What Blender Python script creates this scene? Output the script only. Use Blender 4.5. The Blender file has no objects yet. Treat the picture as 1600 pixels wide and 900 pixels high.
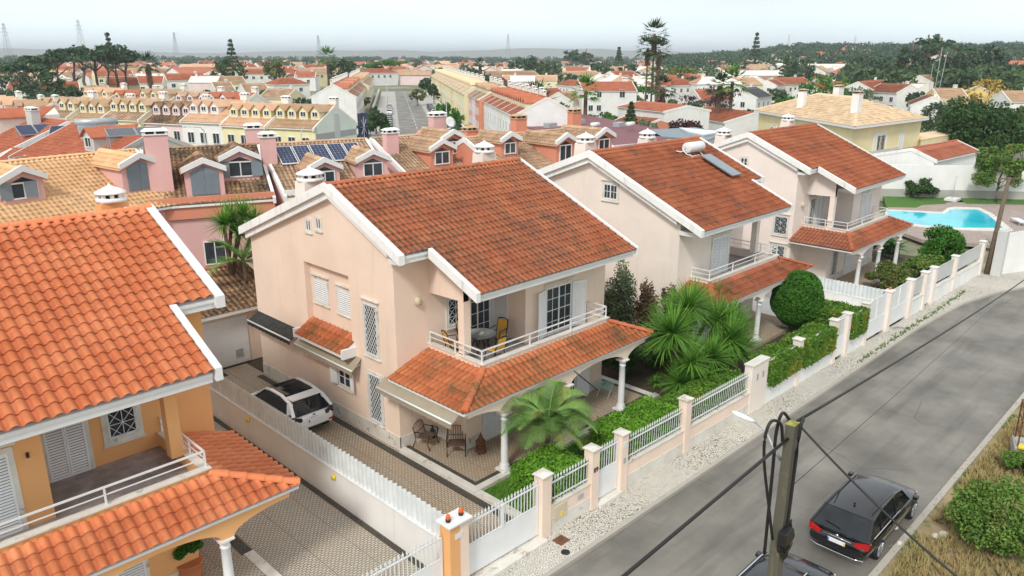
import bpy, bmesh, math, random
import numpy as np
from mathutils import Vector, Matrix, noise
random.seed(7)
scene = bpy.context.scene
COL = scene.collection
# ------------------------------------------------------------------ camera
CP = (-15.137, -20.690, 14.025); YAW, PITCH, ROLL, FPX = 0.792589, 0.295181, 0.001617, 1189.98
cam_data = bpy.data.cameras.new('camera'); cam = bpy.data.objects.new('camera', cam_data); COL.objects.link(cam)
fw = Vector((math.sin(YAW)*math.cos(PITCH), math.cos(YAW)*math.cos(PITCH), -math.sin(PITCH)))
r0 = Vector((math.cos(YAW), -math.sin(YAW), 0)); u0 = r0.cross(fw)
rt = r0*math.cos(ROLL)+u0*math.sin(ROLL); up = -r0*math.sin(ROLL)+u0*math.cos(ROLL)
cam.matrix_world = Matrix(((rt.x, up.x, -fw.x, CP[0]), (rt.y, up.y, -fw.y, CP[1]), (rt.z, up.z, -fw.z, CP[2]), (0, 0, 0, 1)))
cam_data.sensor_width = 36; cam_data.lens = FPX/1600*36; cam_data.clip_start = .1; cam_data.clip_end = 30000
scene.camera = cam
# ------------------------------------------------------------------ sky, sun, exposure
SUN_EL, SUN_AZ = 44, 246      # azimuth of the sun measured clockwise from +Y
world = bpy.data.worlds.new('World'); scene.world = world; world.use_nodes = True
wn = world.node_tree; wn.nodes.clear()
def N(t, kind, **kw):
    n = t.nodes.new(kind)
    for k, v in kw.items(): setattr(n, k, v)
    return n
sky = N(wn, 'ShaderNodeTexSky', sky_type='NISHITA', sun_disc=False, sun_elevation=math.radians(SUN_EL), sun_rotation=math.radians(SUN_AZ), air_density=1.0, dust_density=2.0)
bg1 = N(wn, 'ShaderNodeBackground'); bg1.inputs[1].default_value = .1; wn.links.new(sky.outputs[0], bg1.inputs[0])
geo = N(wn, 'ShaderNodeTexCoord'); sep = N(wn, 'ShaderNodeSeparateXYZ'); wn.links.new(geo.outputs['Generated'], sep.inputs[0])
ramp = N(wn, 'ShaderNodeValToRGB'); wn.links.new(sep.outputs[2], ramp.inputs[0])
cr = ramp.color_ramp; cr.elements[0].position = 0.0; cr.elements[0].color = (1.0, 1.15, 1.2, 1); cr.elements[1].position = .32; cr.elements[1].color = (.90, .93, .94, 1)
e = cr.elements.new(.035); e.color = (1.0, 1.13, 1.17, 1); e = cr.elements.new(.10); e.color = (.90, .97, .99, 1)
nz = N(wn, 'ShaderNodeTexNoise'); nz.inputs['Scale'].default_value = 1.6; nz.inputs['Detail'].default_value = 4
mp = N(wn, 'ShaderNodeMapping'); mp.inputs['Scale'].default_value = (1, 1, 7); wn.links.new(geo.outputs['Generated'], mp.inputs[0]); wn.links.new(mp.outputs[0], nz.inputs[0])
mr = N(wn, 'ShaderNodeMapRange'); mr.inputs[1].default_value = .3; mr.inputs[2].default_value = .7; mr.inputs[3].default_value = .88; mr.inputs[4].default_value = 1.08
wn.links.new(nz.outputs[0], mr.inputs[0])
bg2 = N(wn, 'ShaderNodeBackground'); wn.links.new(ramp.outputs[0], bg2.inputs[0]); mm = N(wn, 'ShaderNodeMath', operation='MULTIPLY'); mm.inputs[1].default_value = 0.73
wn.links.new(mr.outputs[0], mm.inputs[0]); wn.links.new(mm.outputs[0], bg2.inputs[1])
mix = N(wn, 'ShaderNodeMixShader'); mix.inputs[0].default_value = .9
wo = N(wn, 'ShaderNodeOutputWorld'); wn.links.new(bg1.outputs[0], mix.inputs[1]); wn.links.new(bg2.outputs[0], mix.inputs[2]); wn.links.new(mix.outputs[0], wo.inputs[0])
sl = bpy.data.lights.new('sun', 'SUN'); sl.energy = 1.5; sl.angle = math.radians(11); sl.color = (1, .96, .9)
so = bpy.data.objects.new('sun', sl); COL.objects.link(so)
sd = Vector((math.sin(math.radians(SUN_AZ))*math.cos(math.radians(SUN_EL)), math.cos(math.radians(SUN_AZ))*math.cos(math.radians(SUN_EL)), math.sin(math.radians(SUN_EL))))
so.rotation_euler = sd.to_track_quat('Z', 'Y').to_euler(); so.location = (-10, -20, 60)
scene.view_settings.view_transform = 'Standard'; scene.view_settings.look = 'None'; scene.view_settings.exposure = 0.68; scene.view_settings.gamma = 1
# ------------------------------------------------------------------ pixel -> world point on a plane (used to transfer measured positions)
def ray(px, py): return fw + rt*((px-800)/FPX) - up*((py-450)/FPX)
def onz(px, py, z):
    v = ray(px, py); t = (z-CP[2])/v.z; return Vector(CP)+v*t
def ony(px, py, y):
    v = ray(px, py); t = (y-CP[1])/v.y; return Vector(CP)+v*t
def ond(px, py, d):
    v = ray(px, py); h = math.hypot(v.x, v.y); return Vector(CP)+v*(d/h)
# ------------------------------------------------------------------ object helpers
def tag(o, label, cat, group=None):
    o['label'] = label; o['category'] = cat
    if group: o['group'] = group
    return o
def empty(name, loc, label, cat, group=None, rz=0):
    o = bpy.data.objects.new(name, None); COL.objects.link(o); o.location = loc; o.rotation_euler = (0, 0, rz); o.empty_display_size = .3
    return tag(o, label, cat, group)
def copy_tree(o, parent=None):
    c = o.copy(); COL.objects.link(c)
    if parent: c.parent = parent
    for ch in o.children: copy_tree(ch, c)
    return c
class MB:
    """collects faces; build() links them as ONE mesh object"""
    def __init__(s, M=None): s.v = []; s.f = []; s.m = []; s.M = M or Matrix(); s.uv = {}; s.mi = 0; s.sm = set()
    def add(s, vs, fs, smooth=False):
        b = len(s.v); M = s.M
        s.v += [tuple(M @ Vector(p)) for p in vs]
        for f in fs:
            if smooth: s.sm.add(len(s.f))
            s.f.append(tuple(i+b for i in f)); s.m.append(s.mi)
        return s
    def box(s, x0, y0, z0, x1, y1, z1):
        if x1 < x0: x0, x1 = x1, x0
        if y1 < y0: y0, y1 = y1, y0
        if z1 < z0: z0, z1 = z1, z0
        vs = [(x, y, z) for z in (z0, z1) for y in (y0, y1) for x in (x0, x1)]
        return s.add(vs, [(0, 2, 3, 1), (4, 5, 7, 6), (0, 1, 5, 4), (2, 6, 7, 3), (0, 4, 6, 2), (1, 3, 7, 5)])
    def prism(s, poly, a, b, axis='x'):
        """poly: 2D points; axis x: (y,z), y: (x,z), z: (x,y); extruded a..b"""
        n = len(poly)
        mk = {'x': lambda p, t: (t, p[0], p[1]), 'y': lambda p, t: (p[0], t, p[1]), 'z': lambda p, t: (p[0], p[1], t)}[axis]
        vs = [mk(p, a) for p in poly]+[mk(p, b) for p in poly]
        fs = [tuple(range(n))[::-1], tuple(range(n, 2*n))]+[(i, (i+1) % n, n+(i+1) % n, n+i) for i in range(n)]
        return s.add(vs, fs)
    def tube(s, pts, r, n=6, cap=True):
        pts = [Vector(p) for p in pts]; rs = r if isinstance(r, (list, tuple)) else [r]*len(pts); vs = []; fs = []
        for i, p in enumerate(pts):
            d = (pts[min(i+1, len(pts)-1)]-pts[max(i-1, 0)])
            if d.length < 1e-9: d = Vector((0, 0, 1))
            d.normalize(); a = d.cross(Vector((0, 0, 1)))
            if a.length < .05: a = d.cross(Vector((1, 0, 0)))
            a.normalize(); b = d.cross(a)
            for k in range(n):
                t = 2*math.pi*k/n+math.pi/n; vs.append(p+(a*math.cos(t)+b*math.sin(t))*rs[i])
        for i in range(len(pts)-1):
            for k in range(n): fs.append((i*n+k, i*n+(k+1) % n, (i+1)*n+(k+1) % n, (i+1)*n+k))
        if cap: fs += [tuple(range(n))[::-1], tuple(range((len(pts)-1)*n, len(pts)*n))]
        return s.add(vs, fs, smooth=n > 5)
    def lathe(s, prof, c=(0, 0, 0), n=16, smooth=True):
        vs = []; fs = []; m = len(prof)
        for r, z in prof:
            for k in range(n): t = 2*math.pi*k/n; vs.append((c[0]+r*math.cos(t), c[1]+r*math.sin(t), c[2]+z))
        for i in range(m-1):
            for k in range(n): fs.append((i*n+k, i*n+(k+1) % n, (i+1)*n+(k+1) % n, (i+1)*n+k))
        fs += [tuple(range(n))[::-1], tuple(range((m-1)*n, m*n))]
        return s.add(vs, fs, smooth=smooth)
    def bar(s, p, q, w, h=None):
        """square bar between two points"""
        p = Vector(p); q = Vector(q); h = h or w; d = (q-p).normalized(); a = d.cross(Vector((0, 0, 1)))
        if a.length < .05: a = Vector((1, 0, 0))
        a.normalize(); b = a.cross(d); vs = []
        for c in (p, q):
            for sx, sy in ((-1, -1), (1, -1), (1, 1), (-1, 1)): vs.append(c+a*(sx*w/2)+b*(sy*h/2))
        return s.add(vs, [(3, 2, 1, 0), (4, 5, 6, 7), (0, 1, 5, 4), (1, 2, 6, 5), (2, 3, 7, 6), (3, 0, 4, 7)])
    def build(s, name, mats, parent=None, bevel=0, label=None, fix=True):
        me = bpy.data.meshes.new(name); me.from_pydata(s.v, [], s.f)
        mats = mats if isinstance(mats, (list, tuple)) else [mats]
        for m in mats: me.materials.append(m)
        if len(mats) > 1: me.polygons.foreach_set('material_index', s.m)
        if fix:
            bm = bmesh.new(); bm.from_mesh(me); bmesh.ops.recalc_face_normals(bm, faces=bm.faces); bm.to_mesh(me); bm.free()
        if s.sm:
            fl = [i in s.sm for i in range(len(s.f))]; me.polygons.foreach_set('use_smooth', fl)
        o = bpy.data.objects.new(name, me); COL.objects.link(o)
        if parent: o.parent = parent
        if bevel:
            b = o.modifiers.new('bevel', 'BEVEL'); b.width = bevel; b.segments = 2; b.limit_method = 'ANGLE'
        if label: o['label'] = label
        return o
def soup(name, V, F4, mat, parent=None, uv=None, F3=None):
    """numpy vertex array + quads as one mesh"""
    me = bpy.data.meshes.new(name); V = np.asarray(V, np.float32).reshape(-1, 3); F4 = np.asarray(F4, np.int32)
    k = F4.shape[1]
    me.vertices.add(len(V)); me.vertices.foreach_set('co', V.ravel())
    me.loops.add(F4.size); me.loops.foreach_set('vertex_index', F4.ravel())
    me.polygons.add(len(F4)); me.polygons.foreach_set('loop_start', np.arange(0, F4.size, k, dtype=np.int32)); me.polygons.foreach_set('loop_total', np.full(len(F4), k, np.int32))
    if uv is not None:
        l = me.uv_layers.new(name='UVMap'); l.data.foreach_set('uv', np.asarray(uv, np.float32).ravel())
    me.materials.append(mat); me.update(calc_edges=True); me.validate()
    o = bpy.data.objects.new(name, me); COL.objects.link(o)
    if parent: o.parent = parent
    return o
# ------------------------------------------------------------------ materials
def newmat(name, rough=.8, col=(.5, .5, .5)):
    m = bpy.data.materials.new(name); m.use_nodes = True; t = m.node_tree; b = t.nodes['Principled BSDF']
    b.inputs['Roughness'].default_value = rough; b.inputs['Base Color'].default_value = (*col, 1)
    return m, t, b
def coords(t, scale=1, kind='Object', rot=(0, 0, 0)):
    tc = N(t, 'ShaderNodeTexCoord'); mp = N(t, 'ShaderNodeMapping'); mp.inputs['Rotation'].default_value = rot
    mp.inputs['Scale'].default_value = (scale,)*3 if not isinstance(scale, tuple) else scale
    t.links.new(tc.outputs[kind], mp.inputs[0]); return mp.outputs[0]
def noise_(t, vec, scale, detail=4, rough=.55):
    n = N(t, 'ShaderNodeTexNoise'); n.inputs['Scale'].default_value = scale; n.inputs['Detail'].default_value = detail; n.inputs['Roughness'].default_value = rough
    t.links.new(vec, n.inputs[0]); return n.outputs[0]
def rampf(t, fac, a, b, p0=.3, p1=.7):
    r = N(t, 'ShaderNodeMapRange'); r.inputs[1].default_value = p0; r.inputs[2].default_value = p1; r.inputs[3].default_value = a; r.inputs[4].default_value = b
    t.links.new(fac, r.inputs[0]); return r.outputs[0]
def mixc(t, fac, a, b, blend='MIX'):
    n = N(t, 'ShaderNodeMix', data_type='RGBA', blend_type=blend); n.clamp_factor = True
    for sock, v in ((n.inputs[0], fac), (n.inputs[6], a), (n.inputs[7], b)):
        if isinstance(v, (int, float)): sock.default_value = v
        elif isinstance(v, tuple): sock.default_value = (*v, 1)
        else: t.links.new(v, sock)
    return n.outputs[2]
def bump(t, b, h, strength=.3, dist=.02):
    n = N(t, 'ShaderNodeBump'); n.inputs['Strength'].default_value = strength; n.inputs['Distance'].default_value = dist
    t.links.new(h, n.inputs['Height']); t.links.new(n.outputs[0], b.inputs['Normal'])
def mul(c, k): return tuple(min(1, x*k) for x in c)
_cache = {}
def plaster(col, stain=.25, dirt=(.35, .31, .25), name='plaster'):
    key = ('pl', col, stain)
    if key in _cache: return _cache[key]
    m, t, b = newmat(name, .85); v = coords(t)
    c = mixc(t, rampf(t, noise_(t, v, .55, 5), 0, 1), mul(col, .93), mul(col, 1.05))
    v2 = coords(t, (2.6, 2.6, .18)); s = rampf(t, noise_(t, v2, 1.1, 6, .65), 0, stain, .56, .82)
    c = mixc(t, s, c, mul(dirt, 1)); s2 = rampf(t, noise_(t, v, 3.2, 5), 0, stain*.5, .6, .85); c = mixc(t, s2, c, dirt)
    t.links.new(c, b.inputs['Base Color']); bump(t, b, noise_(t, v, 60, 3), .15, .004); _cache[key] = m; return m
def plain(name, col, rough=.5, metal=0, vary=.06, sc=2.0):
    key = ('p', name, col, rough)
    if key in _cache: return _cache[key]
    m, t, b = newmat(name, rough); b.inputs['Metallic'].default_value = metal
    v = coords(t); c = mixc(t, rampf(t, noise_(t, v, sc, 4), 0, 1), mul(col, 1-vary), mul(col, 1+vary)); t.links.new(c, b.inputs['Base Color']); _cache[key] = m; return m
def tile_mat(name, a, b_, stain, samt=.6, lo=.5, hi=.68, ssc=.45, per=.35, pan=0):
    """clay tiles: each tile its own tone (cell of the UV grid), lichen patches with a shape of their own"""
    m, t, b = newmat(name, .78)
    uv = N(t, 'ShaderNodeUVMap'); fl = N(t, 'ShaderNodeVectorMath', operation='FLOOR'); t.links.new(uv.outputs[0], fl.inputs[0])
    wn_ = N(t, 'ShaderNodeTexWhiteNoise', noise_dimensions='2D'); t.links.new(fl.outputs[0], wn_.inputs[0])
    v = coords(t); n1 = noise_(t, v, .7, 4)
    f = N(t, 'ShaderNodeMath', operation='MULTIPLY_ADD'); f.inputs[1].default_value = per; t.links.new(wn_.outputs[0], f.inputs[0])
    k = rampf(t, n1, -.1, .75); t.links.new(k, f.inputs[2])
    c = mixc(t, f.outputs[0], a, b_)
    if pan:   # channel tiles darkened, patchy: old grime plus groove shade painted into the colour
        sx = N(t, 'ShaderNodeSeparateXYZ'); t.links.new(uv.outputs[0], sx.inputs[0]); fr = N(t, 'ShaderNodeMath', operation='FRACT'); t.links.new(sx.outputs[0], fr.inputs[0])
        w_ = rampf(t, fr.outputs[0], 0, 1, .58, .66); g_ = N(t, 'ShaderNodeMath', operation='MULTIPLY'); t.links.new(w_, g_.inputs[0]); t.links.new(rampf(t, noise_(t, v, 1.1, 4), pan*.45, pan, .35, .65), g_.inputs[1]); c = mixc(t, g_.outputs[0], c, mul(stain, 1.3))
    # fine weathering inside the tile
    c = mixc(t, rampf(t, noise_(t, v, 9, 5, .7), 0, .35, .45, .75), c, mul(a, .72))
    s = rampf(t, noise_(t, v, ssc, 6, .68), 0, samt, lo, hi)
    s2 = N(t, 'ShaderNodeMath', operation='MULTIPLY'); t.links.new(s, s2.inputs[0]); t.links.new(rampf(t, noise_(t, v, 5, 5, .75), .25, 1.3, .35, .62), s2.inputs[1]); s2.use_clamp = True
    c = mixc(t, s2.outputs[0], c, stain)
    t.links.new(c, b.inputs['Base Color']); bump(t, b, noise_(t, v, 30, 3), .3, .006); return m
def glassy(name, col=(.03, .04, .05), rough=.08):
    m, t, b = newmat(name, rough, col); v = coords(t)
    c = mixc(t, rampf(t, noise_(t, v, 1.3, 2), 0, 1), mul(col, .6), mul(col, 1.6)); t.links.new(c, b.inputs['Base Color']); b.inputs['Specular IOR Level'].default_value = .5; return m
def leafm(name, c1, c2, rough=.65, sc=1.2, c3=None, trans=0.0):
    m, t, b = newmat(name, rough); v = coords(t)
    gi = N(t, 'ShaderNodeNewGeometry'); r = gi.outputs['Random Per Island']
    f = N(t, 'ShaderNodeMath', operation='MULTIPLY_ADD'); f.inputs[1].default_value = .6; t.links.new(r, f.inputs[0]); t.links.new(rampf(t, noise_(t, v, sc, 3), -.1, .55), f.inputs[2])
    c = mixc(t, f.outputs[0], c1, c2)
    if c3: c = mixc(t, rampf(t, noise_(t, v, sc*.8, 4), 0, .9, .55, .72), c, c3)
    t.links.new(c, b.inputs['Base Color']); b.inputs['Specular IOR Level'].default_value = .25
    return m
M = {}
M['pink'] = plaster((.83, .665, .545), .42, (.50, .40, .31)); M['pink2'] = plaster((.82, .73, .655), .42, (.52, .45, .38)); M['pink3'] = plaster((.83, .74, .68), .2, (.52, .45, .38))
M['orange'] = plaster((.80, .42, .17), .1, (.6, .32, .13)); M['rosa'] = plaster((.72, .44, .42), .25); M['salmon'] = plaster((.68, .27, .17), .3)
M['cream'] = plaster((.78, .70, .42), .25); M['white'] = plaster((.80, .80, .78), .42, (.42, .40, .36)); M['offwhite'] = plaster((.78, .75, .68), .3)
M['grey'] = plaster((.38, .38, .38), .3); M['lgrey'] = plaster((.55, .56, .55), .3); M['yellow'] = plaster((.82, .62, .26), .2); M['lyellow'] = plaster((.80, .74, .46), .2)
M['mint'] = plaster((.68, .75, .68), .2); M['lpink'] = plaster((.80, .64, .62), .2); M['ochre'] = plaster((.80, .48, .13), .15); M['villa'] = plaster((.80, .70, .42), .12)
M['verge'] = plaster((.83, .83, .81), .75, (.30, .29, .27), 'weathered_white_trim'); M['trim'] = plain('white_trim', (.75, .76, .75), .5, 0, .04)
M['cleantrim'] = plain('clean_white_trim', (.77, .78, .78), .45, 0, .03)
M['wmetal'] = plain('white_metal', (.74, .76, .76), .35, 0, .04); M['wpanel'] = plain('white_corrugated', (.70, .74, .74), .4, 0, .10)
M['gmetal'] = plain('grey_metal', (.45, .48, .50), .4, .3); M['iron'] = plain('dark_iron', (.035, .025, .02), .45, .4); M['black'] = plain('black_rubber', (.012, .012, .013), .5)
M['shutter'] = plain('white_shutter', (.78, .80, .81), .5, 0, .04); M['gshutter'] = plain('blue_grey_shutter', (.20, .25, .29), .5)
M['glass'] = glassy('window_glass'); M['cglass'] = glassy('car_glass', (.012, .015, .018), .04); M['curtain'] = plain('lace_curtain', (.55, .56, .55), .9)
M['wood'] = plain('weathered_wood', (.16, .10, .07), .7, 0, .3, 12); M['rust'] = plain('rusty_iron', (.16, .07, .035), .8, .2, .4, 9)
M['bark'] = plain('bark', (.16, .12, .085), .95, 0, .35, 9); M['palmbark'] = plain('palm_bark', (.14, .09, .06), .95, 0, .4, 14)
M['tileA'] = tile_mat('orange_tile_new', (.64, .165, .055), (.79, .28, .12), (.30, .09, .05), .3, .6, .8, .45, .35, .4)
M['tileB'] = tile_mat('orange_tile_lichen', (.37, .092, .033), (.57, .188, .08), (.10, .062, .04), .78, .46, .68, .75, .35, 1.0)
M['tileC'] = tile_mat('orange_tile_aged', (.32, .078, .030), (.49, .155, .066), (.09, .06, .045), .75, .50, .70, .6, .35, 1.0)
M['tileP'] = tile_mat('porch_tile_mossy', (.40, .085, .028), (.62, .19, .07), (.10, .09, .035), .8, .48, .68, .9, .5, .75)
M['tileL'] = tile_mat('sand_orange_tile', (.74, .43, .21), (.82, .54, .30), (.6, .3, .14), .2)
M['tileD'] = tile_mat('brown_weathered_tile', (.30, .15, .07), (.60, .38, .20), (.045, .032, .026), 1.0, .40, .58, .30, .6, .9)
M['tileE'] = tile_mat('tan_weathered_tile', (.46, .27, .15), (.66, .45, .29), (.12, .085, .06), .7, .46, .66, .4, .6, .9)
M['tileR'] = tile_mat('red_tile', (.40, .10, .045), (.52, .165, .08), (.22, .09, .06), .5, .5, .75, .45, .35, .5)
M['tileF'] = tile_mat('far_red_tile', (.42, .12, .06), (.52, .18, .10), (.24, .11, .08), .5, .5, .75, .1)
M['tileG'] = tile_mat('far_tan_tile', (.42, .26, .15), (.54, .36, .22), (.22, .15, .10), .6, .45, .7, .12)
M['tileH'] = tile_mat('far_peach_tile', (.62, .36, .22), (.72, .47, .30), (.6, .36, .24), .4, .5, .75, .12)
M['tileV'] = tile_mat('villa_tile', (.76, .54, .33), (.83, .63, .41), (.62, .42, .26), .3, .5, .75, .2)
M['tileK'] = plain('slate_tile', (.10, .10, .11), .6)
M['maroon'] = plain('maroon_sheet_roof', (.17, .035, .045), .5, 0, .25, .5)
def stone_mat():
    m, t, b = newmat('limestone', .6); v = coords(t)
    c = mixc(t, rampf(t, noise_(t, v, 1.5, 5), 0, 1), (.60, .57, .50), (.74, .72, .66)); c = mixc(t, rampf(t, noise_(t, v, 2.4, 7, .7), 0, .75, .57, .66), c, (.30, .24, .17))
    t.links.new(c, b.inputs['Base Color']); return m
M['stone'] = stone_mat()
def paver(name, sx, sy, rnd, c1, c2, joint, stain, jw=.09, rot=0, samt=.5, kind='brick'):
    m, t, b = newmat(name, .75); v = coords(t, 1, 'Object', (0, 0, rot))
    if kind == 'brick':
        br = N(t, 'ShaderNodeTexBrick'); br.inputs['Scale'].default_value = 1; br.inputs['Brick Width'].default_value = sx; br.inputs['Row Height'].default_value = sy
        br.inputs['Mortar Size'].default_value = jw*sx; br.inputs['Mortar Smooth'].default_value = .3; br.inputs['Color1'].default_value = (*c1, 1); br.inputs['Color2'].default_value = (*c2, 1); br.inputs['Mortar'].default_value = (*joint, 1)
        t.links.new(v, br.inputs[0]); c = br.outputs[0]
        b2 = N(t, 'ShaderNodeTexBrick'); b2.offset = 0; b2.inputs['Scale'].default_value = 1; b2.inputs['Brick Width'].default_value = 1.12; b2.inputs['Row Height'].default_value = .9; b2.inputs['Mortar Size'].default_value = .014; b2.inputs['Mortar Smooth'].default_value = .2; t.links.new(v, b2.inputs[0]); c = mixc(t, b2.outputs['Fac'], c, mul(joint, .8))
    else:
        vo = N(t, 'ShaderNodeTexVoronoi', feature='DISTANCE_TO_EDGE'); vo.inputs['Scale'].default_value = 1/sx; vo.inputs['Randomness'].default_value = rnd; t.links.new(v, vo.inputs[0])
        vc = N(t, 'ShaderNodeTexVoronoi'); vc.inputs['Scale'].default_value = 1/sx; vc.inputs['Randomness'].default_value = rnd; t.links.new(v, vc.inputs[0])
        sp = N(t, 'ShaderNodeSeparateColor'); t.links.new(vc.outputs['Color'], sp.inputs[0])
        c = mixc(t, sp.outputs[0], c1, c2); c = mixc(t, rampf(t, vo.outputs[0], 1, 0, jw*.5, jw), c, joint)
    n = noise_(t, v, .8, 6, .65); c = mixc(t, rampf(t, n, 0, samt, .5, .72), c, stain)
    c = mixc(t, rampf(t, noise_(t, v, .28, 3), 0, .35, .4, .65), c, mul(c1, .6))
    t.links.new(c, b.inputs['Base Color']); return m
M['pav'] = paver('small_tan_pavers', .14, .09, 0, (.56, .47, .35), (.47, .38, .28), (.16, .12, .085), (.40, .24, .11), .12, 0)
M['pavgrey'] = paver('small_grey_pavers', .14, .09, 0, (.56, .51, .41), (.48, .43, .35), (.17, .145, .12), (.42, .30, .18), .12, 0, .4)
M['calc'] = paver('limestone_cobbles', .075, 0, .75, (.74, .71, .64), (.60, .56, .48), (.10, .085, .06), (.42, .37, .29), .09, .4, .35, 'vor')
M['darkstrip'] = paver('dark_basalt_strip', .12, .1, 0, (.10, .085, .07), (.07, .06, .05), (.03, .03, .025), (.12, .1, .06), .12)
def asphalt():
    m, t, b = newmat('asphalt', .62); v = coords(t)
    c = mixc(t, rampf(t, noise_(t, v, .35, 5), 0, 1, .35, .65), (.12, .112, .095), (.28, .262, .225))
    c = mixc(t, rampf(t, noise_(t, v, 60, 2), 0, .5, .4, .6), c, (.20, .19, .175))
    c = mixc(t, rampf(t, noise_(t, coords(t, (.10, .9, 1)), 1.3, 5), 0, .5, .52, .7), c, (.075, .07, .06))
    # repair seams
    br = N(t, 'ShaderNodeTexBrick'); br.offset = .3; br.inputs['Brick Width'].default_value = 9.5; br.inputs['Row Height'].default_value = 2.3; br.inputs['Mortar Size'].default_value = .016; br.inputs['Mortar Smooth'].default_value = .9
    d = N(t, 'ShaderNodeVectorMath', operation='ADD'); nn = N(t, 'ShaderNodeTexNoise'); nn.inputs['Scale'].default_value = .9; nn.inputs['Detail'].default_value = 5; t.links.new(v, nn.inputs[0]); sc = N(t, 'ShaderNodeVectorMath', operation='SCALE'); sc.inputs[3].default_value = .35
    t.links.new(nn.outputs[1], sc.inputs[0]); t.links.new(v, d.inputs[0]); t.links.new(sc.outputs[0], d.inputs[1]); t.links.new(d.outputs[0], br.inputs[0])
    br.inputs['Color1'].default_value = (1.0, 1.0, 1.0, 1); br.inputs['Color2'].default_value = (.70, .69, .66, 1); br.inputs['Mortar'].default_value = (1, 1, 1, 1); c = mixc(t, .28, c, br.outputs[0], 'MULTIPLY')
    f = N(t, 'ShaderNodeMath', operation='MULTIPLY'); t.links.new(br.outputs['Fac'], f.inputs[0]); t.links.new(rampf(t, noise_(t, v, .5, 3), 0, .8, .42, .6), f.inputs[1])
    c = mixc(t, f.outputs[0], c, (.20, .185, .16))
    vo = N(t, 'ShaderNodeTexVoronoi', feature='DISTANCE_TO_EDGE'); vo.inputs['Scale'].default_value = .22; t.links.new(d.outputs[0], vo.inputs[0])
    f2 = N(t, 'ShaderNodeMath', operation='MULTIPLY'); t.links.new(rampf(t, vo.outputs[0], 1, 0, .002, .006), f2.inputs[0]); t.links.new(rampf(t, noise_(t, v, .3, 3), 0, .5, .5, .65), f2.inputs[1])
    c = mixc(t, f2.outputs[0], c, (.04, .038, .034))
    t.links.new(c, b.inputs['Base Color']); t.links.new(rampf(t, noise_(t, v, .4, 4), .45, .75), b.inputs['Roughness']); bump(t, b, noise_(t, v, 90, 3), .35, .01); return m
M['asphalt'] = asphalt()
def ground_mat(name, c1, c2, c3, sc=1.0, bscale=30):
    m, t, b = newmat(name, .95); v = coords(t)
    c = mixc(t, rampf(t, noise_(t, v, sc, 6, .6), 0, 1, .35, .65), c1, c2); c = mixc(t, rampf(t, noise_(t, v, sc*3.1, 6, .7), 0, .9, .5, .65), c, c3)
    t.links.new(c, b.inputs['Base Color']); bump(t, b, noise_(t, v, bscale, 4), .6, .03); return m
M['lawn'] = ground_mat('lawn', (.05, .14, .015), (.075, .19, .02), (.04, .10, .012), 2)
M['soil'] = ground_mat('garden_soil', (.06, .045, .03), (.09, .065, .04), (.04, .05, .02), 1.5)
M['dry'] = ground_mat('dry_verge', (.26, .21, .12), (.38, .28, .16), (.13, .14, .05), .9)
M['far'] = ground_mat('far_ground', (.22, .20, .13), (.10, .14, .06), (.34, .31, .25), .02, 1)
M['curb'] = plaster((.42, .39, .34), .5, (.16, .15, .12), 'kerb_stone'); M['conc'] = plaster((.42, .41, .38), .5)
M['deck'] = ground_mat('pool_deck', (.34, .27, .24), (.40, .33, .29), (.28, .22, .19), 1.2)
def water():
    m, t, b = newmat('pool_water', .03, (.02, .58, .72)); b.inputs['Emission Strength'].default_value = 0; v = coords(t); bump(t, b, noise_(t, v, 1.5, 3), .15, .05)
    c = mixc(t, rampf(t, noise_(t, v, .25, 2), 0, 1), (.02, .50, .66), (.06, .68, .80)); t.links.new(c, b.inputs['Base Color']); return m
M['water'] = water()
M['leafH'] = leafm('hedge_leaves', (.06, .17, .012), (.17, .36, .03)); M['leafH2'] = leafm('hedge_leaves_tipped', (.05, .14, .015), (.15, .27, .03), c3=(.30, .22, .03))
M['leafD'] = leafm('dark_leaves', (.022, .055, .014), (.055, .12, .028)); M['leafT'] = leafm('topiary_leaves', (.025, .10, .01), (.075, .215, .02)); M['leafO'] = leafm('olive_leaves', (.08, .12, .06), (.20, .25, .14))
M['yucca'] = leafm('yucca_leaves', (.04, .145, .015), (.17, .36, .045)); M['palm'] = leafm('palm_leaves', (.06, .17, .03), (.22, .36, .09), c3=(.40, .36, .10)); M['cycad'] = leafm('cycad_leaves', (.25, .10, .03), (.20, .24, .04))
M['leafR'] = leafm('reddish_leaves', (.10, .04, .03), (.14, .12, .05)); M['leafB'] = leafm('bush_leaves', (.05, .13, .02), (.17, .27, .05), c3=(.25, .22, .08)); M['leafS'] = leafm('sage_shrub_leaves', (.06, .10, .02), (.16, .20, .05), c3=(.20, .10, .04))
M['pine'] = leafm('pine_needles', (.032, .07, .036), (.07, .13, .06), sc=.3); M['farleaf'] = leafm('far_leaves', (.035, .075, .03), (.08, .13, .05), sc=.2, c3=(.12, .14, .06)); M['autumn'] = leafm('autumn_leaves', (.30, .20, .03), (.42, .30, .06), sc=.3)
M['drygrass'] = leafm('dry_grass', (.42, .30, .14), (.30, .27, .10)); M['plum'] = leafm('plum_leaves', (.05, .018, .025), (.10, .05, .05))
def carpaint(name, col, metal=.3):
    m, t, b = newmat(name, .25, col); b.inputs['Metallic'].default_value = metal; b.inputs['Coat Weight'].default_value = .8; b.inputs['Coat Roughness'].default_value = .06; v = coords(t)
    c = mixc(t, rampf(t, noise_(t, v, 3, 5), 0, .25, .4, .7), col, tuple(x*.8+.02 for x in col)); t.links.new(c, b.inputs['Base Color']); return m
M['carW'] = carpaint('white_car_paint', (.80, .81, .82), 0); M['carK'] = carpaint('black_car_paint', (.012, .013, .016), .4); M['carN'] = carpaint('navy_car_paint', (.018, .024, .035), .4)
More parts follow.
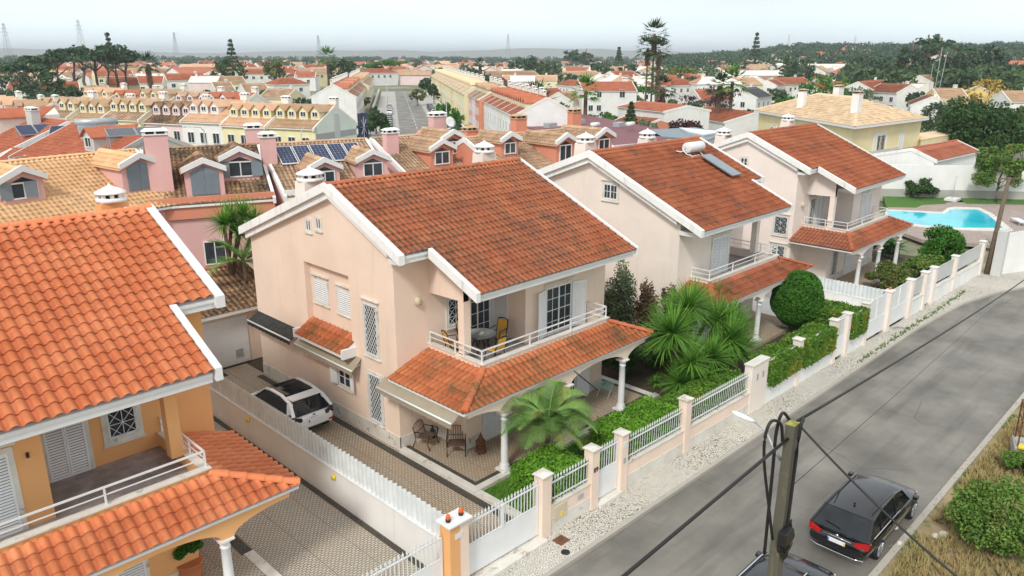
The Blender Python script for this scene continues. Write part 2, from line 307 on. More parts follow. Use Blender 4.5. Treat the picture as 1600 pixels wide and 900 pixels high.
M['carS'] = carpaint('silver_car_paint', (.42, .44, .46), .6); M['carG'] = carpaint('grey_car_paint', (.13, .14, .15), .5); M['carB'] = carpaint('blue_car_paint', (.06, .10, .17), .4)
M['chrome'] = plain('chrome', (.75, .76, .78), .15, 1, .02); M['tail'] = plain('red_tail_lamp', (.42, .01, .012), .15); M['plate'] = plain('plate_white', (.8, .8, .8), .4); M['blue'] = plain('plate_blue', (.02, .10, .55), .4); M['yel'] = plain('sticker_yellow', (.8, .62, .05), .5)
M['pv'] = plain('solar_cell_blue', (.015, .03, .09), .12, .2, .15); M['collector'] = plain('solar_collector', (.25, .29, .32), .12, .3); M['collK'] = plain('dark_collector', (.07, .08, .09), .12, .3)
M['awn'] = plaster((.34, .30, .22), .6, (.10, .09, .07), 'beige_awning'); M['awnK'] = plain('black_awning', (.03, .03, .028), .85, 0, .5, 6)
M['amber'] = plain('amber_beacon', (.75, .12, .01), .2); M['terra'] = plain('terracotta', (.50, .17, .07), .7); M['cushion'] = plain('mustard_fabric', (.62, .34, .05), .8)
M['tilefloor'] = plain('mottled_floor_tile', (.30, .27, .27), .5, 0, .35, 2.2); M['beige'] = plain('beige_plastic', (.58, .52, .38), .6)
M['lichen'] = plaster((.10, .095, .072), .8, (.55, .45, .08), 'lichen_concrete')
# ------------------------------------------------------------------ clay tile sheets with real relief
def tile_sheet(name, O, U, D, Lu, Lv, mat, parent, Mx=None, clips=(), wave=.30, course=.41, amp=.07, step=.05, ns=8, seed=0, bf=.62):
    Mx = Mx or Matrix(); O = Mx @ Vector(O); U = (Mx.to_3x3() @ Vector(U)).normalized(); D = (Mx.to_3x3() @ Vector(D)).normalized()
    Nn = U.cross(D)
    if Nn.z < 0: Nn = -Nn
    nw = max(1, round(Lu/wave)); nc = max(1, round(Lv/course)); wave = Lu/nw; course = Lv/nc
    k = nw*ns+1; tt = (np.arange(k)/ns) % 1.0; us = np.arange(k)*wave/ns
    h = np.where(tt < bf, amp*(np.sin(np.pi*np.minimum(tt/bf, 1))**.6), -.12*amp)
    rng = np.random.RandomState(seed+int(Lu*100))
    rows = []
    wob = rng.uniform(-.006, .006, (nc, nw+1)); wi = np.minimum(np.arange(k)//ns, nw)
    for c in range(nc):
        j = wob[c][wi]
        v1 = (c+1)*course+j*(c < nc-1)+.010*(h/amp); ins = min(.075, course*.2)
        rows.append((np.full(k, max(0, c*course-ins)), h)); rows.append((v1, h+step+j*.5)); rows.append((v1+.001, h+step+j*.5-.016)); rows.append((v1-ins, h+step*.8-.018))
    V = np.array([[v, u_, z] for r in rows for v, u_, z in zip(r[0], us, r[1])]).reshape(len(rows), k, 3)
    P = np.array(O)+V[..., 1:2]*np.array(U)+V[..., 0:1]*np.array(D)+V[..., 2:3]*np.array(Nn)
    idx = np.arange(len(rows)*k).reshape(len(rows), k)
    F = []; UV = []
    a = idx[:-1, :-1]; b = idx[:-1, 1:]; c_ = idx[1:, 1:]; d = idx[1:, :-1]
    F = np.stack([a, b, c_, d], -1).reshape(-1, 4)
    ui = np.arange(k-1); u0_ = ui//ns+.02+.96*(ui % ns)/ns; u1_ = ui//ns+.02+.96*((ui % ns)+1)/ns
    for r in range(len(rows)-1):
        cc = r//4
        v0, v1 = (cc+.02, cc+.95) if r % 4 == 0 else (cc+.95, cc+.98)
        q = np.stack([np.stack([u0_, np.full(k-1, v0)], -1), np.stack([u1_, np.full(k-1, v0)], -1), np.stack([u1_, np.full(k-1, v1)], -1), np.stack([u0_, np.full(k-1, v1)], -1)], 1)
        UV.append(q)
    UV = np.concatenate(UV).reshape(-1, 2)+seed*17
    if Nn.dot(U.cross(D)) < 0 or True:
        pass
    o = soup(name, P.reshape(-1, 3), F, mat, parent, UV)
    if clips:
        bm = bmesh.new(); bm.from_mesh(o.data)
        for (pu, pv), (nu, nv) in clips:
            bmesh.ops.bisect_plane(bm, geom=bm.verts[:]+bm.edges[:]+bm.faces[:], plane_co=O+U*pu+D*pv, plane_no=U*nu+D*nv, clear_outer=True, dist=1e-5)
        bm.to_mesh(o.data); bm.free()
    return o
def ridge_tiles(mb, p, q, r=.12, n=None, flat=.75):
    p = Vector(p); q = Vector(q); L = (q-p).length; n = n or max(2, round(L/.42)); d = (q-p)/L; a = d.cross(Vector((0, 0, 1))).normalized(); up_ = a.cross(d)
    vs = []; fs = []; ns = 7
    for i in range(n):
        for e, rr in ((0, r*1.08), (1.06, r*.93)):
            c = p+d*(L*(i+e)/n)
            for k in range(ns+1):
                t = math.pi*k/ns; vs.append(c+a*math.cos(t)*rr+up_*(math.sin(t)*rr*flat+.01*(1-e)-.02))
        b = i*2*(ns+1)
        for k in range(ns): fs.append((b+k, b+k+1, b+ns+1+k+1, b+ns+1+k))
        fs.append(tuple(range(b, b+ns+1)))
    mb.add(vs, fs, smooth=False)
# ------------------------------------------------------------------ windows, rails, columns
def wall_frame(o, ax, n):
    """matrix: local x along wall, y outward, z up"""
    ax = Vector(ax); n = Vector(n); z = Vector((0, 0, 1))
    return Matrix(((ax.x, n.x, z.x, o[0]), (ax.y, n.y, z.y, o[1]), (ax.z, n.z, z.z, o[2]), (0, 0, 0, 1)))
def louvres(mb, x0, z0, x1, z1, y, sp=.075, t=.012):
    n = int((z1-z0-.1)/sp)
    mb.box(x0, y, z0, x0+.045, y+.035, z1); mb.box(x1-.045, y, z0, x1, y+.035, z1); mb.box(x0+.045, y, z0, x1-.045, y+.033, z0+.05); mb.box(x0+.045, y, z1-.05, x1-.045, y+.033, z1)
    for i in range(n):
        z = z0+.05+(i+.5)*(z1-z0-.1)/n
        mb.add([(x0+.045, y+.004, z+.028), (x1-.045, y+.004, z+.028), (x1-.045, y+.028, z-.020), (x0+.045, y+.028, z-.020)], [(0, 1, 2, 3)])
def window(root, W, w, h, kind='plain', cols=2, rows=2, name='window', sm='shutter', fm='trim', surround='stone', leaf=.9, glass='glass', head=True, sur=.09):
    g = MB(W); g.box(0, -.03, 0, w, .006, h); win = g.build(name, M[glass], root)
    f = MB(W)
    if surround:
        s = MB(W); s.box(-sur, -.02, -sur, 0, .035, h+sur); s.box(w, -.02, -sur, w+sur, .035, h+sur); s.box(0, -.02, h, w, .035, h+sur); s.box(-sur-.03, -.02, -sur-.05, w+sur+.03, .08, -sur+.0); s.box(0, -.02, -sur, w, .04, 0)
        if head: s.box(-sur-.06, -.02, h+sur+.06, w+sur+.06, .10, h+sur+.11)
        s.build('sill', M[surround], win)
    if kind in ('plain', 'open', 'half'):
        t = .05; f.box(0, .006, 0, t, .03, h); f.box(w-t, .006, 0, w, .03, h); f.box(t, .006, 0, w-t, .03, t); f.box(t, .006, h-t, w-t, .03, h); f.box(w/2-.03, .006, t, w/2+.03, .032, h-t)
        for i in range(1, rows): f.box(t, .006, h*i/rows-.011, w-t, .022, h*i/rows+.011)
        for i in range(1, cols):
            if abs(i-cols/2) > .1: f.box(w*i/cols-.011, .006, t, w*i/cols+.011, .021, h-t)
        f.build('frame', M[fm], win)
    if kind == 'closed':
        for a, b in ((0, w/2-.004), (w/2+.004, w)):
            s = MB(W); louvres(s, a, 0, b, h, .008); s.build('shutter', M[sm], win)
    if kind in ('open', 'half'):
        for sgn in ((-1, 1) if kind == 'open' else (1,)):
            x = 0 if sgn < 0 else w; c = math.cos(.25); s_ = math.sin(.25)
            T = W @ Matrix.Translation((x, .05, 0)) @ Matrix(((sgn*c, 0, 0, 0), (s_, 1, 0, 0), (0, 0, 1, 0), (0, 0, 0, 1)))
            s = MB(T); louvres(s, .02, 0, .02+w/2*leaf, h, 0); s.build('shutter', M[sm], win)
    if kind == 'grille':
        t = .05; f.box(0, .006, 0, t, .03, h); f.box(w-t, .006, 0, w, .03, h); f.box(t, .006, 0, w-t, .03, t); f.box(t, .006, h-t, w-t, .03, h); f.build('frame', M[fm], win)
        s = MB(W); dx = .17; nx = max(2, round(w/dx)); dx = w/nx; dz = dx*1.55; nz = max(2, round(h/dz)); dz = h/nz
        for i in range(nx):
            for j in range(nz):
                x0, x1, z0, z1 = i*dx, (i+1)*dx, j*dz, (j+1)*dz
                s.bar((x0, .055, z0), (x1, .055, z1), .014); s.bar((x0, .062, z1), (x1, .062, z0), .014)
        s.box(-.01, .045, -.01, .02, .07, h+.01); s.box(w-.02, .045, -.01, w+.01, .07, h+.01); s.box(.02, .045, -.01, w-.02, .07, .02); s.box(.02, .045, h-.02, w-.02, .07, h+.01)
        s.build('grille', M['wmetal'], win)
    if kind == 'star':
        t = .05; f.box(0, .006, 0, t, .03, h); f.box(w-t, .006, 0, w, .03, h); f.box(t, .006, 0, w-t, .03, t); f.box(t, .006, h-t, w-t, .03, h); f.build('frame', M[fm], win)
        s = MB(W); nz = max(2, round(h/.33)); dz = h/nz
        for i in range(2):
            for j in range(nz):
                x0, x1, z0, z1 = i*w/2, (i+1)*w/2, j*dz, (j+1)*dz
                s.bar((x0, .055, z0), (x1, .055, z1), .014); s.bar((x0, .06, z1), (x1, .06, z0), .014)
        for j in range(nz+1): s.bar((0, .065, j*dz), (w, .065, j*dz), .014)
        for i in range(3): s.bar((i*w/2, .07, 0), (i*w/2, .07, h), .016)
        s.build('grille', M['wmetal'], win)
    return win
def railing(root, Mx, pts, z0, z1, posts=(), mid=True, mat='wmetal', name='railing', r=.024):
    m = MB(Mx)
    for a, b in zip(pts, pts[1:]):
        m.bar((*a, z1), (*b, z1), .05, .04)
        if mid: m.bar((*a, (z0+z1)/2+.02), (*b, (z0+z1)/2+.02), .026)
    for p in list(posts): m.box(p[0]-.022, p[1]-.022, z0, p[0]+.022, p[1]+.022, z1-.005)
    return m.build(name, M[mat], root)
def column(root, Mx, x, y, z0, z1, r=.135, mat='trim'):
    m = MB(Mx); h = z1-z0; m.box(x-r*1.75, y-r*1.75, z0, x+r*1.75, y+r*1.75, z0+.07)
    m.lathe([(r*1.6, .07), (r*1.6, .12), (r*1.3, .16), (r*1.42, .20), (r*1.08, .26), (r*1.0, .30), (r*.94, h*.55), (r*.86, h-.30), (r*1.0, h-.28), (r*1.0, h-.25), (r*.86, h-.23), (r*.88, h-.16), (r*1.25, h-.08), (r*1.3, h-.05)], (x, y, z0), 20)
    m.box(x-r*1.45, y-r*1.45, z1-.05, x+r*1.45, y+r*1.45, z1)
    return m.build('column', M[mat], root)
def chimney(root, Mx, x, y, z0, z1, wall, w=.9, d=.55, style='round', parent=None):
    m = MB(Mx)
    if style == 'round':
        m.add([(x-w/2*1.12, y-d/2*1.2, z0), (x+w/2*1.12, y-d/2*1.2, z0), (x+w/2*1.12, y+d/2*1.2, z0), (x-w/2*1.12, y+d/2*1.2, z0)] +
              [(x-w/2, y-d/2, z1-.5), (x+w/2, y-d/2, z1-.5), (x+w/2, y+d/2, z1-.5), (x-w/2, y+d/2, z1-.5)], [(0, 1, 5, 4), (1, 2, 6, 5), (2, 3, 7, 6), (3, 0, 4, 7), (4, 5, 6, 7)])
        ch = m.build('chimney', M[wall], parent or root)
        k = MB(Mx); c = (x, y, z1-.5); r = w*.5
        k.mi = 0; k.lathe([(r*1.1, 0), (r*1.12, .10), (r*1.0, .13), (r*.9, .13)], c, 20)
        for a in range(8): t = a*math.pi/4+.2; k.box(x+math.cos(t)*r*.82-.05, y+math.sin(t)*r*.82-.05, z1-.38, x+math.cos(t)*r*.82+.05, y+math.sin(t)*r*.82+.05, z1-.24)
        k.lathe([(r*1.15, .26), (r*1.15, .30), (r*.8, .38), (r*.35, .46), (r*.12, .5), (.03, .56)], c, 20)
        k.mi = 1; k.lathe([(r*.66, .12), (r*.66, .27)], c, 12)
        k.build('chimney_cap', [M['verge'], M['black']], ch)
    else:
        m.box(x-w/2, y-d/2, z0, x+w/2, y+d/2, z1-.3); ch = m.build('chimney', M[wall], parent or root)
        k = MB(Mx); k.mi = 0; k.box(x-w/2-.07, y-d/2-.07, z1-.3, x+w/2+.07, y+d/2+.07, z1-.24)
        for sx in (-1, 0, 1):
            for sy in (-1, 1): k.box(x+sx*(w/2-.06)-.06, y+sy*(d/2-.06)-.05, z1-.24, x+sx*(w/2-.06)+.06, y+sy*(d/2-.06)+.05, z1-.08)
        a = .1; z = z1-.08; zz = z1+.08
        k.add([(x-w/2-a, y-d/2-a, z), (x+w/2+a, y-d/2-a, z), (x+w/2+a, y+d/2+a, z), (x-w/2-a, y+d/2+a, z), (x-w/2+.1, y, zz), (x+w/2-.1, y, zz)], [(0, 1, 5, 4), (1, 2, 5), (2, 3, 4, 5), (3, 0, 4), (3, 2, 1, 0)])
        k.mi = 1; k.box(x-w/2+.08, y-d/2+.08, z1-.24, x+w/2-.08, y+d/2-.08, z1-.1)
        k.build('chimney_cap', [M['tileE'] if style == 'tile' else M['verge'], M['black']], ch)
    return ch
# ------------------------------------------------------------------ the villas along the street
RY, RZ, KF, KB = 3.5, 9.546, .45, .385
def zf(y): return RZ-KF*(RY-y) if y < RY else RZ-KB*(y-RY)
def villa(name, ox, sx, dz, wall, tile, ptile, verge, label, wide='A', opts=()):
    root = empty(name, (ox, 0, dz), label, 'house', 'villas along the street' if 'pink' in name else None)
    X = Matrix.Scale(sx, 4, (1, 0, 0)); E = .24; XR = 9.6
    zt = lambda y: zf(y)-E
    # ---- walls
    m = MB(X); P = m.prism
    rec = 'recess' in opts; r = .28
    P([(0, 0), (10.3, 0), (10.3, zt(10.3)), (RY, zt(RY)), (0, zt(0))], r if rec else 0, 1.6)
    if rec:
        P([(0, 0), (2.8, 0), (2.8, zt(2.8)), (0, zt(0))], 0, r); P([(5.95, 0), (10.3, 0), (10.3, zt(10.3)), (5.95, zt(5.95))], 0, r)
        P([(2.8, 0), (5.95, 0), (5.95, 3.55), (2.8, 3.55)], 0, r); P([(2.8, 6.18), (5.95, 6.18), (5.95, zt(5.95)), (RY, zt(RY)), (2.8, zt(2.8))], 0, r)
    P([(-1.81, .0), (10.3, 0), (10.3, 3.44), (-1.81, 3.44)], 1.6, XR)
    P([(0, 3.44), (10.3, 3.44), (10.3, zt(10.3)), (RY, zt(RY)), (0, zt(0))], 1.6, XR)
    P([(-1.81, 3.44), (0, 3.44), (0, zt(0)), (-1.81, zt(-1.81))], 4.75, XR)
    P([(-1.81, 5.85), (0, 5.80), (0, zt(0)), (-1.81, zt(-1.81))], 1.6, 1.86)
    m.box(1.62, -1.81, 3.88, 1.94, -1.5, zt(-1.81)-.002); m.box(1.94, -1.78, 6.1, 4.75, -1.55, zt(-1.6)-.03)
    # balcony slab, parapet kerb
    m.box(1.45, -2.93, 3.2, 8.45, -1.81, 3.44); m.box(1.45, -1.81, 3.2, 1.6, 0, 3.44)
    m.box(1.45, -2.93, 3.44, 8.45, -2.78, 3.86); m.box(1.45, -2.78, 3.44, 1.6, -.0, 3.86); m.box(8.3, -2.78, 3.44, 8.45, -1.81, 3.86)
    # porch beams with arches
    yb, ye, zb, ze = -2.93, -4.02, 3.70, 3.08; xl, xr_, xl1, xr1 = -.42, 10.0, 1.45, 8.45
    yc = -3.8; cx = (1.64, 4.92, 8.38)
    def arch(x0, x1, full=True):
        pts = [(x0, 2.34)]; n = 14; R = 2.78
        if full:
            for i in range(n+1):
                t = math.pi*i/n; c = (x0+x1)/2; a = (x1-x0)/2-.1; pts.append((c-a*math.cos(t), 2.34+.42*math.sin(t)))
            pts += [(x1, 2.34), (x1, 2.96), (x0, 2.96)]
            return pts
    P(arch(cx[0], cx[1]), yc-.13, yc+.13, 'y'); P(arch(cx[1], cx[2]), yc-.13, yc+.13, 'y')
    def half(x0, x1): return [(x0, 2.34)]+[(x0+(x1-x0)*(.12+.88*(1-math.cos(math.pi/2*i/8))), 2.34+.42*math.sin(math.pi/2*i/8)) for i in range(9)]+[(x1, 2.96), (x0, 2.96)]
    P(half(cx[0], xl+.25), yc-.13, yc+.13, 'y'); P(half(cx[2], xr_-.3), yc-.13, yc+.13, 'y')
    m.box(xl+.05, yc-.12, 2.74, xl+.3, -.0 if True else 0, 2.96) if False else None
    m.box(xl+.12, -3.9, 2.96, xr_-.15, -1.81, 3.05); m.box(xl+.12, -1.81, 2.96, 1.6, -.01, 3.05)
    m.build('wall', M[wall], root)
    # dado, balcony stone, floor
    d = MB(X); d.box(-.025, -.025, 0, 1.6, -.001, .55); d.box(-.025, -.025, 0, -.001, 10.3, .55); d.box(1.575, -1.835, 0, 1.6, -.025, .55); d.box(1.575, -1.835, 0, XR+.025, -1.811, .55); d.box(XR+.001, -1.811, 0, XR+.025, 10.3, .5)
    d.box(1.40, -2.98, 3.86, 8.5, -2.74, 3.90); d.box(1.40, -2.74, 3.86, 1.64, -1.815, 3.902); d.box(1.40, -1.5, 3.86, 1.64, -.0, 3.902); d.box(8.26, -2.74, 3.86, 8.5, -1.815, 3.902); d.build('stone_trim', M['stone'], root)
    fl = MB(X); fl.box(1.6, -2.78, 3.441, 8.3, -1.812, 3.46); fl.box(1.6, -1.812, 3.441, 4.75, -.002, 3.46); fl.build('balcony_floor', M['tilefloor'], root)
    for x in cx: column(root, X, x, yc, .12, 2.34, mat='trim' if wall != 'orange' else 'cleantrim')
    railing(root, X, [(1.5, -.05), (1.5, -2.84), (8.4, -2.84), (8.4, -1.83)], 3.9, 4.34, [(1.5, -.06), (1.5, -1.45), (1.5, -1.9), (1.5, -2.84), (3.9, -2.84), (6.2, -2.84), (8.4, -2.84), (8.4, -1.86)])
    # ---- main roof
    rf = MB(X); t = .16
    def slab(y0, y1, x0, x1, off=0):
        rf.prism([(y0, zf(y0)-t-off), (y1, zf(y1)-t-off), (y1, zf(y1)-.07), (y0, zf(y0)-.07)], x0, x1)
    slab(-.72, RY, -.3, 9.8); slab(-3.14, -.72, 1.15, 9.8); rf.prism([(RY, RZ-t), (10.55, zf(10.55)-t), (10.55, zf(10.55)-.07), (RY, RZ-.07)], -.3, 9.8)
    # eave cornice
    rf.box(1.15, -3.1, zf(-3.1)-.34, 9.75, -2.92, zf(-3.1)-.165); rf.box(1.95, -2.92, zf(-3.1)-.42, 9.72, -1.82, zf(-3.1)-.22)
    rf.box(-.25, -.68, zf(-.7)-.34, 1.15, -.5, zf(-.7)-.165); rf.box(-.2, -.5, zf(-.7)-.4, 1.15, -.02, zf(-.7)-.24)
    roof = rf.build('roof', M['trim'] if wall != 'orange' else M['cleantrim'], root)
    c1 = math.sqrt(1+KF*KF); Dn = (0, -1/c1, -KF/c1); cb = math.sqrt(1+KB*KB); Db = (0, 1/cb, -KB/cb)
    L1 = (RY+.82)*c1; L2 = (RY+3.2)*c1; nc = round(L2/.39); cs = L2/nc; k1 = round(L1/cs); L1 = k1*cs
    wv = 8.7/(31 if wall == 'orange' else 36); am, stp, bf_ = (.085, .055, .72) if wall == 'orange' else (.048, .038, .60); xm = 1.12
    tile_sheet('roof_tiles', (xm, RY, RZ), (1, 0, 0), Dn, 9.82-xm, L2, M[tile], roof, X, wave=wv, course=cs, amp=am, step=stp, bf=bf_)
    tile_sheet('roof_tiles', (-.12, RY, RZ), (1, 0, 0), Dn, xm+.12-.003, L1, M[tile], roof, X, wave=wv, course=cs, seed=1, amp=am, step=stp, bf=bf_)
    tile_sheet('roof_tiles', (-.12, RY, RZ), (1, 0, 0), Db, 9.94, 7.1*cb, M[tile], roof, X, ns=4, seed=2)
    rg = MB(X); ridge_tiles(rg, (-.3, RY, RZ+.02), (9.86, RY, RZ+.02), .14); rg.build('ridge_tiles', M[tile], roof)
    # verges
    def band(x0, x1, y0, y1, up_=.10, dn=.24):
        v = MB(X); v.prism([(y0, zf(y0)-dn), (y1, zf(y1)-dn), (y1, zf(y1)+up_), (y0, zf(y0)+up_)], x0, x1); v.build('verge', M[verge], roof)
    xa = (-.38, -.125) if 'A' in wide else (-.30, -.125)
    band(xa[0], xa[1], -.86, RY); band(xa[0], xa[1], RY, 10.6); band(.93, 1.115, -3.22, -.80)
    xb_ = (9.825, 10.08) if 'B' in wide else (9.825, 9.93)
    band(xb_[0], xb_[1], -3.22, RY); band(xb_[0], xb_[1], RY, 10.6)
    for (xs, y0) in ((xa[0], 0), (xb_[0] if 'B' in wide else None, -1.8)):
        if xs is None: continue
        w0, w1 = (xs+.14, -.001) if y0 == 0 else (XR+.001, xs+.1)
        v = MB(X); v.prism([(y0, zf(y0)-.5), (RY, RZ-.5), (10.3, zf(10.3)-.5), (10.3, zf(10.3)-.241), (RY, RZ-.241), (y0, zf(y0)-.241)], w0, w1); v.build('cornice', M[verge], roof)
    # ---- porch roof (three hipped slopes)
    pr = MB(X); o_ = .05
    A = [(xl1, 0, zb), (xl1, yb, zb), (xr1, yb, zb), (xr1, -1.81, zb)]; B = [(xl, 0, ze), (xl, ye, ze), (xr_, ye, ze), (xr_, -1.81, ze)]
    bo = [Vector(p)-Vector((0, 0, .14)) for p in A+B]
    pr.add([Vector(p)-Vector((0, 0, .07)) for p in A+B]+bo, [(0, 1, 5, 4), (1, 2, 6, 5), (2, 3, 7, 6), (8, 12, 13, 9), (9, 13, 14, 10), (10, 14, 15, 11), (4, 5, 13, 12), (5, 6, 14, 13), (6, 7, 15, 14), (0, 4, 12, 8), (3, 11, 15, 7), (0, 8, 9, 1), (1, 9, 10, 2), (2, 10, 11, 3)])
    porch = pr.build('porch_roof', M['trim'] if wall != 'orange' else M['cleantrim'], root)
    def psheet(O, U, Dv, Lu, clips, sd): 
        Dv = Vector(Dv); tile_sheet('porch_tiles', O, U, Dv, Lu, Dv.length+.06, M[ptile], porch, X, clips, seed=sd, course=.37, wave=wv, amp=am, step=stp, bf=bf_)
        return
    h1 = Vector((xl1-xl, yb-ye, 0))
    # front slope: u from xl
    dv = Vector((0, ye-yb, ze-zb)); Lf = dv.length
    psheet((xl, yb, zb), (1, 0, 0), dv, xr_-xl, [((xl1-xl, 0), (-(Lf), -(xl1-xl))), ((xr1-xl, 0), (Lf, -(xr_-xr1)))], 3)
    dv = Vector((xl-xl1, 0, ze-zb)); Ll = dv.length
    psheet((xl1, -.0, zb), (0, -1, 0), dv, -ye, [((-yb, 0), (Ll, -(yb-ye)))], 4)
    dv = Vector((xr_-xr1, 0, ze-zb)); Lr = dv.length
    psheet((xr1, -1.81, zb), (0, -1, 0), dv, -ye-1.81, [((-yb-1.81, 0), (Lr, -(yb-ye)))], 5)
    hp = MB(X); ridge_tiles(hp, (xl-.02, ye-.02, ze+.06), (xl1, yb, zb+.06), .13); hp.build('hip_tiles', M[ptile], porch); hp = MB(X); ridge_tiles(hp, (xr_+.02, ye-.02, ze+.06), (xr1, yb, zb+.06), .13); hp.build('hip_tiles', M[ptile], porch)
    return root, X, roof
# ------------------------------------------------------------------ terrain, street
def structure(name, mb, mat):
    o = mb.build(name, mat); o['kind'] = 'structure'; return o
def gz(x): return -.28-.012*max(-45, min(60, x))
g = MB(); g.add([(-6000, -2500, -1.6), (9000, -2500, -1.6), (9000, 12000, -1.6), (-6000, 12000, -1.6)], [(0, 1, 2, 3)]); structure('ground', g, M['far'])
def strip(name, left, right, z, mat, thick=.6):
    """left/right: polylines of (x,y); z(x) height"""
    m = MB(); n = len(left)
    vs = [(x, y, z(x)) for x, y in left]+[(x, y, z(x)) for x, y in right]; vb = [(a, b, c-thick) for a, b, c in vs]
    fs = []
    for i in range(n-1): fs += [(i, i+1, n+i+1, n+i), (2*n+i, 3*n+i, 3*n+i+1, 2*n+i+1), (i, 2*n+i, 2*n+i+1, i+1), (n+i, n+i+1, 3*n+i+1, 3*n+i)]
    fs += [(0, n, 3*n, 2*n), (n-1, 3*n-1, 4*n-1, 2*n-1)]
    m.add(vs+vb, fs); return structure(name, m, mat)
SW = [(-45, -6.3), (0, -7.0), (30, -7.4), (42, -7.55), (46.5, -7.7), (50, -9.0), (56, -12), (70, -20)]
KL = [(-45, -7.6), (0, -8.3), (30, -8.45), (37, -8.85), (41, -9.6), (45, -10.9), (51, -14.0), (66, -23.5)]
KL2 = [(x, y-.16) for x, y in KL[:4]]+[(41.0, -9.77), (44.9, -11.07), (50.9, -14.17), (65.9, -23.67)]
FR = [(-45, -14.2), (0, -14.9), (28, -14.95), (34, -15.6), (38, -16.8), (41, -18.5), (46, -22), (58, -31)]
strip('pavement', SW, KL, lambda x: gz(x), M['calc'])
strip('kerb', [(x, y+.001) for x, y in KL], KL2, lambda x: gz(x)+.012, M['curb'])
strip('road', KL2, FR, lambda x: gz(x)-.12, M['asphalt'])
FK = [(x, y-.2) for x, y in FR]
strip('verge_kerb', FR, FK, lambda x: gz(x)-.04, M['curb'])
strip('verge_ground', FK, [(-45, -40), (0, -40), (28, -40), (34, -40), (39, -40), (45, -40), (50, -40), (62, -45)], lambda x: gz(x)-.07, M['dry'])
# lots
def slabs(name, lst, mat):
    m = MB()
    for a in lst: m.box(*a)
    return structure(name, m, mat)
slabs('garden_ground', [(-45, -6.75, -1.7, 12.6, 20.5, -.05), (12.6, -6.75, -1.7, 29.9, 20.5, -.2), (29.9, -6.9, -1.7, 46.0, 20.5, -.4)], M['soil'])
slabs('driveway', [(-3.42, -6.9, -1.6, -.02, 12, 0)], M['pav'])
slabs('side_driveway', [(-14, -6.9, -1.6, -3.58, 12, 0)], M['pavgrey'])
slabs('neighbour_driveway', [(24.5, -7.0, -1.6, 27.9, 10, -.15)], M['white']); slabs('end_driveway', [(28.1, -7.2, -1.6, 30.72, 10, -.33)], M['pavgrey'])
slabs('drain_strip', [(-.42, -6.9, 0.001, -.14, 10.2, .006), (-3.40, -6.9, .001, -3.2, 12, .006), (-3.8, -6.9, .001, -3.6, 12, .006), (-7.1, -3.8, .001, -6.75, 8, .006)], M['darkstrip'])
# terrace of the pink villa
slabs('terrace', [(.35, -3.7, -.2, 10.1, -1.82, .12), (.35, -1.82, -.2, 1.58, -.03, .12)], M['pav'])
slabs('terrace_dark_border', [(.17, -3.88, -.2, 10.28, -3.7, .121), (.17, -3.7, -.2, .35, -.03, .121), (10.1, -3.7, -.2, 10.28, 3, .121)], M['darkstrip'])
slabs('terrace_edge', [(-.12, -4.15, -.2, 10.7, -3.88, .13), (-.12, -3.88, -.2, .17, -.03, .13), (10.28, -3.88, -.2, 10.6, 3.0, .13), (-.12, -6.7, -.2, .17, -4.15, .10)], M['stone'])
slabs('garden_lawn', [(.17, -6.7, -.2, 12.4, -4.15, .0)], M['lawn'])
slabs('neighbour_terrace', [(14.2, -4.1, -.4, 24.4, -1.8, -.03), (23, -1.8, -.4, 24.4, 6, -.03)], M['pav'])
slabs('end_terrace', [(30.8, -4.1, -.6, 41, -1.8, -.13)], M['pav']); slabs('orange_terrace', [(-17, -4.0, -.2, -7.1, -1.8, .12)], M['pavgrey']); slabs('orange_terrace_edge', [(-17, -4.3, -.2, -6.8, -4.001, .13), (-7.099, -4.0, -.2, -6.8, -1.8, .13)], M['stone'])
# manhole covers / drain lids on the pavement
for x, y, w, h in ((.15, -7.75, .42, .38), ): tag(MB().box(x, y, gz(x)+.002, x+w, y+h, gz(x)+.012).build('drain_cover', M['rust']), 'rusty square drain cover in the cobbled pavement beside the pink pillar', 'drain cover')
tag(MB().lathe([(.14, 0), (.14, .01)], (.0, -8.05, gz(0)+.002), 14).build('water_cover', M['iron']), 'small round black water cover near the pavement kerb', 'drain cover')
tag(MB().lathe([(.45, 0), (.45, .012)], (28.9, -8.0, gz(28.9)+.002), 20).build('manhole_cover', M['conc']), 'large round concrete manhole cover in the pavement beyond the white gates', 'manhole cover')
tag(MB().box(19.8, -8.05, gz(20)+.002, 20.5, -7.75, gz(20)+.014).build('drain_cover', M['conc']), 'grey rectangular drain cover in the pavement by the neighbouring pedestrian gate', 'drain cover')
# ------------------------------------------------------------------ the four villas
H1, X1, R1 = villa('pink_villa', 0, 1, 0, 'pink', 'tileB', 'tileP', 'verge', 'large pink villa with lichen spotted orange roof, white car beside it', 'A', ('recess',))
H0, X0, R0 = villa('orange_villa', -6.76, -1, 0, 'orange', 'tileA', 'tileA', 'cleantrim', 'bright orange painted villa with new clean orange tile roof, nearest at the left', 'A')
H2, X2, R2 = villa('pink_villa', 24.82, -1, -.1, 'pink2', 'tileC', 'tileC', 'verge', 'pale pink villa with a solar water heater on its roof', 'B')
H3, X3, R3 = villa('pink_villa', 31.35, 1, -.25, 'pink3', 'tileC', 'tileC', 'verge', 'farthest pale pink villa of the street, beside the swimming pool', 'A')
F = Vector((0, 0, 0))
def WG(X, x, y, z): return X @ wall_frame((x, y, z), (0, -1, 0), (-1, 0, 0))     # gable at local x, seen from -x
def WGB(X, x, y, z): return X @ wall_frame((x, y, z), (0, -1, 0), (1, 0, 0))
def WF(X, x, y, z): return X @ wall_frame((x, y, z), (1, 0, 0), (0, -1, 0))
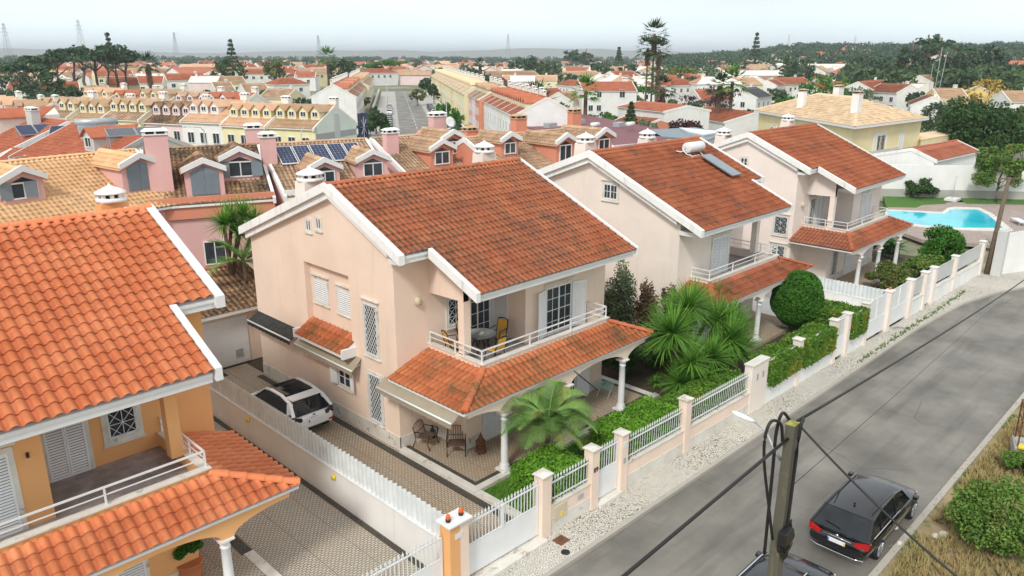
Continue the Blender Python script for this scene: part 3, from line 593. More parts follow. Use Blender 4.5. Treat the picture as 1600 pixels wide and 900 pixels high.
# pink villa windows
window(H1, WG(X1, .28, 5.72, 4.55), .95, .92, 'closed'); window(H1, WG(X1, .28, 4.0, 4.48), .95, .92, 'closed')
window(H1, WG(X1, 0, 1.86, 3.42), .78, 1.95, 'grille', sur=.1); window(H1, WG(X1, 0, 1.80, .72), .78, 1.9, 'grille', head=False, sur=.1)
window(H1, WG(X1, 0, 3.9, 1.5), .85, .78, 'open'); window(H1, WG(X1, 0, 5.52, 7.5), .36, .46, 'plain', 2, 1, head=False, sur=.05); window(H1, WG(X1, 0, 4.78, 7.68), .36, .46, 'plain', 2, 1, head=False, sur=.05)
window(H1, WF(X1, 5.9, -1.81, 3.5), 1.5, 1.9, 'open', 4, 4); window(H1, WF(X1, 2.42, 0, 4.3), .7, 1.05, 'star'); window(H1, WF(X1, 3.25, 0, 3.5), 1.35, 1.95, 'plain', 4, 4)
m = MB(X1 @ wall_frame((4.73, -.04, 3.5), (0, -1, 0), (-1, 0, 0))); louvres(m, 0, 0, .85, 1.95, 0); m.build('shutter', M['shutter'], H1)
window(H1, WF(X1, 6.3, -1.81, .2), 1.5, 2.1, 'open', 4, 4); window(H1, WF(X1, 2.5, -1.81, .2), 1.3, 2.1, 'closed')
m = MB(X1); m.box(-.06, 7.2, .9, -.001, 7.35, 1.05) if False else None
m = MB(X1); m.lathe([(.02, -.17), (.10, -.13), (.125, 0), (.10, .13), (.02, .17)], (1.0, -.05, 5.62), 12); m.build('wall_lamp', M['beige'], H1)
# small tiled canopy on the gable
m = MB(X1); m.prism([(.28, 3.70), (-.62, 3.14), (-.62, 3.04), (.28, 3.04)], 2.62, 6.06, 'y') if False else None
m = MB(X1); m.add([(.27, 2.7, 3.72), (-.58, 2.7, 3.20), (-.58, 2.7, 3.08), (.27, 2.7, 3.08), (.27, 6.02, 3.72), (-.58, 6.02, 3.20), (-.58, 6.02, 3.08), (.27, 6.02, 3.08)], [(0, 1, 2, 3), (4, 7, 6, 5), (0, 4, 5, 1), (1, 5, 6, 2), (2, 6, 7, 3), (0, 3, 7, 4)])
m.box(-.62, 2.56, 3.05, -.0, 2.7, 3.42); m.box(-.62, 6.02, 3.05, -.0, 6.16, 3.42); cn = m.build('tiled_canopy', M['trim'], H1)
tile_sheet('canopy_tiles', (.27, 6.02, 3.74), (0, -1, 0), (-.85, 0, -.52), 3.32, 1.02, M['tileP'], cn, X1, course=.34, seed=9)
def awning(y0, y1, xw, zw, xb, zb, mat, root=H1, v=.16):
    n = 24; m = MB(); vs = [(xw, y0, zw), (xw, y1, zw)]
    m.add([(xw, y0, zw), (xw, y1, zw), (xb, y1, zb), (xb, y0, zb), (xw, y0, zw-.03), (xw, y1, zw-.03), (xb, y1, zb-.03), (xb, y0, zb-.03)], [(0, 1, 2, 3), (7, 6, 5, 4), (0, 3, 7, 4), (1, 5, 6, 2)])
    vs = []; fs = []
    for i in range(n+1):
        y = y0+(y1-y0)*i/n; vs += [(xb-.012, y, zb-.02), (xb-.012, y, zb-v-.03*(i % 2))]
    fs = [(2*i, 2*i+2, 2*i+3, 2*i+1) for i in range(n)]; m.add(vs, fs)
    o = m.build('awning', M[mat], root)
    b = MB(); b.tube([(xb, y0-.02, zb+.02), (xb, y1+.02, zb+.02)], .035, 8); b.bar((xw, y0-.1, zw-.25), (xb, y0-.1, zb), .03); b.bar((xw, y1+.1, zw-.25), (xb, y1+.1, zb), .03); b.build('awning_frame', M['wmetal'], o); return o
awning(10.3, 6.6, 0, 3.05, -.55, 2.72, 'awnK'); awning(6.5, 2.25, 0, 3.05, -.45, 2.62, 'awn'); awning(.35, -3.75, -.32, 2.98, -.72, 2.68, 'awn')
chimney(H1, X1, .55, 5.9, 8.0, 9.85, 'pink2', .95, .7, parent=R1); chimney(H1, X1, 9.1, 5.0, 8.7, 10.3, 'pink2', .85, .65, parent=R1)
# orange villa
window(H0, WF(X0, 2.1, 0, 4.12), .75, .82, 'star', head=False, sur=.14); window(H0, WF(X0, 3.4, 0, 3.47), .95, 1.85, 'closed', head=False, sur=.11); window(H0, WF(X0, 5.45, -1.81, 3.47), 1.3, 2.0, 'closed', sur=.12)
window(H0, WF(X0, 3.0, -1.81, .15), 1.4, 2.1, 'closed', head=False); m = MB(X0); m.box(5.04, -1.87, 5.2, 5.1, -1.81, 5.32); m.build('wall_lamp', M['iron'], H0)
chimney(H0, X0, .35, 4.9, 8.5, 10.15, 'orange', .8, .6, parent=R0)
MB(X0).lathe([(.06, 0), (.06, .25), (.1, .27), (.1, .33)], (.15, 4.2, 9.2), 10).build('vent_pipe', M['cleantrim'], R0)
# middle pink villa
window(H2, WGB(X2, 9.6, 2.75, 7.3), .85, .75, 'plain', 4, 2); window(H2, WF(X2, 4.95, -1.81, 3.5), 1.6, 1.95, 'closed'); window(H2, WF(X2, 2.2, 0, 4.3), .8, 1.1, 'star')
window(H2, WF(X2, 6.0, -1.81, .2), 1.5, 2.1, 'closed'); window(H2, WF(X2, 3, -1.81, .2), 1.5, 2.1, 'plain', 2, 3)
chimney(H2, X2, 8.4, 5.0, 8.7, 10.3, 'pink2', .9, .7, parent=R2); chimney(H2, X2, 3.4, 4.6, 8.8, 10.2, 'pink2', .85, .65, parent=R2)
# end pink villa
window(H3, WG(X3, 0, 4.0, 7.35), .5, .6, 'plain', 2, 2, head=False); window(H3, WG(X3, 0, 1.25, 3.3), .9, 1.15, 'star'); window(H3, WG(X3, 0, 1.25, 1.7), .9, .85, 'star'); window(H3, WG(X3, 0, 7.0, 7.6), .5, .6, 'plain', 2, 2, head=False)
window(H3, WF(X3, 2.2, 0, 3.6), .8, 1.8, 'star'); window(H3, WF(X3, 3.3, 0, 3.5), 1.2, 1.9, 'closed'); window(H3, WF(X3, 6.2, -1.81, 3.5), 1.6, 1.95, 'closed'); window(H3, WF(X3, 2.4, -1.81, .4), .8, 1.8, 'star'); window(H3, WF(X3, 4.6, -1.81, .2), 1.3, 2.1, 'closed'); window(H3, WF(X3, 7.4, -1.81, .2), 1.3, 2.1, 'closed')
m = MB(X3); m.lathe([(.02, -.17), (.14, -.1), (.14, .1), (.02, .17)], (1.0, -.05, 5.2), 12); m.build('wall_lamp', M['beige'], H3)
chimney(H3, X3, .9, 5.9, 8.0, 9.7, 'pink2', .95, .7, parent=R3); chimney(H3, X3, 8.2, 4.9, 8.8, 10.3, 'pink2', .85, .65, parent=R3)
# solar water heater on the middle villa
a = PLz = None
sw = empty('solar_water_heater', (22.25, 1.7, 8.7), 'white solar water tank with pale flat collector on the roof of the middle pink villa', 'solar heater')
m = MB(); m.tube([(-.75, .35, .55), (.75, .35, .55)], .29, 18); m.build('tank', M['wmetal'], sw, bevel=.02)
nrm = Vector((0, -KF, 1)).normalized(); dd = Vector((0, -1, -KF)).normalized()
def onroof(u, v, h): return Vector((u, 0, .06))+dd*v+nrm*h
m = MB(); m.add([onroof(u, v, h) for h in (.1, .17) for u, v in ((-.1, .15), (.85, .15), (.85, 2.35), (-.1, 2.35))], [(3, 2, 1, 0), (4, 5, 6, 7), (0, 1, 5, 4), (1, 2, 6, 5), (2, 3, 7, 6), (3, 0, 4, 7)]); m.build('collector_panel', M['collector'], sw)
m = MB(); m.tube([(-.8, .4, .6), (-1.2, .3, .5), (-1.3, .0, .3), (-.9, -.1, .15), (-.1, -.1, .16)], .03, 6); m.build('pipe', M['wmetal'], sw); m = MB(); m.tube([(-.8, .35, .4), (-1.1, .5, .35), (-1.2, .7, .4)], .03, 6); m.build('pipe', M['wmetal'], sw)
for x in (-.55, .55): m = MB(); m.bar((x, .35, .3), (x, .05, .05), .04); m.bar((x, .35, .3), (x, .6, .3), .04); m.build('bracket', M['wmetal'], sw)
# ------------------------------------------------------------------ fences and gates
def corrug(m, x, y0, y1, z0, z1, axis='y', p=.22, a=.035):
    n = int(abs(y1-y0)/p)*4; sgn = 1 if y1 > y0 else -1; vs = []; fs = []
    for i in range(n+1):
        t = y0+(y1-y0)*i/n; o = a if (i % 4) in (1, 2) else -a
        for zz in (z0, z1+(0.012*math.sin(i*1.7))): vs.append((x+o, t, zz) if axis == 'y' else (t, x+o, zz))
    b = len(vs)
    for i in range(n): fs.append((2*i, 2*i+1, 2*i+3, 2*i+2))
    m.add(vs, fs)
def lot_fence(x, y0, y1, z0, zw, zp, label, wm='offwhite', pm='wpanel', steps=None):
    r = empty('lot_fence', (x, (y0+y1)/2, z0), label, 'fence'); yc = (y0+y1)/2
    m = MB(); m.box(-.075, y0-yc, -.3, .075, y1-yc, zw-z0); m.build('wall', M[wm], r)
    m = MB(); m.box(-.1, y0-yc, zw-z0, .1, y1-yc, zw-z0+.04); m.build('coping', M['trim'], r)
    m = MB(); corrug(m, 0, y0-yc, y1-yc, zw-z0+.04, zp-z0); m.build('corrugated_panel', M[pm], r, fix=False)
    return r
lot_fence(-3.5, -6.75, 11.9, 0, 1.16, 2.03, 'long white corrugated metal fence on a plain low wall between the two driveways', 'white')
lot_fence(28.0, -7.1, 9.0, -.3, .95, 1.72, 'white corrugated fence on a wall between the middle and farthest pink villas', 'white')
for k, y in enumerate((4.6, -1.2)):
    m = MB(); m.tube([(-3.58, y, .93), (-3.66, y, .93)], [.1, .085], 14); tag(m.build('wall_lamp', M['yel']), ('round yellow garden lamp low on the lot wall, partly behind the orange villa', 'round yellow garden lamp on the lot wall near the street corner of the grey driveway')[k], 'lamp')
spike_p = [(.016, 0), (.016, .02), (.05, .055), (.0, .17)]
def pickets(m, p, q, z0, z1, sp=.125, spike=True, w=.022, rails=(0.12, .88), bow=0):
    """p,q: (x,y); z0/z1: bottom & top at both ends as tuples"""
    L = math.hypot(q[0]-p[0], q[1]-p[1]); n = max(2, round(L/sp))
    def Z(t, k): return (z0[0]+(z0[1]-z0[0])*t if k == 0 else z1[0]+(z1[1]-z1[0])*t)
    for i in range(n+1):
        t = (i+.5)/(n+1); x = p[0]+(q[0]-p[0])*t; y = p[1]+(q[1]-p[1])*t; a, b = Z(t, 0), Z(t, 1)
        m.box(x-w/2, y-w/2, a, x+w/2, y+w/2, b)
        if spike:
            vs = [(x-.012, y-.012, b), (x+.012, y-.012, b), (x+.012, y+.012, b), (x-.012, y+.012, b), (x-.036, y-.014, b+.055), (x+.036, y-.014, b+.055), (x+.036, y+.014, b+.055), (x-.036, y+.014, b+.055), (x, y, b+.17)]
            m.add(vs, [(0, 1, 5, 4), (1, 2, 6, 5), (2, 3, 7, 6), (3, 0, 4, 7), (4, 5, 8), (5, 6, 8), (6, 7, 8), (7, 4, 8)])
    for r in rails:
        a = (p[0], p[1], Z(0, 0)+(Z(0, 1)-Z(0, 0))*r); b = (q[0], q[1], Z(1, 0)+(Z(1, 1)-Z(1, 0))*r); m.bar(a, b, .035, .045)
wy = lambda x: -6.95-.014*x
zc_ = lambda x: 1.9-.006*x
def pillar_obj(root, x, w=.36, top=None, mat='pink', cap='stone', d=.36):
    y = wy(x); b = gz(x)-.3; t = top or zc_(x); m = MB(); m.box(x-w/2, y-d/2, b, x+w/2, y+d/2, t-.05); o = m.build('pillar', M[mat], root)
    m = MB(); a = .05; m.add([(x-w/2-a, y-d/2-a, t-.05), (x+w/2+a, y-d/2-a, t-.05), (x+w/2+a, y+d/2+a, t-.05), (x-w/2-a, y+d/2+a, t-.05), (x-w/2-a, y-d/2-a, t-.01), (x+w/2+a, y-d/2-a, t-.01), (x+w/2+a, y+d/2+a, t-.01), (x-w/2-a, y+d/2+a, t-.01), (x, y, t+.05)],
       [(3, 2, 1, 0), (0, 1, 5, 4), (1, 2, 6, 5), (2, 3, 7, 6), (3, 0, 4, 7), (4, 5, 8), (5, 6, 8), (6, 7, 8), (7, 4, 8)]); m.build('pillar_cap', M[cap], o); return o
def lowwall(root, x0, x1, mat='pink', dado='stone', h=.62, coping=True):
    m = MB(); y0, y1 = wy(x0), wy(x1); g0, g1 = gz(x0), gz(x1); t = .11; hh = h+.33
    def seg(ha, hb, tt, mt, nm):
        m = MB(); vs = []
        for (x, y, g_) in ((x0, y0, g0), (x1, y1, g1)):
            for yy, zz in ((y-tt, g_+ha), (y+tt, g_+ha), (y+tt, g_+hb), (y-tt, g_+hb)): vs.append((x, yy, zz))
        m.add(vs, [(0, 1, 2, 3), (7, 6, 5, 4), (0, 4, 5, 1), (1, 5, 6, 2), (2, 6, 7, 3), (3, 7, 4, 0)]); return m.build(nm, M[mt], root)
    seg(-.3, hh, t, mat, 'low_wall')
    if dado: seg(-.1, hh*.5, t+.02, dado, 'dado')
    if coping: seg(hh, hh+.035, t+.04, dado or 'stone', 'coping')
    return hh+.035
def rails(root, x0, x1, hb, top=None, mat='wmetal', sp=.15):
    m = MB(); pickets(m, (x0, wy(x0)), (x1, wy(x1)), (gz(x0)+hb+.03, gz(x1)+hb+.03), (zc_(x0)-.42, zc_(x1)-.42), sp, w=.015); return m.build('railing', M[mat], root)
W1 = empty('street_wall', (6, wy(6), gz(6)), 'pink street wall with marble base and white spiked railings before the hedged garden', 'wall')
W1.location = (0, 0, 0)
for x in (.16, 2.5, 4.06, 7.95): pillar_obj(W1, x, .40 if x < 1 else .36)
hb = lowwall(W1, .36, 2.32); rails(W1, .36, 2.32, hb); lowwall(W1, 4.24, 7.77); rails(W1, 4.24, 7.77, hb); lowwall(W1, 8.13, 12.7); rails(W1, 8.13, 12.7, hb)
m = MB(); m.box(12.7, wy(13)-.16, -.8, 14.1, wy(13)+.2, 1.72); m.build('meter_pier', M['pink2'], W1)
m = MB(); m.box(12.66, wy(13)-.2, 1.72, 14.14, wy(13)+.24, 1.77); m.build('pillar_cap', M['stone'], W1)
for x in (13.1, 13.6): m = MB(); m.box(x, wy(13)-.175, 1.0, x+.14, wy(13)-.16, 1.28); m.build('letter_slot', M['gmetal'], W1)
m = MB(); m.box(.55, -7.115, .05, 1.15, -7.08, .55); bx = m.build('meter_box', M['beige'], W1); m = MB(); m.box(.84, -7.125, .14, .96, -7.1151, .30); m.build('meter_sticker', M['yel'], bx)
m = MB(); m.box(1.7, -7.12, .34, 1.95, -7.08, .50); m.build('letter_slot', M['gmetal'], W1); m = MB(); m.box(2.15, -7.185, .5, 2.5, -7.165, .62) if False else None
m = MB(); m.box(4.14, wy(4)-.20, .92, 4.24, wy(4)-.18, 1.12) if False else m.box(3.98, wy(4)-.195, .75, 4.1, wy(4)-.18, .95); m.build('intercom', M['gmetal'], W1)
m = MB(); m.box(3.95, wy(4)-.195, 1.35, 4.13, wy(4)-.18, 1.55); m.build('letter_slot', M['wmetal'], W1)
def text3(name, s, loc, size, mat, parent=None, rz=0, ext=.008):
    cu = bpy.data.curves.new(name, 'FONT'); cu.body = s; cu.size = size; cu.extrude = ext; cu.align_x = 'CENTER'; cu.align_y = 'CENTER'
    o = bpy.data.objects.new(name, cu); COL.objects.link(o); dg = bpy.context.evaluated_depsgraph_get(); me = bpy.data.meshes.new_from_object(o.evaluated_get(dg)); bpy.data.objects.remove(o)
    o = bpy.data.objects.new(name, me); me.materials.clear(); me.materials.append(mat); COL.objects.link(o); o.location = loc; o.rotation_euler = (math.pi/2, 0, rz)
    if parent: o.parent = parent
    return o
text3('house_number', '89', (2.5, wy(2.5)-.19, 1.12), .24, M['iron'], W1)
# corner pillar shared by the two driveways: orange and pink halves
CP_ = empty('gate_pillar', (0, 0, 0), 'half orange, half pink gate pillar with two amber beacons on its cap', 'pillar')
m = MB(); m.box(-3.80, -7.2, -.7, -3.44, -6.78, 2.0); m.build('orange_half', M['orange'], CP_); m = MB(); m.box(-3.44, -7.2, -.7, -3.12, -6.78, 2.0); m.build('pink_half', M['pink'], CP_)
m = MB(); m.box(-3.88, -7.28, 2.0, -3.04, -6.70, 2.05); m.build('pillar_cap', M['trim'], CP_)
m = MB(); m.box(-3.62, -7.215, 1.55, -3.36, -7.2, 1.7); pl_ = m.build('name_plate', M['trim'], CP_); 
for x in (-3.68, -3.22): m = MB(); m.lathe([(.07, 0), (.075, .08)], (x, -7.0, 2.05), 12); b = m.build('beacon', M['black'], CP_); m = MB(); m.lathe([(.065, .08), (.07, .14), (.045, .21), (.01, .24)], (x, -7.0, 2.05), 12); m.build('beacon_lens', M['amber'], b)
def gate(label, x0, x1, z_off=0, solid=.95, top=1.62, sp=.14, spike=True, fill='bars', name='driveway_gate'):
    r = empty(name, (0, 0, 0), label, 'gate'); y0, y1 = wy(x0), wy(x1); b0, b1 = gz(x0)+.12, gz(x1)+.12
    m = MB(); m.add([(x0, y0-.02, b0), (x1, y1-.02, b1), (x1, y1+.02, b1), (x0, y0+.02, b0), (x0, y0-.02, b0+solid), (x1, y1-.02, b0+solid), (x1, y1+.02, b0+solid), (x0, y0+.02, b0+solid)], [(3, 2, 1, 0), (4, 5, 6, 7), (0, 1, 5, 4), (1, 2, 6, 5), (2, 3, 7, 6), (3, 0, 4, 7)]); m.build('panel', M['cleantrim'], r)
    m = MB(); t = b0+solid
    if fill == 'bars': pickets(m, (x0, y0), (x1, y1), (t, t), (top, top), sp, spike, rails=(.04, .93))
    else:
        m.add([(x0, y0, t), (x1, y1, t), (x1, y1, top), (x0, y0, top)], [(0, 1, 2, 3)]); m.bar((x0, y0, top), (x1, y1, top), .04, .05)
    m.bar((x0+.02, y0, b0), (x0+.02, y0, top-.02), .05); m.bar((x1-.02, y1, b1), (x1-.02, y1, top-.02), .05)
    if x1-x0 > 2: m.bar(((x0+x1)/2, (y0+y1)/2, t), ((x0+x1)/2, (y0+y1)/2, top-.03), .09)
    m.build('bars', M['wmetal'], r, fix=fill == 'bars'); return r
gate('white sliding driveway gate with spiked bars between the two-tone pillar and the pink wall', -3.08, -.06)
gate('white spiked sliding gate of the orange villa at the bottom edge', -8.6, -3.84)
gate('narrow white pedestrian gate with spiked bars beside house number 89', 2.70, 3.86, solid=1.0, name='pedestrian_gate')
m = MB(); m.box(-3.1, -7.35, -.6, 0, -6.7, gz(-1.5)+.06); m.build('threshold', M['stone'])['kind'] = 'structure'
m = MB(); m.box(2.68, -7.3, -.6, 3.88, -6.7, gz(3)+.08); m.build('gate_threshold', M['stone'])['kind'] = 'structure'
W2 = empty('street_wall', (0, 0, 0), 'white street wall with hedge spilling over it before the middle pink villa', 'wall')
for x in (17.15, 21.0, 22.5, 24.9): pillar_obj(W2, x, .36, mat='pink2')
for a, b in ((14.1, 16.97), (17.33, 20.8), (22.7, 24.72)): lowwall(W2, a, b, 'white', None); rails(W2, a, b, hb)
gate('narrow white pedestrian gate of the middle pink villa between low hedges', 21.2, 22.3, solid=1.0, name='pedestrian_gate', sp=.12); gate('white half solid driveway gate of the middle pink villa', 25.1, 27.85, fill='mesh')
W3 = empty('street_wall', (0, 0, 0), 'weathered white street wall with infill panels before the farthest pink villa', 'wall')
for x in (28.1, 31.4, 33.8, 35.4, 39.5, 45.6): pillar_obj(W3, x, .5 if x < 30 else .42, mat='pink2', cap='trim')
for a, b in ((31.6, 33.6), (35.6, 39.3), (39.7, 45.4)):
    lowwall(W3, a, b, 'white', None); m = MB(); m.add([(a, wy(a), .5), (b, wy(b), .45), (b, wy(b), zc_(b)-.2), (a, wy(a), zc_(a)-.2)], [(0, 1, 2, 3)]); m.bar((a, wy(a), zc_(a)-.2), (b, wy(b), zc_(b)-.2), .05); m.build('infill_panel', M['lgrey'], W3, fix=False)
m = MB(); m.lathe([(.07, 0), (.075, .07), (.04, .14)], (28.1, wy(28.1), zc_(28.1)+.04), 10); m.build('beacon', M['amber'], W3)
gate('white half solid driveway gate of the farthest pink villa', 28.4, 31.15, fill='mesh'); gate('narrow white solid pedestrian gate of the farthest pink villa', 34.0, 35.2, solid=1.1, fill='mesh', name='pedestrian_gate')
# white boundary of the pool lot on the street bend
EW = empty('boundary_wall', (0, 0, 0), 'tall plain white wall topped with small spikes at the street bend', 'wall')
m = MB(); pts = [(46.3, -8.6), (50.5, -10.3), (62, -17.5)]
for (a, b), (c, d) in zip(pts, pts[1:]):
    m.add([(a, b, -1.5), (c, d, -1.5), (c+.15, d+.2, -1.5), (a+.15, b+.2, -1.5), (a, b, 2.1), (c, d, 2.2), (c+.15, d+.2, 2.2), (a+.15, b+.2, 2.1)], [(3, 2, 1, 0), (4, 5, 6, 7), (0, 1, 5, 4), (1, 2, 6, 5), (2, 3, 7, 6), (3, 0, 4, 7)])
m.build('wall', M['white'], EW); m = MB(); pickets(m, pts[0], pts[1], (2.1, 2.2), (2.4, 2.5), .25, rails=()); pickets(m, pts[1], pts[2], (2.2, 2.2), (2.5, 2.5), .25, rails=()); m.build('spikes', M['gmetal'], EW)
m = MB(); m.box(45.9, -8.9, -1.5, 46.5, -8.3, 2.4); m.build('pillar', M['lgrey'], EW)
# ------------------------------------------------------------------ foliage tools
def quads(C, S, rng, aspect=1.6, up=0.0, out=None):
    """leaf quads: centres C (n,3), sizes S (n,)"""
    n = len(C); a = rng.normal(size=(n, 3)); a /= np.linalg.norm(a, axis=1)[:, None]; b = rng.normal(size=(n, 3)); b[:, 2] += up
    b -= (a*b).sum(1)[:, None]*a; b /= np.linalg.norm(b, axis=1)[:, None]+1e-9
    a = a*S[:, None]*.5*aspect; b = b*S[:, None]*.5
    V = np.stack([C-a, C-b*.8, C+a, C+b*.8], 1)
    return V.reshape(-1, 3)
def crown_pts(rng, n, R, clumps=30, cr=.28, shell=.55, flat=1.0, bottom=-.5, jag=.2):
    """points in clumps on the outer part of an uneven ellipsoid of radii R"""
    d = rng.normal(size=(clumps, 3)); d /= np.linalg.norm(d, axis=1)[:, None]; d = d[d[:, 2] > bottom]; k = len(d); R = tuple(x*.9 for x in R)
    r = shell+(1-shell)*rng.random(k)**.6; r *= 1+jag*rng.normal(size=k)*.5
    cc = d*r[:, None]*(1-cr*.6); idx = rng.integers(0, k, n); sz = cr*(0.6+.8*rng.random(k))
    q = rng.normal(size=(n, 3)); q /= np.linalg.norm(q, axis=1)[:, None]; q *= (rng.random(n)**.45)[:, None]
    P = (cc[idx]+q*sz[idx][:, None]*np.array([1, 1, flat])); return P*np.array(R)
def leaves(name, P, size, mat, rng, parent=None, var=.5, aspect=1.6, up=0.0):
    V = quads(P, size*(1-var/2+var*rng.random(len(P))), rng, aspect, up); F4 = np.arange(len(V)).reshape(-1, 4)
    return soup(name, V, F4, mat, parent)
def trunk_mesh(name, h, r, parent, mat, rng, limbs=5, top=.55, spread=.5, lean=0, base=0):
    m = MB(); n = 6; pts = [Vector((lean*h*(i/n)**2, 0, base+(h-base)*i/n))+Vector((rng.normal()*.02*h, rng.normal()*.02*h, 0))*(i > 0) for i in range(n+1)]
    m.tube(pts, [r*(1.25-.75*i/n) for i in range(n+1)], 7)
    for k in range(limbs):
        a = 2*math.pi*k/limbs+rng.random(); z0 = h*(top+.35*rng.random()); i = min(n-1, int(z0/h*n)); p = pts[i]; L = h*spread*(.6+.5*rng.random())
        q = p+Vector((math.cos(a)*L*.5, math.sin(a)*L*.5, L*.35)); w = p+Vector((math.cos(a)*L, math.sin(a)*L, L*.75))
        m.tube([p, q, w], [r*.5, r*.35, r*.12], 5)
    return m.build(name, mat, parent, fix=False)
def make_tree(name, label, cat, h, w, mat, n=900, leaf=.45, kind='round', seed=1, group=None, trunk='bark', tr=None, loc=(0, 0, 0)):
    rng = np.random.default_rng(seed); r = empty(name, loc, label, cat, group)
    tr = tr or h*.022+.05
    if kind == 'pine':
        trunk_mesh('trunk', h*.86, tr, r, M[trunk], rng, 6, .62, .28); P = crown_pts(rng, n, (w/2, w/2, h*.2), 26, .34, .35, .6, -.35, .35); P[:, 2] += h*.80
        leaves('crown', P, leaf, M[mat], rng, r)
    elif kind == 'gum':
        trunk_mesh('trunk', h*.9, tr, r, M[trunk], rng, 7, .45, .3); P = crown_pts(rng, n, (w/2, w/2, h*.36), 20, .26, .5, .6, -1, .5); P[:, 2] += h*.64
        leaves('crown', P, leaf, M[mat], rng, r)
    elif kind == 'cone':
        trunk_mesh('trunk', h*.95, tr, r, M[trunk], rng, 0); t = rng.random(n)**.75; lay = np.floor(t*11)/11+rng.random(n)*.03; a = rng.random(n)*6.283; rr = (1-lay)*w/2*(.35+.65*rng.random(n)**.5)
        P = np.stack([np.cos(a)*rr, np.sin(a)*rr, h*(.12+.88*lay)+rr*.12], 1); leaves('crown', P, leaf, M[mat], rng, r)
    else:
        trunk_mesh('trunk', h*.6, tr, r, M[trunk], rng, 6, .35, .4); P = crown_pts(rng, n, (w/2, w/2, h*.40), 38, .27, .6, 1, -.75, .25); P[:, 2] += h*.58
        leaves('crown', P, leaf, M[mat], rng, r)
    return r
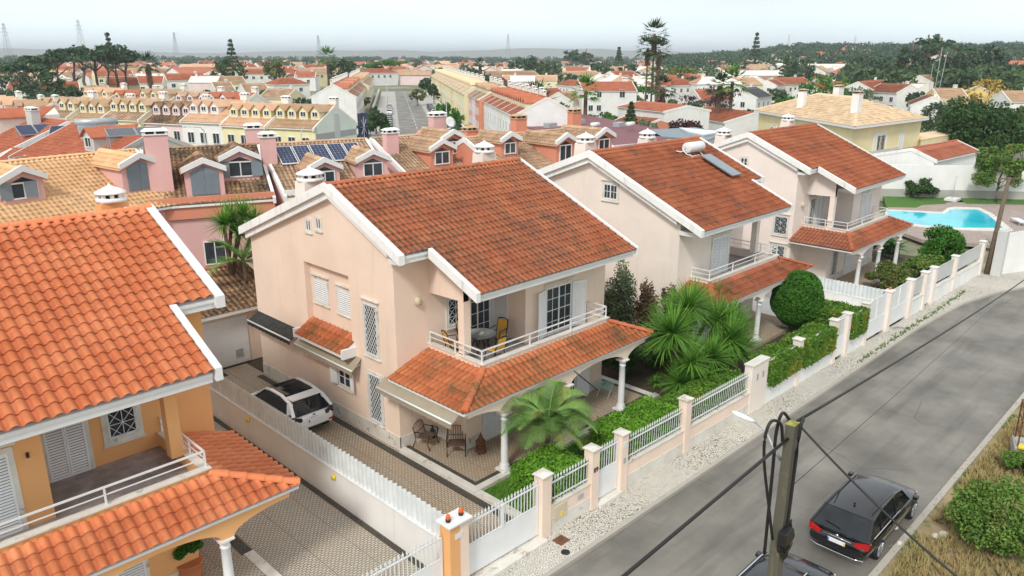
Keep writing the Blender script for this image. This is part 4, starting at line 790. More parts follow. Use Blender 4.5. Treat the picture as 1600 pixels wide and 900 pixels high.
# ------------------------------------------------------------------ simple town houses
def quickwin(root, W, w, h, mat='trim', glass='glass', arch=False, name='window', mull=True):
    m = MB(W); m.mi = 0; m.box(0, -.02, 0, w, .03, h); m.mi = 1; t = .07 if w < 2 else .1
    m.box(-t, -.02, -t, 0, .08, h+t); m.box(w, -.02, -t, w+t, .08, h+t); m.box(0, -.02, h, w, .08, h+t); m.box(0, -.02, -t, w, .09, 0)
    if mull: m.box(w/2-.03, .03, 0, w/2+.03, .06, h)
    return m.build(name, [M[glass], M[mat]], root, fix=False)
def bhouse(name, label, p0, p1, zr, ze, df, db, wall, tile, zb=-1.6, group='houses of the town', geo=True, wave=.5, course=.8, ns=3, wins=(), gwins=(), dorms=(), chims=(), verge='verge', over=.3, hip=0, dstyle='far', cat='house', parapet=None, swins=(), kb=None, dwall=None, chw='offwhite', backtile=True, amp=.06):
    """ridge from p0 to p1; local x along the ridge, -y to the front"""
    p0 = Vector((p0[0], p0[1], 0)); p1 = Vector((p1[0], p1[1], 0)); d = p1-p0; L = d.length; rz = math.atan2(d.y, d.x); c = (p0+p1)/2
    r = empty(name, (c.x, c.y, zb), label, cat, group, rz); R = L/2; k = (zr-ze)/df; H = zr-zb; he = ze-zb; kk = kb if kb else (zr-ze)/db; hb = H-kk*db
    m = MB(); t = .2
    if hip: m.box(-R, -df, 0, R, db, min(he, hb)-t)
    else: m.prism([(-df, 0), (db, 0), (db, hb-t), (0, H-t), (-df, he-t)], -R, R)
    m.build('wall', M[wall], r)
    o = over; c1 = math.hypot(1, k); c2 = math.hypot(1, kk)
    if hip:
        X0, X1 = -R-o, R+o; hx = R-hip; fy = -df-o; by = db+o; zz = he-k*o; z2 = hb-kk*o
        m = MB(); m.add([(X0, fy, zz), (X1, fy, zz), (X1, by, z2), (X0, by, z2), (-hx, 0, H), (hx, 0, H)], [(0, 1, 5, 4), (1, 2, 5), (2, 3, 4, 5), (3, 0, 4), (3, 2, 1, 0)])
        m.add([(X0, fy, zz-.25), (X1, fy, zz-.25), (X1, by, z2-.25), (X0, by, z2-.25), (X0, fy, zz-.01), (X1, fy, zz-.01), (X1, by, z2-.01), (X0, by, z2-.01)], [(3, 2, 1, 0), (0, 1, 5, 4), (1, 2, 6, 5), (2, 3, 7, 6), (3, 0, 4, 7)])
        rf = m.build('roof', M[verge], r)
        Lf = (df+o)*c1; a = (X1-hx)
        tile_sheet('roof_tiles', (X0, 0, H+.02), (1, 0, 0), (0, -1, -k), X1-X0, Lf, M[tile], rf, None, [((a, 0), (-Lf, -a)), ((X1-X0-a, 0), (Lf, -a))], wave, course, amp, .03, ns)
        # ends
        for sgn in (-1, 1):
            ex = sgn*X1 if True else 0; kx = (H-zz)/a; Le = a*math.hypot(1, kx)
            f_, b_ = df+o, db+o
            tile_sheet('roof_tiles', (sgn*hx, -f_, H+.02), (0, 1, 0), (sgn, 0, -kx), f_+b_, Le, M[tile], rf, None, [((f_, 0), (-Le, -f_)), ((f_, 0), (Le, -b_))], wave, course, amp, .03, ns, seed=3)
    else:
        m = MB(); fy = -df-o; by = db+o; th = .16
        m.prism([(fy, he-k*o-th), (0, H-th), (by, H-kk*by-th), (by, H-kk*by-.06), (0, H-.06), (fy, he-k*o-.06)], -R-.02, R+.02); rf = m.build('roof', M[verge], r)
        if geo:
            tile_sheet('roof_tiles', (-R+.08, 0, H), (1, 0, 0), (0, -1, -k), 2*R-.16, -fy*c1, M[tile], rf, None, (), wave, course, amp, .03, ns, seed=int(abs(c.x)*7) % 50)
            if backtile: tile_sheet('roof_tiles', (-R+.08, 0, H), (1, 0, 0), (0, 1, -kk), 2*R-.16, by*c2, M[tile], rf, None, (), max(wave, .5), max(course, .8), amp, .03, 2)
        m = MB(); ridge_tiles(m, (-R, 0, H+.03), (R, 0, H+.03), .14, max(3, int(L/.5) if ns > 3 else int(L/2))); m.build('ridge_tiles', M[tile], rf)
        for sx in (-1, 1):
            m = MB(); a = sx*(R+.06); b_ = sx*(R-.12)
            m.prism([(fy-.02, he-k*o-.28), (0, H-.28), (by+.02, H-kk*by-.28), (by+.02, H-kk*by+.09), (0, H+.09), (fy-.02, he-k*o+.09)], a, b_); m.build('verge', M[verge], rf)
    for (x, z, w, h) in wins: quickwin(r, wall_frame((x, -df-.0, z), (1, 0, 0), (0, -1, 0)), w, h)
    for (sx, y, z, w, h) in gwins: quickwin(r, wall_frame((sx*R, y, z), (0, 1, 0), (sx, 0, 0)), w, h)
    for dd in dorms:
        x, yf, w, hs, ht = dd[:5]; opt = dd[5] if len(dd) > 5 else ''; zb_ = H+k*yf; zs = zb_+hs; zt = zb_+ht; ye = -(H-zt)/k
        m = MB(); m.prism([(x-w/2, zb_-.3), (x+w/2, zb_-.3), (x+w/2, zs), (x, zt), (x-w/2, zs)], yf, ye, 'y'); dm = m.build('dormer', M[dwall or wall], r)
        m = MB(); e = .22; s = (zt-zs)/(w/2); y2 = -(H-(zs-e*s))/k; y2 = max(y2, yf)
        for sg in (-1, 1):
            m.add([(x, yf-.25, zt+.02), (x+sg*(w/2+e), yf-.25, zs-e*s+.02), (x+sg*(w/2+e), min(ye, -(H-zs)/k-.0), zs-e*s+.02), (x, ye+.05, zt+.02), (x, yf-.25, zt+.10), (x+sg*(w/2+e), yf-.25, zs-e*s+.10), (x+sg*(w/2+e), -(H-zs)/k, zs-e*s+.10), (x, ye+.05, zt+.10)], [(3, 2, 1, 0), (4, 5, 6, 7), (0, 1, 5, 4), (1, 2, 6, 5), (2, 3, 7, 6), (3, 0, 4, 7)])
        dr = m.build('dormer_roof', M[tile], dm, fix=True)
        if dstyle == 'near':
            for sg in (-1, 1):
                Ls = math.hypot(w/2+e, s*(w/2+e)); yy = -(H-zs)/k
                tile_sheet('dormer_tiles', (x, yf-.25, zt+.11), (0, 1, 0), (sg, 0, -s), ye-yf+.2, Ls, M[tile], dm, None, [((ye-yf+.25, 0), (Ls, (ye-yf)-(yy-yf)))], .26, .36, .045, .03, 5)
            m = MB(); m.prism([(x-w/2-.18, zs-.05), (x-w/2-.18, zs+.25), (x, zt+.2), (x+w/2+.18, zs+.25), (x+w/2+.18, zs-.05), (x, zt-.12)], yf-.28, yf-.05, 'y'); m.build('pediment', M['trim'], dm)
            if 's' in opt:   # closed grey shutters with a pointed top
                for a0, a1 in ((-w*.36, -.01), (.01, w*.36)):
                    m = MB(wall_frame((x, yf, zb_+.12), (1, 0, 0), (0, -1, 0))); hh = hs-.05; lo, hi = hh-.12, hh+.25
                    z0_, z1_ = (lo, hi) if a0 < 0 else (hi, lo); m.prism([(a0, 0), (a1, 0), (a1, z1_), (a0, z0_)], .01, .05, 'y')
                    nn = 14
                    for i in range(nn): zz = .05+i*(lo-.08)/nn; m.box(a0+.05, .05, zz, a1-.05, .062, zz+.03)
                    m.build('shutter', M['gshutter'], dm)
            else:
                quickwin(dm, wall_frame((x-w*.3, yf, zb_+.3), (1, 0, 0), (0, -1, 0)), w*.6, hs-.45)
                m = MB(wall_frame((x-w*.3, yf, zb_+.3), (1, 0, 0), (0, -1, 0))); m.prism([(0, hs-.36), (w*.6, hs-.36), (w*.3, hs-.12)], .01, .04, 'y'); m.build('fanlight', M['glass'], dm)
                if 'o' in opt:
                    for sg in (-1, 1):
                        if 'O' in opt and sg > 0:
                            m = MB(wall_frame((x, yf, zb_+.25), (1, 0, 0), (0, -1, 0))); m.box(.02, .07, 0, w*.32, .10, hs-.3); m.build('shutter', M['gshutter'], dm); continue
                        m = MB(wall_frame((x+sg*w*.3, yf, zb_+.25), (1, 0, 0), (0, -1, 0))); m.box(0, .06, 0, sg*w*.30, .09, hs-.3); m.build('shutter', M['gshutter'], dm)
        else:
            quickwin(dm, wall_frame((x-w*.27, yf, zb_+.45), (1, 0, 0), (0, -1, 0)), w*.54, max(.5, hs-.6))
    for cc in chims:
        x, y, w, h_, st = cc[:5]; wl = cc[5] if len(cc) > 5 else chw
        zz = H+(k*y if y < 0 else -kk*y); chimney(r, None or Matrix(), x, y, zz-.6, zz+h_, wl, w, w*.6, st, rf)
    if parapet: 
        m = MB(); m.box(-R, -df-.18, he-1.0, R, -df-.0, he+.25); m.build('parapet', M[parapet], r)
    return r
def r3(v): return round(v, 2)
# ---- the long pink row right behind the villas
ordn = ['first', 'second', 'third', 'fourth', 'fifth', 'sixth', 'seventh', 'eighth', 'ninth', 'tenth', 'eleventh', 'twelfth', 'thirteenth', 'fourteenth']
NR = 'row houses right behind the villas'
a0, a1 = onz(0, 254, 8.5), onz(212, 234, 8.5)
dA = (a1-a0).normalized(); aL = a1-dA*21
L = 21
bhouse('row_house', 'pink row house with sand coloured tile roof behind the orange villa', aL.xy, a1.xy, 8.5, 6.0, 5.4, 5, 'rosa', 'tileL', group=NR, wave=.27, course=.38, ns=6, dorms=[(L/2-7.9, -3.7, 1.9, 1.15, 1.75, 'oO'), (L/2-2.0, -4.1, 2.1, 1.45, 2.05, 's'), (L/2-18, -4.3, 1.9, 1.15, 1.75, '')], dstyle='near', chims=[], verge='cleantrim')
b0 = onz(220, 234, 8.5); b1 = onz(404, 226, 8.5); b2 = onz(572, 217, 8.5)
def unit(lab, p, q, wall, tile, dorms, chims, df=5.2, zr=8.5, ze=6.0, wins=(), **kw):
    return bhouse('row_house', lab, p.xy, q.xy, zr, ze, df, 5, wall, tile, group=NR, wave=.27, course=.36, ns=6, dorms=dorms, chims=chims, wins=wins, dstyle='near', verge='verge', **kw)
Lb = (b1-b0).length
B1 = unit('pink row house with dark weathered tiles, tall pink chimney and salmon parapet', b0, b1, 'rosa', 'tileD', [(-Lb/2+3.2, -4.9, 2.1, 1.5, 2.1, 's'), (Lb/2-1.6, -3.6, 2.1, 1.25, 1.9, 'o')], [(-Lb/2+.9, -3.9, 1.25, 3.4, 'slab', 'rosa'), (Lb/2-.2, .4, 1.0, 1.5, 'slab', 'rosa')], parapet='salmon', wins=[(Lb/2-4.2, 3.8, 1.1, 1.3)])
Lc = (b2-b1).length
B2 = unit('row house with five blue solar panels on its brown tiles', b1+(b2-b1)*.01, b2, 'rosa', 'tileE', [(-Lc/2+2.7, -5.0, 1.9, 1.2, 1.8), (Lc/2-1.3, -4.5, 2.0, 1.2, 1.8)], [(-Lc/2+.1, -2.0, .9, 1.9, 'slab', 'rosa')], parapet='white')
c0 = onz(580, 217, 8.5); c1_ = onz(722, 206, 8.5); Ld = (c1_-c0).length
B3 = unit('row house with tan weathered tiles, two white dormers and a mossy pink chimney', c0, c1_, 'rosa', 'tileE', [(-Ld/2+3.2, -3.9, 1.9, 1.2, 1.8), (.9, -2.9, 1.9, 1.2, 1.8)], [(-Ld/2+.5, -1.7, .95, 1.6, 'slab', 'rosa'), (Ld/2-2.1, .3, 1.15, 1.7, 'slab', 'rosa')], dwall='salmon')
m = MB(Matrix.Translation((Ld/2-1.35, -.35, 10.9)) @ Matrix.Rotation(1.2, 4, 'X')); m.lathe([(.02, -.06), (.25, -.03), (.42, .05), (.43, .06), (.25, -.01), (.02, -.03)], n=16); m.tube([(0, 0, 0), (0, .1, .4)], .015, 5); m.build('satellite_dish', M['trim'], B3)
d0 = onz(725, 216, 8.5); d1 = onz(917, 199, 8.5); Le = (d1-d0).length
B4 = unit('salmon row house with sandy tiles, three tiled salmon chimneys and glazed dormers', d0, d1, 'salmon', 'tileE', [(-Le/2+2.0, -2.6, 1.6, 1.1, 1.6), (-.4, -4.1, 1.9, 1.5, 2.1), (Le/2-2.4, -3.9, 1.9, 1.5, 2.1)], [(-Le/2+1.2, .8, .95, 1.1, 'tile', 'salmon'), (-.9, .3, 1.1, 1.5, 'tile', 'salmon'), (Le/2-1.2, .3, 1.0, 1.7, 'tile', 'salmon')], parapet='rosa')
# solar panels lie on the roof of B2
sp_ = B2
kB = 2.5/5.2; H_ = 8.5+1.6
for i in range(5):
    x0 = -Lc/2+.75+i*1.14; m = MB()
    def rp(x, y, h): return (x, y, H_+kB*y+.2+h)
    vs = [rp(x, y, h) for h in (0, .05) for x, y in ((x0, -.75), (x0+1.05, -.75), (x0+1.05, -2.6), (x0, -2.6))]
    m.add(vs, [(0, 1, 2, 3), (7, 6, 5, 4), (0, 4, 5, 1), (1, 5, 6, 2), (2, 6, 7, 3), (3, 7, 4, 0)]); p = m.build('solar_panel', M['trim'], sp_)
    m = MB()
    for a in range(4):
        for b in range(7):
            xa, xb_ = x0+.04+a*.2425, x0+.04+a*.2425+.232; ya, yb_ = -.79-b*.254, -.79-b*.254-.245
            m.add([rp(xa, ya, .056), rp(xb_, ya, .056), rp(xb_, yb_, .056), rp(xa, yb_, .056)], [(0, 1, 2, 3)])
    m.build('solar_cells', M['pv'], p)
# back garage
gr = empty('garage', (0, 12.2, 0), 'white garage with a mossy brown hipped tile roof at the end of the paved driveway', 'garage')
m = MB(); m.box(-3.4, 0, 0, 1.6, 5, 2.75); m.build('wall', M['pink'], gr); m = MB(); m.box(-3.0, -.04, .05, .3, .02, 2.35); gd = m.build('garage_door', M['trim'], gr); m = MB(); m.box(-.4, -.07, .35, -.05, -.04, .75); m.build('vent', M['gmetal'], gd)
m = MB(); m.lathe([(.08, 0), (.08, .03)], (0, 0, 0), 10)
m = MB(); m.box(-3.8, -.45, 2.62, 2.0, 5.2, 2.8); rr = m.build('roof', M['trim'], gr); tile_sheet('roof_tiles', (-3.8, 3.0, 4.0), (1, 0, 0), (0, -1, -.35), 5.8, 3.67, M['tileD'], rr, None, (), .26, .36, .045, .03, 6); tile_sheet('roof_tiles', (-3.8, 3.0, 4.0), (1, 0, 0), (0, 1, -.35), 5.8, 2.5, M['tileR'], rr, None, (), .26, .36, .045, .03, 4)
m = MB(); ridge_tiles(m, (-3.8, 3, 4.05), (2.0, 3, 4.05), .14); m.build('ridge_tiles', M['tileR'], rr)
m = MB(); m.box(.55, -1.9, 0, 1.0, -1.55, 2.7); m.build('post', M['pink'], gr)
chimney(gr, Matrix(), -1.0, 4.2, 3.5, 4.6, 'offwhite', .45, .4, 'slab', rr)
tag(MB().box(-2.6, 11.2, .003, -1.3, 11.8, .02).build('door_mat', M['black']), 'dark door mat on the paving before the garage', 'mat')
# ---- red roofed cluster at the left
RC = 'red roofed houses at the left'
def pr(a, z): return onz(a[0], a[1], z).xy
def add(lab, pa, pb, zr, ze, df, db, wall, tile, **kw):
    kw.setdefault('wave', .34); kw.setdefault('course', .45); kw.setdefault('ns', 4)
    return bhouse('house', lab, pr(pa, zr), pr(pb, zr), zr, ze, df, db, wall, tile, **kw)
RA = add('red tiled house at the left edge with two solar panels above an arched dormer', (-60, 172), (108, 190), 8, 5.6, 6, 5, 'offwhite', 'tileR', group=RC, dorms=[(5.0, -3.4, 1.8, 1.6, 2.3)], chims=[(8.5, -1.2, 1.3, 1.7, 'slab', 'lgrey')])
RB = add('red tiled house with bare grey gable and rooftop water heater left of the long rows', (112, 193), (240, 206), 8, 5.6, 5.5, 5.5, 'lgrey', 'tileR', group=RC, dorms=[(3.2, -3.6, 1.6, 1.3, 1.9)], verge='lgrey')
RB2 = add('low red tiled house wing in front of the grey gabled one', (20, 232), (100, 236), 6, 4.2, 4, 4, 'lgrey', 'tileR', group=RC)
def flatpanel(name, label, px, py, z, w, h, hd, tilt=.45, n=2, mat='pv', tank=False, cat='solar panels', host=None):
    p = onz(px, py, z); hm = Matrix.Translation(host.location) @ Matrix.Rotation(host.rotation_euler.z, 4, 'Z'); T = hm.inverted() @ Matrix.Translation(p) @ Matrix.Rotation(hd, 4, 'Z'); r = host
    for i in range(n):
        m = MB(T @ Matrix.Rotation(tilt, 4, 'X')); x0 = -w*n/2+i*w; m.box(x0+.03, -h/2, 0, x0+w-.03, h/2, .06); f_ = m.build('solar_panel', M['gmetal'], r)
        m = MB(T @ Matrix.Rotation(tilt, 4, 'X')); m.box(x0+.07, -h/2+.05, .06, x0+w-.07, h/2-.05, .068); m.build('solar_cells', M[mat], f_)
    if tank: m = MB(T); s, c = math.sin(tilt), math.cos(tilt); m.tube([(-w*n/2-.1, h/2*c+.2, h/2*s+.25), (w*n/2+.1, h/2*c+.2, h/2*s+.25)], .32, 14); m.build('water_tank', M['gmetal'], r)
    for x in (-w*n/2+.1, w*n/2-.1):
        m = MB(T); m.bar((x, h/2*.8, -1.2), (x, h/2*.8, h/2*math.sin(tilt)-.05), .05); m.build('panel_leg', M['gmetal'], r); m = MB(T); m.bar((x, -h/2*.8, -1.0), (x, -h/2*.8, -h/2*math.sin(tilt)*.8), .05); m.build('panel_leg', M['gmetal'], r)
    return r
hdB = RB.rotation_euler.z+.25
flatpanel('solar_panels', 'two blue solar panels on the dormer of the leftmost red roof', 55, 203, 7.3, 1.5, 2.0, 0, .4, host=RA); flatpanel('solar_panels', 'three sloping blue solar panels left of the rooftop water tank', 112, 212, 7.0, 1.3, 3.2, -.5, .5, 3, host=RB)
flatpanel('solar_water_heater', 'grey rooftop tank with two flat collectors on the grey gabled red roof', 155, 206, 7.6, 1.6, 2.2, -.2, .5, 2, 'collector', True, host=RB); flatpanel('solar_panels', 'dark flat solar panel by the grey gable on the red roof', 212, 206, 8.3, 2.1, 1.8, -.2, .25, 2, 'collK', host=RB)
# ---- long dormer row in the middle left
def row(lab, pa, pb, z, ze, walls, tiles, df=4.6, db=4.4, dn=4, zb=-1.6, grp='', step=0, wn=True, chim=True, gap=0, dw=1.3, ofs=0, rev=False, dmh=(1.1, 1.7), kind='row_house'):
    a = onz(*pa, z); b = onz(*pb, z); n = len(walls); out = []
    if rev: a, b = b, a
    for i in range(n):
        jz = (0, -.3, .15, -.15, .25, 0, .1)[i % 7]; jy = (0, .5, -.3, .4, 0, -.4, 0)[i % 7]; nn_ = Vector((-(b-a).y, (b-a).x, 0)).normalized()*jy
        p = a+(b-a)*(i/n)+nn_; q = a+(b-a)*((i+1)/n)+nn_; Lu = (q-p).length
        wins = []
        if wn:
            for kx in (-.3, .0, .3): wins += [(kx*Lu-.5, ze-zb-2.6, 1.0, 1.3)]
            for kx in (-.3, .25): wins += [(kx*Lu-.6, ze-zb-5.6, 1.2, 1.6)]
        ds = [((k_+.5)/dn*Lu-Lu/2, -df*.68, dw, *dmh) for k_ in range(dn-(i % 3 == 1))]
        wl = walls[i]; side = 'left' if True else ''
        words = {'lyellow': 'pale yellow', 'cream': 'cream', 'lpink': 'pale pink', 'white': 'white', 'mint': 'mint white', 'offwhite': 'off-white', 'rosa': 'pink', 'yellow': 'yellow', 'salmon': 'salmon', 'ochre': 'ochre'}
        tw = {'tileG': 'tan', 'tileH': 'peach', 'tileF': 'red', 'tileV': 'sand', 'tileR': 'red', 'tileE': 'brown', 'tileD': 'dark brown'}
        o = bhouse(kind, '%s %s roofed unit, %s %s' % (words[wl], tw[tiles[i]], ordn[i], lab), p.xy, q.xy, z+jz*(i < n-1), ze+jz*(i < n-1), df, db, wl, tiles[i], zb, grp, True, .6, 1.0, 2, wins=wins, dorms=ds, chims=[(Lu*.42, .5, 1.1, 1.3, 'slab', 'offwhite')] if chim else (), verge='offwhite', backtile=False)
        out.append(o)
    return out
C = row('from the left in the long dormer row', (92, 152), (524, 165), 8, 5.6, ['lyellow', 'lyellow', 'lyellow', 'lpink', 'white', 'lyellow', 'lyellow'], ['tileE', 'tileG', 'tileE', 'tileD', 'tileH', 'tileH', 'tileG'], dn=4, grp='long dormer row')
last = C[-1]; m = MB(); Rl = (onz(524, 165, 8)-onz(92, 152, 8)).length/14
m = MB(); m.prism([(-4.55, 0), (4.35, 0), (4.35, 7.1), (0, 9.35), (-4.55, 7.0)], Rl+.01, Rl+.04); m.build('gable_wall', M['mint'], last)
m = MB(); m.box(Rl, -4.5, 5.6, Rl+.07, 4.3, 6.4); m.build('grey_band', M['grey'], last); m = MB(); m.box(Rl, -.6, 0, Rl+.09, .6, 8.6); m.build('grey_stripe', M['lgrey'], last); m = MB(); m.box(Rl, -4.6, 0, Rl+.06, -4.2, 7.2); m.build('grey_quoin', M['lgrey'], last)
row('from the left in the pink row behind', (0, 150), (88, 160), 7.5, 5.2, ['lpink', 'lpink', 'rosa'], ['tileH', 'tileH', 'tileG'], dn=2, grp='pale pink dormer row')
row('from the left in the second tan row', (150, 137), (400, 146), 8, 5.6, ['lyellow', 'cream', 'lyellow', 'lpink', 'offwhite'], ['tileH', 'tileF', 'tileG', 'tileE', 'tileF'], dn=3, grp='second dormer row', dw=1.5)
# ---- the far street: carriageway, parking, walls
sA = Vector((77.3, 101.2, 0)); sdv = Vector((.598, .8015, 0)); sn = Vector((sdv.y, -sdv.x, 0))
def sp(t, o, z=-1.55): v = sA+sdv*t+sn*o; return (v.x, v.y, z)
m = MB(); m.add([sp(-60, 0), sp(-60, 8), sp(215, 8), sp(215, 0)], [(0, 1, 2, 3)]); structure('far_road', m, M['asphalt'])
m = MB(); m.add([sp(-60, -6, -1.57), sp(-60, -.0, -1.57), sp(215, -.0, -1.57), sp(215, -6, -1.57)], [(0, 1, 2, 3)]); m.add([sp(-60, 8, -1.57), sp(-60, 15, -1.57), sp(215, 15, -1.57), sp(215, 8, -1.57)], [(0, 1, 2, 3)]); structure('far_parking', m, M['conc'])
m = MB(); 
for t in range(-40, 210, 9): m.add([sp(t, 3.92, -1.545), sp(t, 4.08, -1.545), sp(t+4, 4.08, -1.545), sp(t+4, 3.92, -1.545)], [(0, 1, 2, 3)])
structure('lane_marking', m, M['trim'])
m = MB(); 
for o1, o2 in ((13.5, 13.8), (-7.3, -7.0)):
    vs = [sp(-30, o1, -1.6), sp(-30, o2, -1.6), sp(210, o2, -1.6), sp(210, o1, -1.6), sp(-30, o1, -.2), sp(-30, o2, -.2), sp(210, o2, -.2), sp(210, o1, -.2)]
    m = MB(); m.add(vs, [(3, 2, 1, 0), (4, 5, 6, 7), (0, 1, 5, 4), (1, 2, 6, 5), (2, 3, 7, 6), (3, 0, 4, 7)]); tag(m.build('garden_wall', M['offwhite']), 'long low white garden wall on the %s side of the far street' % ('right' if o1 > 0 else 'left'), 'wall')
# right-hand terrace along the far street (ridge parallel to the street; fronts face the street = local +y)
def row2(lab, o_, t0, n, Lu, z, ze, walls, tiles, grp, face=-1, df=5, dn=3, zstep=0, dw=1.3, balc=False, jig=0):
    words = {'lyellow': 'pale yellow', 'cream': 'cream', 'lpink': 'pale pink', 'white': 'white', 'mint': 'mint white', 'offwhite': 'off-white', 'rosa': 'pink', 'yellow': 'yellow', 'salmon': 'salmon', 'ochre': 'ochre', 'lgrey': 'grey'}
    tw = {'tileG': 'tan', 'tileH': 'peach', 'tileF': 'red', 'tileV': 'sand', 'tileR': 'red', 'tileE': 'brown'}
    for i in range(n):
        a = Vector(sp(t0+i*Lu, o_+jig*(i % 2))); b = Vector(sp(t0+(i+1)*Lu-.02, o_+jig*(i % 2)))
        if face < 0: a, b = b, a
        wins = []
        for kx in (-.32, .12):
            for zz in (1.0, 3.8): wins.append((kx*Lu, zz, 1.2, 1.4))
        ds = [((k_+.5)/dn*Lu-Lu/2, -df*.66, dw, 1.0, 1.6) for k_ in range(dn)]
        wl = walls[i % len(walls)]; tl = tiles[i % len(tiles)]
        bhouse('row_house', '%s %s roofed house, %s %s' % (words[wl], tw[tl], ordn[i], lab), a.xy, b.xy, z+zstep*i, ze+zstep*i, df, df, wl, tl, -1.6, grp, True, .6, 1.0, 2, wins=wins, dorms=ds, chims=[(Lu*.4*face, .3, 1.1, 1.4, 'slab', 'offwhite'), (-Lu*.2, .5, .9, 1.1, 'slab', 'offwhite')], verge='offwhite', dwall='cream')
row2('from the near gable right of the far street', 22.4, -34, 6, 7, 8, 5.4, ['white', 'white', 'offwhite'], ['tileR', 'tileF'], 'terraces along the far street', jig=0)
row2('in the pink stretch of the right terrace', 21.5, 8.5, 3, 7.5, 8.3, 5.6, ['salmon', 'lpink', 'rosa'], ['tileG', 'tileE'], 'terraces along the far street', dw=1.4)
row2('in the cream stretch of the right terrace', 20.5, 31.5, 14, 11, 8.5, 5.8, ['lyellow', 'cream', 'lyellow', 'yellow', 'lyellow'], ['tileV'], 'terraces along the far street', dn=4, zstep=.03)
pL = onz(520, 131, 8)-sA; tL = pL.x*sdv.x+pL.y*sdv.y; oL = pL.x*sn.x+pL.y*sn.y
row2('from the near gable left of the far street', oL, tL, 8, 8, 8, 5.2, ['white', 'offwhite', 'lpink', 'offwhite'], ['tileF', 'tileF', 'tileG'], 'terraces along the far street', face=1, jig=0)
row2('in the far half of the left terrace', oL+1, tL+64, 8, 9, 8, 5.4, ['lyellow', 'offwhite', 'lpink'], ['tileG', 'tileH'], 'terraces along the far street', face=1)
